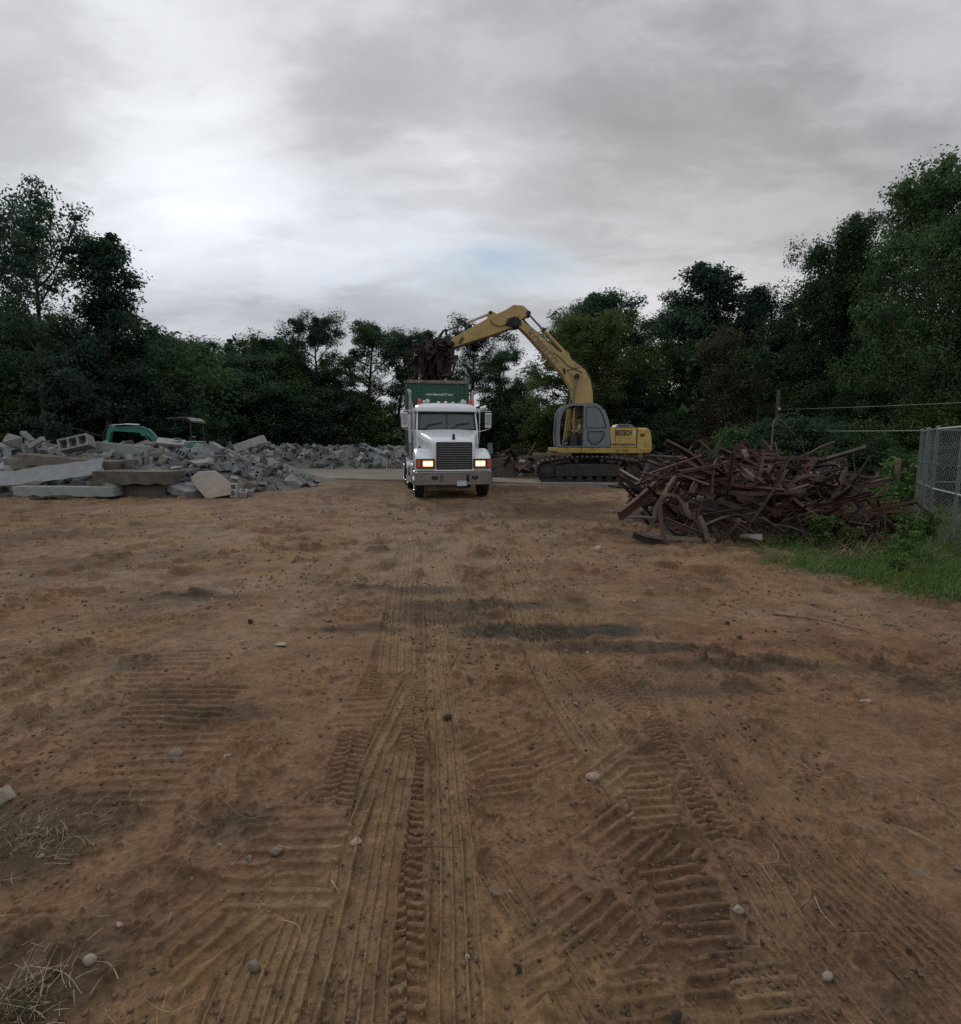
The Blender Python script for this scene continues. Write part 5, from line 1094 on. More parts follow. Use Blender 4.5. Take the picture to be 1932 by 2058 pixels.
def chunk_mesh(name, rg, sx, sy, sz, m, n=16):
    pts = []
    for x in (-1, 1):
        for y in (-1, 1):
            for z in (-1, 1):
                if rg.random() < .82: pts.append((x * sx * rg.uniform(.75, 1), y * sy * rg.uniform(.75, 1), z * sz * rg.uniform(.8, 1)))
    for k in range(n):
        a = rg.uniform(0, 6.28); q = rg.uniform(.6, .98); pts.append((sx * q * math.cos(a), sy * q * math.sin(a), sz * rg.choice((-1, 1)) * rg.uniform(.6, 1)))
    return hull(pts, name, m)
hr = random.Random(21)
CHUNK = [chunk_mesh('concrete_chunk', hr, .5, hr.uniform(.3, .5), hr.uniform(.12, .4), CON[k % 3]) for k in range(10)]
SLAB = [chunk_mesh('concrete_slab', hr, .5, hr.uniform(.25, .45), hr.uniform(.06, .11), CON[k % 3]) for k in range(6)]
def tmesh(mb, name, m, bevel=0):
    o = mb.build(name, m, None, bevel=0); me = o.data; bpy.data.objects.remove(o); return me
HOLLOW = [tmesh(hollow(.40, .20, .20, 2), 'hollow_block', CON[0]), tmesh(hollow(.40, .20, .20, 3), 'hollow_block', CON[1]), tmesh(hollow(.40, .20, .20, 2, .035, 1), 'hollow_block', CON[0])]
def put(name, me, loc, rot, scale, label, cat, group=None):
    o = bpy.data.objects.new(name, me); C.objects.link(o); o.location = loc; o.rotation_euler = rot; o.scale = (scale,) * 3 if isinstance(scale, (int, float)) else scale
    tag(o, label, cat, group); return o
# ---- near heap
def heap(x, y):
    """surface of the near concrete heap"""
    front = 17.0 + .9 * mnoise.noise(Vector((x * .35, 1.2, 0))) + max(0, x + 9.3) * 1.0
    d = (y - front); rise = min(1.0, max(0, d / 3.4)); back = min(1, max(0, (27.5 - y) / 3.0))
    side = min(1, max(0, (-6.7 - x) / 4.2)); h = (1.45 + .25 * mnoise.noise(Vector((x * .5, y * .5, 4)))) * (1 - (1 - rise) ** 1.7) * back * (side ** .8)
    return h + (.10 * mnoise.noise(Vector((x * 2.2, y * 2.2, 9))) + .05 * mnoise.noise(Vector((x * 5, y * 5, 2)))) * min(1, h * 3)
xs = np.linspace(-27, -4.6, 150); ys = np.linspace(15.8, 28, 90)
V = [(x, y, heap(x, y) - .06) for y in ys for x in xs]
Q = [(j * 150 + i, j * 150 + i + 1, (j + 1) * 150 + i + 1, (j + 1) * 150 + i) for j in range(89) for i in range(149)]
hp = mesh_np('crushed_concrete_fines', V, Q, FINES, smooth=True); hp['kind'] = 'stuff'
GN = 'broken concrete in the near rubble heap'
def scatter(n, kind, xr, yr, sr, label, group, seed, surf, front_bias=1.0, name=None, sink=.3):
    rg = random.Random(seed); k = 0; tries = 0
    while k < n and tries < n * 60:
        tries += 1; x = rg.uniform(*xr); y = yr[0] + (yr[1] - yr[0]) * rg.random() ** front_bias; h = surf(x, y)
        if h < .05 and rg.random() > .12: continue
        s = rg.uniform(*sr) * (.8 + .4 * rg.random()); lib = CHUNK if kind == 'chunk' else SLAB if kind == 'slab' else HOLLOW; me = rg.choice(lib)
        tl = .9 if kind != 'slab' else .55
        sc_ = s if kind != 'hollow' else s * 1.0
        o = put(name or {'chunk': 'concrete_chunk', 'slab': 'concrete_slab', 'hollow': 'hollow_block'}[kind], me, (x, y, h + s * (.5 - sink) * .25), (rg.gauss(0, tl), rg.gauss(0, tl), rg.uniform(0, 6.28)), sc_, label, {'chunk': 'rubble', 'slab': 'slab', 'hollow': 'block'}[kind], group); k += 1
scatter(215, 'chunk', (-20, -6.4), (17.4, 22.8), (.16, .52), 'jagged grey concrete chunk tumbled in the near rubble heap', GN, 1, heap, 1.1)
scatter(90, 'slab', (-20, -6.6), (17.5, 22.5), (.35, .9), 'small flat slab of broken concrete lying tilted in the near rubble heap', 'flat slabs in the near rubble heap', 2, heap, 1.1)
scatter(120, 'hollow', (-18, -6.4), (17.3, 22.5), (.75, 1.1), 'hollow concrete block thrown on the near rubble heap', 'hollow blocks on the near rubble heap', 3, heap, 1.0)
# the pieces one can tell apart
def beam(name, a, b, w_, h_, m, label, cat='slab', ragged=0.0, seed=0, roll=0.0):
    """long slab of concrete from a to b with chipped ends and edges"""
    rg = random.Random(seed); A, B = Vector(a), Vector(b); n = 14; L = (B - A).length; mb = MB(); rings = []
    for k in range(n + 1):
        x = L * k / n + (rg.uniform(-.12, .12) if k in (0, n) else 0) * min(1, ragged * 6); j = lambda: rg.uniform(-1, 1) * ragged
        rings.append([(x + j() * (2 if k in (0, n) else 0), -w_ / 2 + j() * .6, -h_ / 2 + j()), (x + j() * (2 if k in (0, n) else 0), w_ / 2 + j() * .3, -h_ / 2 + j() * .4), (x, w_ / 2 + j() * .3, h_ / 2 + j() * .15), (x, -w_ / 2 + j() * .6, h_ / 2 + j() * .15)])
    mb.loft(rings); o = mb.build(name, m, None, bevel=.012); d = (B - A).normalized()
    o.matrix_world = Matrix.Translation(A) @ d.to_track_quat('X', 'Z').to_matrix().to_4x4() @ Matrix.Rotation(roll, 4, 'X'); tag(o, label, cat); return o
beam('concrete_slab', W(185, 899, 19.6), W(305, 909, 19.4), .16, .42, SLABG, 'long greenish-white slab lying on edge along the crest of the near heap', ragged=.02, seed=1)
beam('concrete_beam', W(52, 922, 18.8), W(238, 938, 18.2), .7, .36, CON[2], 'long brownish concrete beam across the left of the near heap', ragged=.02, seed=2)
beam('concrete_beam', W(-60, 934, 18.5), W(120, 930, 18.9), .7, .40, CON[2], 'brownish beam running out of the left edge behind the tilted bluish slab', ragged=.02, seed=3)
beam('concrete_slab', W(-50, 972, 17.0), W(205, 938, 17.4), .62, .10, SLABB, 'tilted bluish-white slab with a ragged lower edge at the left front of the heap', ragged=.10, seed=4, roll=R(48))
beam('concrete_slab', W(36, 986, 16.5), W(237, 987, 16.7), .5, .28, SLABG, 'low pale slab lying flat on the dirt at the very front of the heap', ragged=.03, seed=5)
beam('concrete_block', W(200, 976, 17.0), W(236, 984, 16.8), .3, .34, SLABG, 'rounded pale lump sitting on the right end of the flat front slab', ragged=.06, seed=15)
beam('foundation_block', W(210, 958, 17.3), W(352, 959, 17.3), 1.2, .40, DARKC, 'thick dark foundation cap jutting out at the middle front of the heap', ragged=.03, seed=6)
beam('foundation_block', W(236, 988, 17.5), W(350, 988, 17.5), 1.0, .48, DARKC, 'dark foundation stub standing under the thick cap', ragged=.03, seed=7)
beam('concrete_slab', W(350, 975, 17.6), W(402, 993, 17.0), .9, .22, CON[0], 'grey slab leaning in the gap between the dark stub and the tan slab', ragged=.04, seed=8)
tan = hull([W(px, py, Y) for px, py, Y in ((383, 960, 17.3), (399, 947, 17.5), (434, 948, 17.6), (464, 970, 17.2), (463, 994, 16.7), (415, 1002, 16.5), (395, 980, 16.9), (387, 958, 17.6), (434, 946, 17.9), (466, 972, 17.5), (462, 1000, 17.1), (417, 1003, 16.9))], 'concrete_slab', SLABP)
put('concrete_slab', tan, (0, 0, 0), (0, 0, 0), 1, 'big tan slab of broken pavement leaning at the right front of the heap', 'slab')
hb1 = hollow(.95, .42, .46, 3, .06).build('hollow_block', CON[1], None, bevel=.01); hb1.matrix_world = Matrix.Translation(W(154, 892, 19.0)) @ Euler((R(74), R(-14), R(12))).to_matrix().to_4x4(); tag(hb1, 'biggest hollow block, three open cells facing the camera on the heap crest', 'block')
hb2 = hollow(.40, .22, .24, 3, .035).build('hollow_block', CON[0], None); hb2.matrix_world = Matrix.Translation(W(366, 912, 19.2)) @ Euler((R(70), R(24), R(-10))).to_matrix().to_4x4(); tag(hb2, 'three-celled hollow block tipped forward right of the long greenish slab', 'block')
hb3 = hollow(.42, .20, .22, 2, .035).build('hollow_block', CON[1], None); hb3.matrix_world = Matrix.Translation(W(471, 985, 16.9)) @ Euler((R(90), R(90), R(8))).to_matrix().to_4x4(); tag(hb3, 'hollow block standing upright beside the tan slab at the heap foot', 'block')
hb4 = hollow(.40, .20, .22, 2, .04, 1).build('hollow_block', CON[1], None); hb4.matrix_world = Matrix.Translation(W(495, 993, 16.9)) @ Euler((R(25), R(10), R(18))).to_matrix().to_4x4(); tag(hb4, 'broken pale hollow block lying at the right foot of the near heap', 'block')
beam('concrete_beam', W(474, 902, 20.5), W(532, 882, 20.6), .3, .3, CON[1], 'square concrete post slanting up from the crest of the near heap', 'beam', .02, 9)
beam('concrete_beam', W(457, 904, 20.2), W(502, 928, 19.4), .09, .09, CON[1], 'thin pale concrete bar sliding down below the slanting post', 'beam', .008, 10)
beam('concrete_beam', W(424, 893, 20.2), W(448, 907, 20), .22, .22, CON[0], 'short round-ended post poking up left of the slanting one', 'beam', .02, 11)
beam('concrete_beam', W(46, 869, 19.6), W(66, 888, 19.3), .2, .12, CON[0], 'short flat bar sticking up at the far left of the crest', 'beam', .01, 12)
beam('concrete_beam', W(60, 898, 19.2), W(88, 881, 19.2), .16, .16, CON[1], 'short pale bar leaning up beside the flat one at the far left', 'beam', .015, 13)
put('concrete_chunk', CHUNK[1], W(29, 886, 19.3), (1.2, .3, .4), .55, 'pale square chunk topping the far left of the crest', 'rubble')
put('concrete_slab', SLAB[1], W(344, 889, 20.0), (.35, .1, .2), 1.0, 'pale flat slab topping the crest below the green digger boom', 'slab')
put('concrete_slab', SLAB[4], W(408, 929, 18.9), (.2, -.1, .9), .8, 'pale flat slab shining upward in the middle of the heap slope', 'slab')
put('concrete_chunk', CHUNK[4], W(590, 969, 18.2), (.3, .8, .4), .50, 'yellowish chunk lying apart at the right toe of the near heap', 'rubble')
# ---- far strip of block rubble beyond the pale pad
def heap2(x, y):
    d = (y - 37.3) / 2.2; r_ = min(1, max(0, d)) * min(1, max(0, (45 - y) / 3)); sd_ = min(1, max(0, (-3.5 - x) / 2.5))
    return (1.35 + .35 * mnoise.noise(Vector((x * .6, y * .4, 7)))) * r_ * sd_
xs = np.linspace(-30, -3, 110); ys = np.linspace(36.5, 46, 40)
V = [(x, y, heap2(x, y) - .05) for y in ys for x in xs]; Q = [(j * 110 + i, j * 110 + i + 1, (j + 1) * 110 + i + 1, (j + 1) * 110 + i) for j in range(39) for i in range(109)]
hp2 = mesh_np('crushed_block_fines', V, Q, FINES, smooth=True); hp2['kind'] = 'stuff'
scatter(190, 'hollow', (-19, -4), (37.2, 40.5), (1.0, 1.6), 'grey hollow block in the long low rubble bank beyond the pale strip', 'blocks in the far rubble bank', 4, heap2, 1.0)
scatter(60, 'chunk', (-22, -4), (37.2, 41), (.4, .95), 'broken grey block in the long low rubble bank beyond the pale strip', 'broken pieces in the far rubble bank', 5, heap2, 1.0)
# ---- profiles of rolled steel
RUST = [mat('maroon_rusty_steel', (.088, .038, .029), .8, .15, var=.35, scale=5, dirt=(.055, .032, .027), dirt_amt=.4, dirt_scale=4, bump=.3, rand=.45),
        mat('brown_rusty_steel', (.088, .058, .046), .8, .15, var=.35, scale=5, dirt=(.06, .04, .03), dirt_amt=.4, dirt_scale=4, bump=.3, rand=.45),
        mat('dark_rusty_steel', (.045, .030, .028), .8, .15, var=.4, scale=5, dirt=(.12, .065, .045), dirt_amt=.3, bump=.3, rand=.4)]
GALV = mat('galvanised_scrap', (.19, .172, .16), .45, .5, var=.25, scale=6, dirt=(.18, .12, .09), dirt_amt=.35, rand=.2)
WOODB = mat('old_timber', (.15, .105, .075), .9, var=.35, scale=5, dirt=(.07, .05, .035), dirt_amt=.35, bump=.4, rand=.5)
WOODP = mat('pale_timber', (.34, .28, .22), .9, var=.25, scale=5, dirt=(.15, .11, .08), dirt_amt=.35, bump=.4, rand=.3)
def P_I(b, h, t=.18): return [(-b, -h), (b, -h), (b, -h + t * h), (t * b, -h + t * h), (t * b, h - t * h), (b, h - t * h), (b, h), (-b, h), (-b, h - t * h), (-t * b, h - t * h), (-t * b, -h + t * h), (-b, -h + t * h)]
def P_L(a, t=.16): return [(-a, -a), (a, -a), (a, -a + a * t * 2), (-a + a * t * 2, -a + a * t * 2), (-a + a * t * 2, a), (-a, a)]
def P_C(b, h, t=.16): return [(-b, -h), (b, -h), (b, -h + t * h), (-b + t * b * 2, -h + t * h), (-b + t * b * 2, h - t * h), (b, h - t * h), (b, h), (-b, h)]
def P_F(b, t=.008): return [(-b, -t), (b, -t), (b, t), (-b, t)]
def P_O(r, n=8): return [(r * math.cos(2 * math.pi * k / n), r * math.sin(2 * math.pi * k / n)) for k in range(n)]
def spline(pts, n=8):
    P = [Vector(p) for p in pts]; out = []
    if len(P) == 2: return [P[0].lerp(P[1], k / 3) for k in range(4)]
    for i in range(len(P) - 1):
        p0, p1, p2, p3 = P[max(0, i - 1)], P[i], P[i + 1], P[min(len(P) - 1, i + 2)]
        for k in range(n):
            t = k / n; out.append(.5 * ((2 * p1) + (p2 - p0) * t + (2 * p0 - 5 * p1 + 4 * p2 - p3) * t * t + (3 * p1 - p0 - 3 * p2 + p3) * t ** 3))
    return out + [P[-1]]
def steel(name, pts, prof, m, label, cat='steel beam', group=None, twist=0.0, n=8, up=None):
    ctr = sum((Vector(p) for p in pts), Vector()) / len(pts); mb = MB(); mb.sweep([p - ctr for p in spline(pts, n)], prof, 1.0, None, True, up, twist)
    o = mb.build(name, m, None); o.location = ctr; tag(o, label, cat, group); return o
def heap3(x, y):
    """steel heap"""
    u = (x - 5.25) / 2.75; v = (y - 11.0) / 2.4; q = u * u * (1.0 if u < 0 else .9) + v * v
    return 1.7 * max(0, 1 - q) ** .9 * (.86 + .3 * mnoise.noise(Vector((x * .8, y * .8, 3))))
Wp = lambda px, py, Y: W(px, py, Y)
S_ = lambda zx, zy: (1230 + zx / 6.22, 870 + zy / 6.22)      # points read off an enlargement of the heap's left half
S2 = lambda zx, zy: (1500 + zx / 5.655, 870 + zy / 5.655)    # and of its right half
def sp(f, L): return [W(*f(a, b), Y) for a, b, Y in L]
steel('steel_beam', sp(S_, [(1600, 130, 11.3), (1690, 330, 11.2), (1800, 480, 11.0)]), P_I(.10, .13), RUST[0], 'thick rusty beam end sticking straight up at the top of the steel heap')
steel('steel_beam', sp(S2, [(190, 440, 10.0), (400, 690, 9.6), (700, 930, 9.2), (1000, 1080, 9.0), (1340, 1200, 8.9)]), P_C(.05, .09), RUST[0], 'long rusty channel slanting down to the right across the front of the steel heap')
steel('steel_beam', sp(S2, [(560, 465, 11.6), (1150, 460, 11.7), (1560, 530, 11.9)]), P_I(0.033, 0.0462), RUST[1], 'long bent rail along the skyline on the right of the steel heap')
steel('steel_beam', sp(S2, [(840, 660, 10.4), (1330, 600, 10.6), (1650, 530, 10.8)]), P_C(0.033, 0.0528), RUST[1], 'rusty channel with its pale flange pointing out to the right')
steel('steel_beam', sp(S2, [(1600, 590, 10.6), (1440, 740, 10.2), (1280, 890, 10.0)]), P_L(0.033), RUST[0], 'rusty angle bar dropping steeply from the right tip')
steel('steel_beam', sp(S2, [(1290, 1050, 9.6), (1550, 920, 10.2), (1780, 870, 10.8)]), P_I(0.0396, 0.0528), RUST[2], 'dark beam lying low in the grass at the right end of the heap')
steel('steel_beam', sp(S2, [(1540, 1080, 9.9), (1700, 990, 10.3), (1820, 910, 10.6)]), P_L(0.0297), RUST[2], 'dark angle bar beside the low beam at the right end')
steel('steel_beam', sp(S2, [(830, 350, 10.6), (820, 480, 10.5), (810, 640, 10.4)]), P_C(0.0396, 0.0855), RUST[0], 'short rusty channel standing upright right of the heap middle')
steel('steel_beam', sp(S2, [(320, 1100, 9.2), (440, 980, 9.1), (530, 905, 9.05), (590, 960, 9.0), (640, 1080, 8.9), (700, 1220, 8.75), (830, 1330, 8.6)]), P_F(0.0363, 0.00924), RUST[1], 'bent flat strap arching over the grass at the heap front', 'steel strap', None, .5)
steel('steel_beam', sp(S2, [(1130, 860, 9.5), (900, 950, 9.4), (830, 965, 9.3)]), P_L(0.033), RUST[1], 'rusty angle bar rising right in the middle of the heap front')
steel('steel_beam', sp(S2, [(1200, 700, 10.0), (1050, 870, 9.8), (860, 960, 9.6)]), P_L(0.0297), RUST[0], 'curved rusty angle right of the long slanting channel')
steel('steel_beam', sp(S2, [(20, 500, 10.6), (200, 380, 10.5)]), P_C(0.0396, 0.095), RUST[2], 'short dark channel leaning under the upright beam end')
steel('steel_beam', sp(S2, [(0, 985, 9.0), (130, 955, 9.0)]), P_C(0.033, 0.0855), RUST[1], 'stub of pinkish channel pointing at the camera low in the heap')
steel('steel_beam', sp(S_, [(100, 1040, 9.6), (330, 860, 9.9), (560, 650, 10.3)]), P_C(0.0396, 0.0855), RUST[0], 'long rusty channel rising from the left toe of the heap')
steel('steel_beam', sp(S_, [(170, 1010, 9.8), (400, 760, 10.1), (760, 480, 10.6), (880, 430, 10.7), (1050, 430, 10.8)]), P_L(0.033), RUST[0], 'rusty angle running up the left slope and over the crest')
steel('steel_beam', sp(S_, [(200, 1060, 9.3), (360, 1050, 9.2), (510, 1070, 9.1)]), P_F(0.0924, 0.0132), RUST[1], 'flat reddish plate at the left toe of the heap', 'steel plate')
steel('steel_beam', sp(S_, [(450, 1240, 8.95), (520, 1080, 9.1), (560, 920, 9.3), (640, 800, 9.4), (740, 775, 9.4), (830, 810, 9.4), (890, 900, 9.3), (960, 1020, 9.2), (1020, 1050, 9.15)]), P_F(0.033, 0.00924), RUST[1], 'flat strap bent into a tall loop at the left front of the heap', 'steel strap', None, .6)
steel('steel_beam', sp(S_, [(600, 860, 9.25), (610, 1060, 9.0), (640, 1250, 8.85), (680, 1370, 8.75), (760, 1385, 8.7), (850, 1350, 8.75)]), P_F(0.033, 0.00924), RUST[0], 'hanging strap curling along the ground at the heap front', 'steel strap', None, .4)
steel('steel_beam', sp(S_, [(430, 1250, 8.9), (700, 1300, 8.8), (1120, 1340, 8.7)]), P_L(0.0264), GALV, 'pale angle bar lying level near the ground at the left front', 'steel bar')
steel('steel_beam', sp(S_, [(650, 1080, 9.0), (900, 1180, 8.85), (1130, 1270, 8.75)]), P_C(0.0264, 0.0396), RUST[1], 'slanting channel with bright upper edge at the left front', 'steel bar')
steel('steel_beam', sp(S_, [(1080, 1060, 9.0), (1140, 1180, 8.85), (1180, 1360, 8.7)]), P_I(0.0396, 0.0528), RUST[1], 'short beam end propped nearly upright at the heap front')
steel('steel_beam', sp(S_, [(790, 560, 9.9), (700, 700, 9.7), (620, 860, 9.4)]), P_C(0.033, 0.0396), RUST[1], 'sunlit short channel leaning on the left slope of the heap')
steel('steel_beam', sp(S_, [(880, 800, 9.6), (960, 745, 9.7), (1060, 730, 9.7), (1180, 760, 9.6), (1290, 800, 9.5)]), P_L(0.0264), RUST[0], 'angle bar bent into a low arch on the heap face', 'steel bar')
steel('steel_beam', sp(S_, [(1340, 840, 9.4), (1560, 930, 9.2), (1830, 1000, 9.1)]), P_L(0.033), RUST[1], 'rusty angle sloping down through the heap centre')
steel('steel_beam', sp(S_, [(1170, 720, 9.8), (1340, 610, 9.9), (1500, 530, 10.0)]), P_L(0.0264), RUST[0], 'rusty angle rising right across the upper left face')
steel('steel_beam', sp(S_, [(820, 390, 11.2), (980, 310, 11.3), (1160, 270, 11.4)]), P_L(0.0297), RUST[0], 'thin rusty bar lying along the left crest', 'steel bar')
steel('steel_beam', sp(S_, [(110, 460, 15.5), (300, 570, 14.2), (440, 640, 13.4), (560, 650, 12.6)]), P_O(0.0297), GALV, 'pale pipe sticking out left of the heap towards the digger track', 'pipe')
steel('steel_beam', sp(S_, [(920, 870, 9.3), (930, 960, 9.2), (990, 1040, 9.1), (1050, 1020, 9.1)]), P_F(0.0462, 0.00792), RUST[1], 'twisted flat strap hanging from the arch', 'steel strap', None, 1.2)
steel('steel_beam', sp(S_, [(260, 1270, 8.9), (420, 1330, 8.8), (640, 1370, 8.7)]), P_C(0.0396, 0.0528), RUST[2], 'dark channel on the ground at the left front edge')
steel('steel_beam', sp(S_, [(1600, 1290, 8.6), (1760, 1300, 8.55), (1880, 1310, 8.5)]), P_F(0.066, 0.0132), GALV, 'crumpled pale sheet strip lying in front of the heap middle', 'sheet metal', None, .8)
steel('steel_beam', sp(S_, [(1300, 500, 10.4), (1400, 490, 10.4), (1520, 520, 10.4)]), P_C(0.033, 0.0462), RUST[1], 'pinkish bent channel catching light on the upper heap')
sr_ = random.Random(99); lib = []
for k in range(36):
    L = sr_.uniform(.6, 2.1); n = sr_.choice((2, 3, 4, 5)); b = sr_.uniform(.04, .42) * (1.6 if n > 3 else .6)
    pts = [(-L / 2 + L * i / (n - 1), sr_.gauss(0, b) * L * .4, sr_.gauss(0, b) * L * .4) for i in range(n)]
    pr = sr_.choice((P_I(.034, .05), P_C(.032, .05), P_L(.026), P_L(.030), P_C(.025, .04), P_F(.03, .006), P_F(.024, .005), P_O(.014), P_O(.008), P_L(.018)))
    mb = MB(); mb.sweep(spline(pts, 6), pr, 1.0, None, True, None, sr_.uniform(-.8, .8) if k % 3 == 0 else 0); me = tmesh(mb, 'steel_bar', sr_.choice((RUST[0], RUST[0], RUST[1], RUST[2]))); lib.append(me)
k = 0
while k < 295:
    x = sr_.uniform(3.15, 7.6); y = 8.75 + 3.4 * sr_.random() ** 1.5; h = heap3(x, y)
    if h < .12: continue
    z = h * (1.02 - .60 * sr_.random() ** 1.4) + .03; me = sr_.choice(lib)
    if k % 9 == 0: z = h + .05
    put('steel_bar', me, (x, y, max(.06, z)), (sr_.uniform(0, 6.28), sr_.gauss(0, .36), sr_.gauss(0, .8) + (0 if sr_.random() < .65 else 1.5)), sr_.uniform(.75, 1.1) * (.55 + .45 * min(1, h)), 'rusty bent steel bar tangled in the heap by the fence', 'steel bar', 'bars tangled in the steel heap'); k += 1
for i in range(14):
    x = sr_.uniform(4.0, 7.4); y = sr_.uniform(9.8, 11.4); pts = [(sr_.uniform(-.16, .16), sr_.uniform(-.1, .1), sr_.uniform(-.12, .12)) for _ in range(4)]
    mb = MB(); mb.sweep(spline(pts, 4), P_F(.06, .006), 1.0, None, True, None, sr_.uniform(-2, 2)); me = tmesh(mb, 'sheet_scrap', GALV)
    put('sheet_scrap', me, (x, y, max(.1, heap3(x, y) * sr_.uniform(.75, 1.08))), (0, 0, 0), sr_.uniform(.7, 1.5), 'crumpled strip of pale sheet metal caught among the rusty bars', 'sheet metal', 'sheet metal scraps in the steel heap')
# filler mound under the steel, coloured dark for the heap's shaded interior
xs = np.linspace(2.0, 8.9, 50); ys = np.linspace(8.3, 13.8, 40); V = [(x, y, heap3(5.25 + (x - 5.25) * 1.25, y - .55) * .40 - .09) for y in ys for x in xs]
Q = [(j * 50 + i, j * 50 + i + 1, (j + 1) * 50 + i + 1, (j + 1) * 50 + i) for j in range(39) for i in range(49)]
ru = mesh_np('heap_shade_filler', V, Q, mat('heap_shade_dark', (.035, .024, .020), 1, var=.4, scale=9, bump=1, bscale=14), smooth=True); ru['kind'] = 'stuff'
# ---- timber and steel debris bank between the truck and the digger, and behind the digger
def heap4(x, y):
    d = min(1, max(0, (y - 27.6) / 1.6)) * min(1, max(0, (33 - y) / 2)); e = min(1, max(0, (x + 1.2) / 1.2)) * min(1, max(0, (15 - x) / 3))
    return (1.15 + .3 * mnoise.noise(Vector((x * .7, y * .7, 5)))) * d * e
xs = np.linspace(-1.6, 15.5, 90); ys = np.linspace(27, 33.5, 30); V = [(x, y, heap4(x, y) * .9 - .05) for y in ys for x in xs]
Q = [(j * 90 + i, j * 90 + i + 1, (j + 1) * 90 + i + 1, (j + 1) * 90 + i) for j in range(29) for i in range(89)]
rb = mesh_np('mixed_demolition_debris', V, Q, mat('debris_earth', (.055, .042, .034), 1, var=.5, scale=7, bump=1, bscale=9), smooth=True); rb['kind'] = 'stuff'
dl = []
for k in range(14):
    L = sr_.uniform(.6, 2.4); mb = MB(); kind = k % 3
    if kind == 0: mb.box((0, 0, 0), (L, sr_.uniform(.08, .2), sr_.uniform(.04, .1)))
    else: mb.sweep(spline([(-L / 2, 0, 0), (sr_.gauss(0, .2), sr_.gauss(0, .15), sr_.gauss(0, .1)), (L / 2, 0, 0)], 5), sr_.choice((P_L(.05), P_I(.05, .08), P_C(.05, .08))))
    dl.append(tmesh(mb, 'debris_piece', sr_.choice((WOODB, WOODP, WOODB) if kind == 0 else (RUST[1], RUST[2], RUST[0]))))
k = 0
while k < 150:
    x = sr_.uniform(-1.2, 14); y = 27.5 + 3.5 * sr_.random() ** 1.5; h = heap4(x, y)
    if h < .08: continue
    put('debris_piece', sr_.choice(dl), (x, y, max(.06, h * sr_.uniform(.6, 1.05))), (sr_.uniform(0, 6.28), sr_.gauss(0, .45), sr_.gauss(0, .9)), sr_.uniform(.7, 1.2), 'length of old timber or rusty steel in the debris bank behind the digger tracks', 'debris', 'debris bank behind the digger'); k += 1
for i in range(16):
    x = sr_.uniform(-.8, 13); y = sr_.uniform(27.5, 29.5)
    put('concrete_chunk', sr_.choice(CHUNK), (x, y, max(.08, heap4(x, y))), (sr_.uniform(0, 6), sr_.uniform(0, 6), 0), sr_.uniform(.25, .6), 'grey chunk of masonry in the debris bank behind the digger tracks', 'rubble', 'masonry chunks in the debris bank')
steel('timber_beam', [W(1072, 912, 26.9), W(1150, 913, 27.1)], P_F(.16, .05), WOODP, 'long pale plank lying level on the debris left of the digger', 'plank')
steel('timber_beam', [W(985, 893, 28.6), W(986, 915, 28.2)], P_F(.12, .12), CON[0], 'squat grey post standing on the debris right of the truck', 'post')
m = MB(); m.prism([(-.5, 0), (-.42, .62), (.40, .62), (.5, 0)], -.5, .5, 'y'); bx = m.build('steel_bin', DARKM, None, bevel=.02); bx.location = (6.95 * .99, 20.2, .55); bx.rotation_euler = (0, R(3), R(14)); tag(bx, 'dark square bin with a pale rim lying between the digger tail and the steel heap', 'bin')
m = MB(); m.box((0, -.46, .66), (.95, .12, .06)).box((0, .46, .66), (.95, .12, .06)).box((-.45, 0, .665), (.12, .82, .06)).box((.45, 0, .665), (.12, .82, .06)); m.build('rim', GALV, bx, bevel=.01)
steel('steel_beam', [(7.9, 19.6, .95), (8.6, 19.7, 1.05), (9.5, 19.6, 1.02)], P_F(.12, .03), GALV, 'pale flat strip lying level behind the left crest of the steel heap', 'sheet metal')
for i in range(34):
    x = sr_.uniform(6.3, 11); y = sr_.uniform(15.5, 20)
    put('debris_piece', sr_.choice(dl), (x, y, sr_.uniform(.05, .75) * max(.2, 1 - abs(x - 8.3) / 3)), (sr_.uniform(0, 6), sr_.gauss(0, .4), sr_.gauss(0, .9)), sr_.uniform(.6, 1.0), 'length of scrap strewn between the digger tail and the steel heap', 'debris', 'scrap strewn behind the steel heap')
for i in range(8):
    x = sr_.uniform(7.6, 11); y = sr_.uniform(16, 19.6); put('concrete_chunk', sr_.choice(CHUNK), (x, y, sr_.uniform(.05, .6)), (sr_.uniform(0, 6), sr_.uniform(0, 6), 0), sr_.uniform(.35, .8), 'dark chunk of masonry strewn behind the steel heap', 'rubble', 'masonry strewn behind the steel heap')
# ---- scrap bundle in the digger's jaws
SB = empty('scrap_bundle', (0, 0, 0)); SB.matrix_world = Matrix.Translation(E.location) @ E.rotation_euler.to_matrix().to_4x4() @ Matrix.Translation((6.78, 0, 5.20)); tag(SB, 'dark tangled bundle of scrap steel held in the digger jaws above the container', 'scrap')
DK = mat('dark_purple_rust', (.040, .022, .022), .85, .1, var=.4, scale=5, dirt=(.07, .035, .028), dirt_amt=.35)
br = random.Random(8); cores = []
for i in range(94):
    p = Vector((br.gauss(.12, .34), br.gauss(.12, .42), br.gauss(-.05, .48))); L = br.uniform(.5, 1.3); d = Vector((br.gauss(0, .6), br.gauss(0, .6), br.gauss(0, 1.0))).normalized()
    pts = [p - d * L / 2, p + Vector((br.gauss(0, .12), br.gauss(0, .12), br.gauss(0, .12))), p + d * L / 2]; mb = MB(); mb.sweep(spline(pts, 4), br.choice((P_L(.04), P_F(.06, .01), P_C(.04, .07), P_F(.10, .008)))); mb.build('scrap_bar', DK, SB)
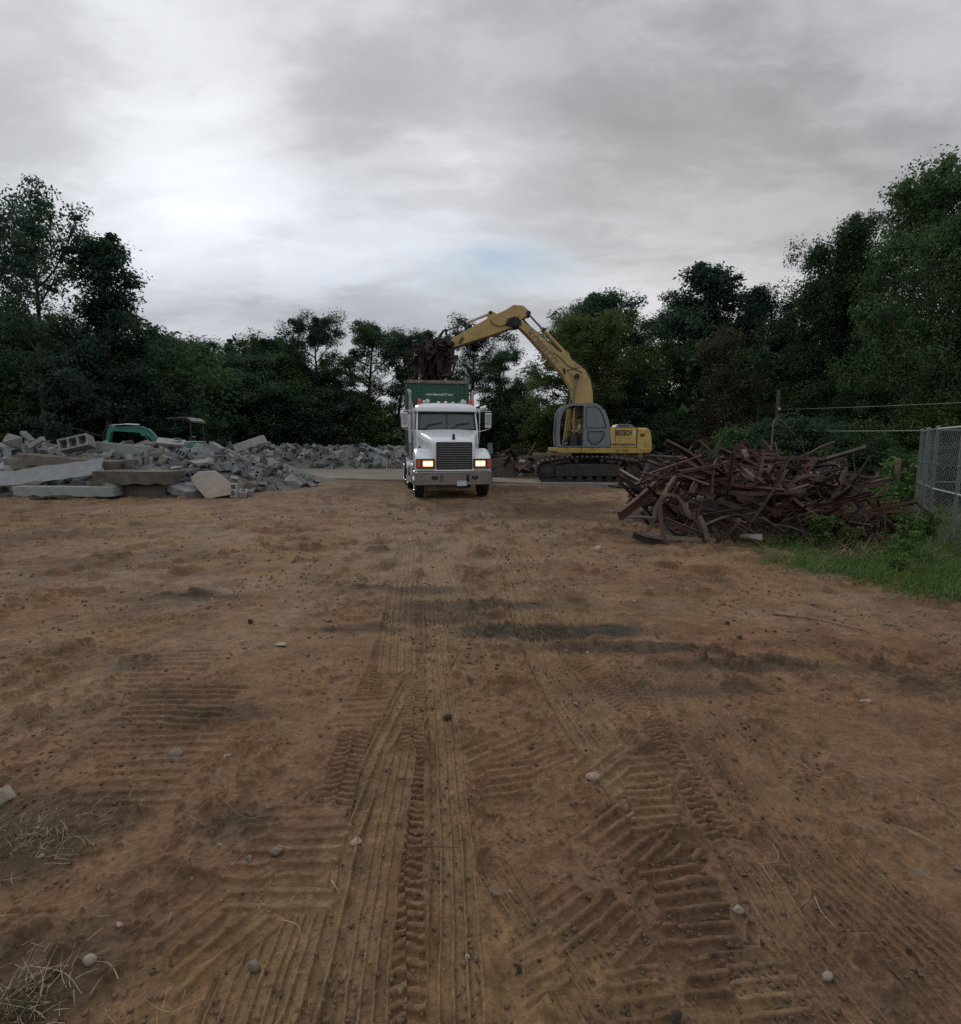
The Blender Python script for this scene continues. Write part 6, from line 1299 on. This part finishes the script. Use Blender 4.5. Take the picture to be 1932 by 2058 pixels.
for a, b in (((.15, 0, .05), (1.35, .1, .02)), ((.3, .2, .15), (.95, .3, .5)), ((.2, -.3, -.2), (.75, -.2, -.75))):
    mb = MB(); mb.sweep([a, b], P_L(.05)); mb.build('scrap_bar', DK, SB)
for i in range(9):
    mb = MB(); pts = [(br.gauss(.05, .38), br.gauss(.45, .2), br.uniform(-.9, .95)) for _ in range(4)]; mb.sweep(spline(pts, 5), P_F(.28, .008), 1, None, True, None, br.uniform(-1, 1)); mb.build('crumpled_sheet', DK, SB)
# ------------------------------------------------------------------ pale pad, fence, pole, wires
pm = mat('dusty_pad', (.235, .20, .165), .95, var=.25, scale=.6, dirt=(.20, .15, .105), dirt_amt=.4, dirt_scale=.8, bump=.2)
def slabpoly(name, pts, m, z=.05, kind='structure'):
    mb = MB(); mb.prism(pts, -.05, z, 'z'); o = mb.build(name, m); o['kind'] = kind; return o
slabpoly('concrete_pad', [(-24, 30.2), (-14, 28.6), (-8.0, 27.0), (-2.5, 24.6), (-.3, 24.2), (2.6, 23.0), (2.9, 25.2), (.5, 27.4), (-1.5, 38), (-24, 41)], pm, .045)
slabpoly('pad_edge', [(2.62, 22.95), (9.2, 21.6), (9.6, 23.2), (2.92, 25.2)], mat('grey_pad_edge', (.22, .22, .23), .95, var=.3, scale=2, dirt=(.12, .10, .08), dirt_amt=.4, bump=.4), .04)
GALF = mat('galvanised_fence', (.13, .145, .145), .5, .3, var=.12); WIREM = mat('chain_link_wire', (.16, .18, .18), .6, .2, var=.1); RAILW = mat('bright_rail', (.36, .39, .39), .45, .3, var=.08)
FENCE = empty('chain_link_fence', (8.75, 10.95, 0)); tag(FENCE, 'galvanised chain-link fence at the right edge beyond the grass', 'fence')
def fpt(p, z): return Vector((p[0], p[1], z)) - Vector((8.75, 10.95, 0))
def fpanel(a, b, h=1.88, z0=.06, mid=.88, post=True, railm=GALF, sp_=.062):
    A, B = Vector((*a, 0)), Vector((*b, 0)); d = (B - A); L = d.length; d.normalize(); O = Vector((8.75, 10.95, 0))
    mb = MB(); H = h - z0; n = int((L + H) / (sp_ * 1.414))
    for k in range(n):
        s = k * sp_ * 1.414
        x0, zA = (s, 0) if s <= L else (L, s - L); x1, zB = (s - H, H) if s - H >= 0 else (0, s)
        if zB - zA < .02: continue
        for fl in (0, 1):
            xa, xb = (x0, x1) if not fl else (L - x0, L - x1); p = A + d * xa + Vector((0, 0, z0 + zA)) - O; q = A + d * xb + Vector((0, 0, z0 + zB)) - O
            mb.tube([p, q], .0017, 3, cap=False)
    mb.build('chain_link_mesh', WIREM, FENCE)
    for z in (h, mid):
        m = MB(); m.cyl(A + Vector((0, 0, z)) - O, B + Vector((0, 0, z)) - O, .019 if z == h else .016, 8); m.build('rail', railm, FENCE, smooth=60)
    if post:
        m = MB(); m.cyl(A - O - Vector((0, 0, .1)), A - O + Vector((0, 0, h + .03)), .024, 10); po = m.build('post', GALF, FENCE, smooth=60)
        m = MB(); m.lathe([(.028, -.02), (.03, .0), (.02, .025), (0, .03)], (A - O) + Vector((0, 0, h + .03)), 'z', 10); m.build('cap', GALF, po, smooth=60)
        for z in (.5, 1.3):
            m = MB(); m.box((A - O) + Vector((0, -.02, z)), (.07, .05, .03)); m.build('clamp', GALF, po)
fpanel((8.75, 10.95), (8.2, 10.10)); fpanel((8.2, 10.10), (7.68, 9.28)); fpanel((7.68, 9.28), (7.12, 8.15), railm=RAILW); fpanel((7.12, 8.15), (6.5, 6.9), railm=RAILW)
F2 = (8.9, 11.0), (10.6, 10.7), (12.3, 10.3), (14.0, 9.8)
for a, b in zip(F2[:-1], F2[1:]): fpanel(a, b, 1.9)
# wooden stake, pole, wires
m = MB(); m.prism([(-.05, -.04), (.05, -.045), (.055, .04), (-.045, .05)], -.1, 1.29, 'z'); st = m.build('wooden_stake', WOODB, None, bevel=.006); st.location = (*W(1803, 960, 13.6)[:2], 0); st.rotation_euler = (R(1), R(-1.5), .3); tag(st, 'weathered pale stake standing between the steel heap and the fence', 'stake')
pp = W(1512 * 1.0354, 757 * 1.0354, 26.5); m = MB(); m.tube([(0, 0, -.2), (0, 0, pp[2] * .5), (0, 0, pp[2])], [.11, .10, .085], 10); po = m.build('utility_pole', mat('grey_pole_wood', (.12, .105, .09), .9, var=.3, bump=.4), None, smooth=60); po.location = (pp[0], pp[1], 0); tag(po, 'short grey utility pole at the edge of the trees right of the steel heap', 'pole')
m = MB(); m.box((0, -.11, pp[2] - .9), (.16, .10, .22)); m.build('bracket', GALF, po, bevel=.01); m = MB(); m.lathe([(.03, 0), (.05, .03), (.05, .07), (.03, .1)], (0, -.16, pp[2] - .95), 'z', 10); m.build('insulator', WHITE, po, smooth=50)
def wire(a, b, sag, r, label):
    A, B = Vector(a), Vector(b); mb = MB(); mb.tube([A.lerp(B, t) - A - Vector((0, 0, sag * 4 * t * (1 - t))) for t in np.linspace(0, 1, 16)], r, 6); o = mb.build('overhead_wire', mat('pale_wire', (.17, .17, .165), .6, var=.1) if 'pale_wire' not in MATS else MATS['pale_wire'], None, smooth=60); o.location = A; tag(o, label, 'wire')
wire((pp[0], pp[1] - .12, pp[2] - .92), W(2060, 803, 15.0), .03, .014, 'upper overhead wire running from the utility pole out of the right edge')
wire((pp[0] + .1, pp[1] - .12, pp[2] - 1.9), (8.75, 10.95, 1.90), .02, .010, 'lower wire running from the pole to the fence end post')
# ------------------------------------------------------------------ stones, clods, straw
RK = [mat('pale_stone', (.30, .25, .195), .85, var=.2, scale=12, dirt=(.16, .11, .075), dirt_amt=.3, dirt_scale=10, bump=.4, bscale=60),
      mat('grey_stone', (.16, .135, .105), .85, var=.25, scale=12, dirt=(.13, .09, .06), dirt_amt=.35, dirt_scale=10, bump=.4, bscale=60), mat('dark_clod', (.085, .058, .040), 1, var=.3, scale=20, bump=.9, bscale=60),
      mat('pinkish_stone', (.33, .24, .19), .85, var=.2, scale=12, dirt=(.16, .11, .075), dirt_amt=.3, bump=.4, bscale=60)]
def rock_mesh(seed, sx, sy, sz, angular, m, rough=.16):
    bm = bmesh.new(); bmesh.ops.create_icosphere(bm, subdivisions=3, radius=.5); rg = random.Random(seed)
    planes = [(Vector((rg.gauss(0, 1), rg.gauss(0, 1), rg.gauss(0, .7))).normalized(), rg.uniform(.17, .36)) for _ in range(15)] if angular else []
    for v in bm.verts:
        p = v.co.copy(); p *= 1 + rough * mnoise.noise(p * 2.6 + Vector((seed * 3.1, 0, 0))) + rough * .5 * mnoise.noise(p * 6 + Vector((seed, 0, 0)))
        for n, d in planes:
            t = p.dot(n) - d
            if t > 0: p -= n * t * .92
        v.co = (p.x * sx, p.y * sy, p.z * sz)
    me = bpy.data.meshes.new('stone'); bm.to_mesh(me); bm.free(); me.materials.append(m); me.polygons.foreach_set('use_smooth', [not angular] * len(me.polygons)); return me
def stone(px, py, wpx, kind, seed, label, group=None, ang=False, fl=.6, name='stone', sinkf=.34, cat='stone', rz=None):
    p = GD(px, py); w_ = wpx * 1.0354 * p[1] / FPX * 1.02; rg = random.Random(seed)
    me = rock_mesh(seed, 1, rg.uniform(.65, .9), fl, ang, RK[kind]); h = float(lowland(np.array([p[0]]), np.array([p[1]]))[0])
    return put(name, me, (p[0], p[1] + .0, h + w_ * fl * (.5 - sinkf)), (rg.uniform(-.15, .15), rg.uniform(-.15, .15), rg.uniform(-.5, .5) if rz is None else rz), w_, label, cat, group)
for i, (px, py, w_, k, ang, fl, lb) in enumerate((
    (1152, 1506, 33, 0, False, .42, 'smooth pale oval stone above the crawler prints right of centre'),
    (1433, 1762, 38, 0, True, .7, 'biggest pale stone lying in its own dent at the lower right'),
    (1608, 1888, 24, 0, False, .7, 'small round pale stone near the lower right corner'),
    (905, 1099, 24, 0, True, .5, 'pale stone between the two far truck tracks'),
    (1160, 1072, 30, 3, True, .75, 'pinkish broken stone left of the steel heap foot'),
    (341, 1463, 30, 1, False, .45, 'grey flat stone in the left churned ground'),
    (441, 1467, 24, 0, True, .3, 'thin pale flat stone right of the grey flat one'),
    (425, 1637, 18, 0, True, .7, 'small white angular stone left of the main ribbed track'),
    (484, 1664, 36, 1, True, .5, 'broad broken stone at the edge of the main ribbed track'),
    (534, 1652, 40, 1, True, .5, 'greenish grey stone right of the broad broken one'),
    (690, 1629, 36, 3, True, .3, 'flat pinkish stone lying on the main ribbed track'),
    (174, 1858, 28, 0, False, .75, 'rounded tan stone at the lower left'),
    (4, 1552, 62, 0, True, .8, 'large pale boulder cut by the left edge'),
    (493, 1869, 30, 1, False, .8, 'grey rounded stone in a hollow beside the ribbed track at lower left'),
    (908, 1849, 26, 0, True, .6, 'pale stone on the faint track just right of centre bottom'),
    (900, 1862, 18, 1, True, .6, 'small grey stone touching the pale one near the centre bottom'),
    (960, 1728, 24, 1, True, .7, 'grey stone right of the faint centre track'),
    (991, 1724, 14, 0, True, .7, 'tiny pale stone right of the grey one by the centre track'),
    (1783, 1690, 36, 1, True, .3, 'flat dark flake of stone at the right'),
    (1862, 1688, 30, 1, True, .6, 'grey stone touching the right edge'),
    (776, 1913, 22, 1, True, .6, 'grey stone on the lug track near the bottom'),
    (1765, 1842, 26, 2, True, .5, 'dark clod at the lower right corner'),
    (1312, 1975, 46, 2, True, 1.0, 'dark pointed clod cut by the bottom edge'),
    (545, 1252, 44, 0, True, .2, 'pale flat slab of stone sunk in the dirt left of centre'),
    (487, 1208, 18, 2, True, .8, 'dark clod left of centre in the middle distance'),
    (277, 1102, 22, 2, True, .6, 'dark pointed clod in the middle distance at left'),
    (112, 1143, 16, 2, True, .7, 'dark clod at the far left of the middle distance'),
    (1118, 1366, 24, 1, True, .3, 'flat stone above the right crawler prints'),
    (870, 1393, 18, 2, False, .8, 'dark pebble on the crest of the central tracks'),
    (1685, 1362, 34, 0, True, .25, 'pale splinter of stone at the right of the middle ground'),
    (1412, 1212, 22, 2, True, .6, 'dark stone right of the black patch'),
    (1435, 1240, 24, 2, True, .6, 'dark stone just below the one right of the black patch'),
    (1580, 1175, 22, 1, True, .4, 'flat grey stone on the far right dirt'),
    (1440, 1520, 12, 0, True, .6, 'tiny pale stone beside the right lug track'),
    (840, 1611, 18, 1, True, .6, 'grey stone at the edge of the central lug track'),
    (990, 1650, 20, 0, True, .5, 'pale stone right of the central tracks, halfway down'),
    (1040, 1775, 14, 1, True, .5, 'small grey stone near the lower crawler prints'),
    (230, 1790, 26, 3, True, .25, 'orange-tan flake lying on the dark lower left ground'),
    (575, 1840, 14, 1, True, .6, 'small grey stone between the lower left tracks'),
    (80, 1660, 22, 0, True, .4, 'pale flake on the dark left ground'),
    (640, 1205, 22, 1, True, .3, 'thin grey flake left of the central tracks in the middle distance'),
    (1100, 1265, 16, 1, True, .5, 'grey stone on the right end of the black patch'),
    (1225, 1090, 12, 0, True, .6, 'white stone below the left end of the steel heap'),
    (1232, 1168, 14, 0, True, .6, 'white stone right of the far track in the middle distance'),
)): stone(px, py, w_, k, 100 + i, lb, 'stones lying on the dirt', ang, fl)
rg = np.random.default_rng(12)
pr_ = random.Random(5); PEB = [rock_mesh(300 + k, 1, pr_.uniform(.6, .95), pr_.uniform(.4, .8), k != 3, RK[(1, 2, 1, 3, 2, 1, 2, 0)[k]]) for k in range(8)]
for i in range(170):
    y = 1.5 + 9.5 * pr_.random() ** 1.9; x = pr_.uniform(-.92, .92) * y
    s = pr_.uniform(.006, .018) * (1 + .13 * y) * (1.6 if pr_.random() < .10 else 1)
    put('pebble', pr_.choice(PEB), (x, y, float(lowland(np.array([x]), np.array([y]))[0]) + s * .16), (pr_.uniform(-.4, .4), pr_.uniform(-.4, .4), pr_.uniform(0, 6)), s, 'small pebble or crumb scattered over the dirt in front of the truck', 'pebble', 'pebbles scattered on the dirt')
# crumbs of soil: nobody could count them
n = 34000; y = 1.2 + 13 * rg.random(n) ** 2.0; x = rg.uniform(-.95, .95, n) * y; dens = fbm(x * 1.1, y * 1.1, 11, 4); keep = dens > rg.uniform(.36, .66, n); x, y = x[keep], y[keep]; n = len(x)
s = (.0015 + .008 * rg.random(n) ** 2.5) * (1 + .22 * y); z = lowland(x, y) + s * .2
octv = np.array([(1, 0, 0), (0, 1, 0), (-1, 0, 0), (0, -1, 0), (0, 0, 1), (0, 0, -1)], float); F = np.array([(0, 1, 4), (1, 2, 4), (2, 3, 4), (3, 0, 4), (1, 0, 5), (2, 1, 5), (3, 2, 5), (0, 3, 5)])
V = octv[None] * (s[:, None, None] * rg.uniform(.35, 1.4, (n, 6, 1))); a = rg.uniform(0, 6.28, n); ca, sa = np.cos(a)[:, None], np.sin(a)[:, None]
V = np.stack([V[..., 0] * ca - V[..., 1] * sa, V[..., 0] * sa + V[..., 1] * ca, V[..., 2] * .7], -1) + np.stack([x, y, z], -1)[:, None, :]
cl = mesh_np('soil_crumbs', V.reshape(-1, 3), (F[None] + np.arange(n)[:, None, None] * 6).reshape(-1, 3), mat('soil_crumb', (.125, .082, .054), 1, var=.5, scale=3)); cl['kind'] = 'stuff'
def strands(name, pts, L, wd, m, seed, up=.15, bend=.3, seg=4, wid_tip=.4):
    """thin curved strips"""
    rg = np.random.default_rng(seed); n = len(pts); L = L * (.4 + .9 * rg.random(n)) * (.55 + 1.1 * np.maximum(.2, 2.2 * fbm(pts[:, 0] * 1.7, pts[:, 1] * 1.7, 99, 3) - .6)); a = rg.uniform(0, 6.28, n); u = np.abs(rg.normal(up, up * .6, n)); d = np.stack([np.cos(a) * np.cos(u), np.sin(a) * np.cos(u), np.sin(u)], -1)
    side = np.stack([-np.sin(a), np.cos(a), np.zeros(n)], -1); bd = rg.normal(0, bend, n); dn = rg.uniform(0, 1, n) * (.25 if up < .6 else .35)
    V = []
    for k in range(seg + 1):
        t = k / seg; c = pts + d * (L * t)[:, None] + side * (bd * L * t * t)[:, None] - np.array([0, 0, 1]) * (dn * L * t * t)[:, None]; w_ = wd * (1 - (1 - wid_tip) * t)
        c[:, 2] = np.maximum(c[:, 2], pts[:, 2] * .9); V += [c - side * w_ / 2, c + side * w_ / 2 + np.array([0, 0, wd * .3])]
    V = np.stack(V, 1).reshape(-1, 3); st = (seg + 1) * 2; Q = np.array([(2 * k, 2 * k + 1, 2 * k + 3, 2 * k + 2) for k in range(seg)]); Q = (Q[None] + np.arange(n)[:, None, None] * st).reshape(-1, 4)
    return mesh_np(name, V, Q, m, attr={'leaf': np.repeat(rg.random(n), st)})
STR = mat('dry_straw_blades', (.34, .26, .16), .8, var=.25, scale=3)
def around(c, wx, wy, n, seed):
    rg = np.random.default_rng(seed); p = np.stack([c[0] + rg.normal(0, wx, n), c[1] + rg.normal(0, wy, n)], -1); return np.concatenate([p, (lowland(p[:, 0], p[:, 1]) + .012)[:, None]], 1)
P = np.concatenate([around(GD(60, 1400), .22, .14, 90, 1), around(GD(50, 1880), .14, .10, 80, 2), around(GD(40, 1700), .2, .2, 30, 3), around(GD(1480, 1690), .06, .05, 16, 4), around(GD(1720, 1600), .35, .25, 26, 5), around(GD(1500, 1400), .5, .3, 24, 6),
                    around(GD(330, 1960), .10, .06, 22, 7), around(GD(280, 1640), .25, .2, 26, 8), around(GD(1780, 1500), .3, .2, 26, 9), around(GD(540, 1750), .05, .04, 10, 10), around(GD(900, 1600), 1.0, .7, 40, 11), around(GD(300, 1500), .7, .5, 50, 12)])
o = strands('dry_straw', P[::2], .065, .0018, STR, 31, .05, .12); o['kind'] = 'stuff'
def twig(px, py, qx, qy, r, label, bend=.15, m=None):
    a, b = Vector(GD(px, py)), Vector(GD(qx, qy)); mid = a.lerp(b, .5) + Vector((-(b - a).y, (b - a).x, 0)) * bend; pts = spline([a, mid, b], 6); mb = MB(); mb.tube([p - a + Vector((0, 0, r * 1.2 + .006)) for p in pts], [r * (1 - .6 * k / (len(pts) - 1)) for k in range(len(pts))], 5)
    o = mb.build('twig', m or STR, None, smooth=60); o.location = a; tag(o, label, 'twig', 'twigs and stalks on the dirt')
TW = mat('brown_twig', (.10, .07, .05), .9, var=.3)
twig(1582, 1745, 1625, 1808, .002, 'long curved pale stalk at the lower right', -.1); twig(820, 1648, 893, 1650, .0035, 'straight dark twig lying across the centre tracks', .02, TW); twig(1755, 1610, 1830, 1652, .002, 'pale stalk at the right edge ground', .05)
twig(1540, 1478, 1575, 1500, .003, 'short pale stalk right of the right lug track', .1); twig(644, 1714, 657, 1734, .003, 'short straw stub on the main ribbed track', 0); twig(548, 1790, 585, 1830, .0017, 'forked pale stalk beside the lower left track', .2)
twig(1500, 1195, 1690, 1232, .008, 'long thin root lying on the dirt below the steel heap', .12, TW); twig(440, 1565, 520, 1600, .005, 'dark root on the left churned ground', -.1, TW); twig(1500, 1640, 1470, 1680, .0016, 'pale stalk by the scattered straw right of the prints', .3)
twig(1765, 1618, 1820, 1640, .0022, 'thinner pale stalk crossing the one at the right edge', -.05); twig(60, 1880, 160, 1935, .0016, 'pale stalk in the grass tuft at the lower left', .1); twig(230, 1905, 165, 1870, .0016, 'second pale stalk in the lower left tuft', -.15)
# ------------------------------------------------------------------ grass and weeds
GRS = LEAF['weed']
n = 260000; rg = np.random.default_rng(3); x = rg.uniform(2.6, 12, n); y = rg.uniform(4.6, 13.5, n); gm = grass_mask(x, y) * (.1 + 3.0 * (fbm(x * 1.3, y * 1.3, 65, 4) - .36)); k = gm > rg.uniform(.12, 1.0, n); x, y = x[k], y[k]
o = strands('grass', np.stack([x, y, lowland(x, y) - .01], -1), .17, .010, GRS, 4, .9, .35, 3, .15); o['kind'] = 'stuff'
P = np.concatenate([around(GD(25, 1960), .07, .06, 150, 21), around(GD(15, 1640), .16, .10, 170, 22), around(GD(60, 1620), .10, .06, 80, 23), around(GD(40, 1400), .2, .1, 70, 24)])
o = strands('dry_grass', P[::2] + np.array([.02, .01, 0]), .11, .0022, STR, 43, .35, .35, 4, .3); o['kind'] = 'stuff'
o = strands('dark_turf', P, .07, .004, mat('dark_turf_blades', (.060, .054, .026), .9, var=.5, scale=4), 41, .5, .4, 3, .2); o['kind'] = 'stuff'
n = 9000; rg = np.random.default_rng(8); x = rg.uniform(3.0, 10, n); y = rg.uniform(4.6, 12, n); k = grass_mask(x, y) * (.3 + 2.2 * (fbm(x * 1.1, y * 1.1, 66, 3) - .4)) > rg.uniform(.1, 1, n); x, y = x[k], y[k]
o = strands('dead_stems', np.stack([x, y, lowland(x, y)], -1), .20, .006, STR, 9, .8, .3, 3, .3); o['kind'] = 'stuff'
# broad-leaved weeds
def weed(x, y, s, label, seed):
    rt = empty('weed_plant', (x, y, 0)); cs = []; rgx = random.Random(seed); mb = MB()
    for j in range(7):
        a = j * 2.4; e = Vector((math.cos(a) * .22 * rgx.uniform(.4, 1.2), math.sin(a) * .22 * rgx.uniform(.4, 1.2), .25 + .35 * rgx.random())); mb2 = MB(); mb2.tube([(0, 0, 0), e * .6 + Vector((0, 0, .05)), e], [.008, .006, .003], 5); mb2.build('stem', GRS, rt)
        for q in (.5, .75, 1): cs.append(tuple(e * q))
    leaves('foliage', cs, [.10] * len(cs), 22, .07, GRS, seed, .7, rt); rt.scale = (s,) * 3; tag(rt, label, 'weed', 'weeds growing by the fence and the steel heap')
for i, (x, y, s, lb) in enumerate(((7.25, 8.9, 1.1, 'leafy weed at the foot of the nearest fence post'), (7.6, 9.9, .9, 'leafy weed against the fence mesh'), (6.7, 8.5, .8, 'low weed in the grass left of the fence'), (5.3, 8.4, .9, 'weed clump growing under the front of the steel heap'), (5.6, 8.2, .7, 'small weed right of the clump under the steel heap'),
                                 (6.0, 7.6, .7, 'low weed on the bare edge of the grass'), (8.1, 10.9, 1.2, 'tall weed behind the right tip of the steel heap'), (10.25, 13.25, 2.1, 'tall weed hiding the foot of the wooden stake'), (8.9, 12.2, 1.3, 'weed by the far fence post'), (6.9, 7.4, .8, 'bright weed in the nearest grass at the right edge'), (5.2, 6.7, .55, 'single weed at the near edge of the grass'))): weed(x, y, s, lb, 60 + i)
for (px, py, Y, s, lb) in ((1823, 1061, 9.4, .16, 'crumpled white scrap caught in the weeds left of the fence'), (1821, 1099, 8.6, .13, 'flat white scrap on the grass below the fence')):
    mb = MB(); rgx = random.Random(px); mb.sweep(spline([(rgx.uniform(-.5, .5), rgx.uniform(-.3, .3), rgx.uniform(-.1, .2)) for _ in range(4)], 4), P_F(.22, .01), 1, None, True, None, 1.5); me = tmesh(mb, 'paper_scrap', mat('white_scrap', (.62, .63, .56), .8, var=.15)); put('paper_scrap', me, tuple(Vector(W(px, py, Y))), (0, 0, .4), s, lb, 'scrap')
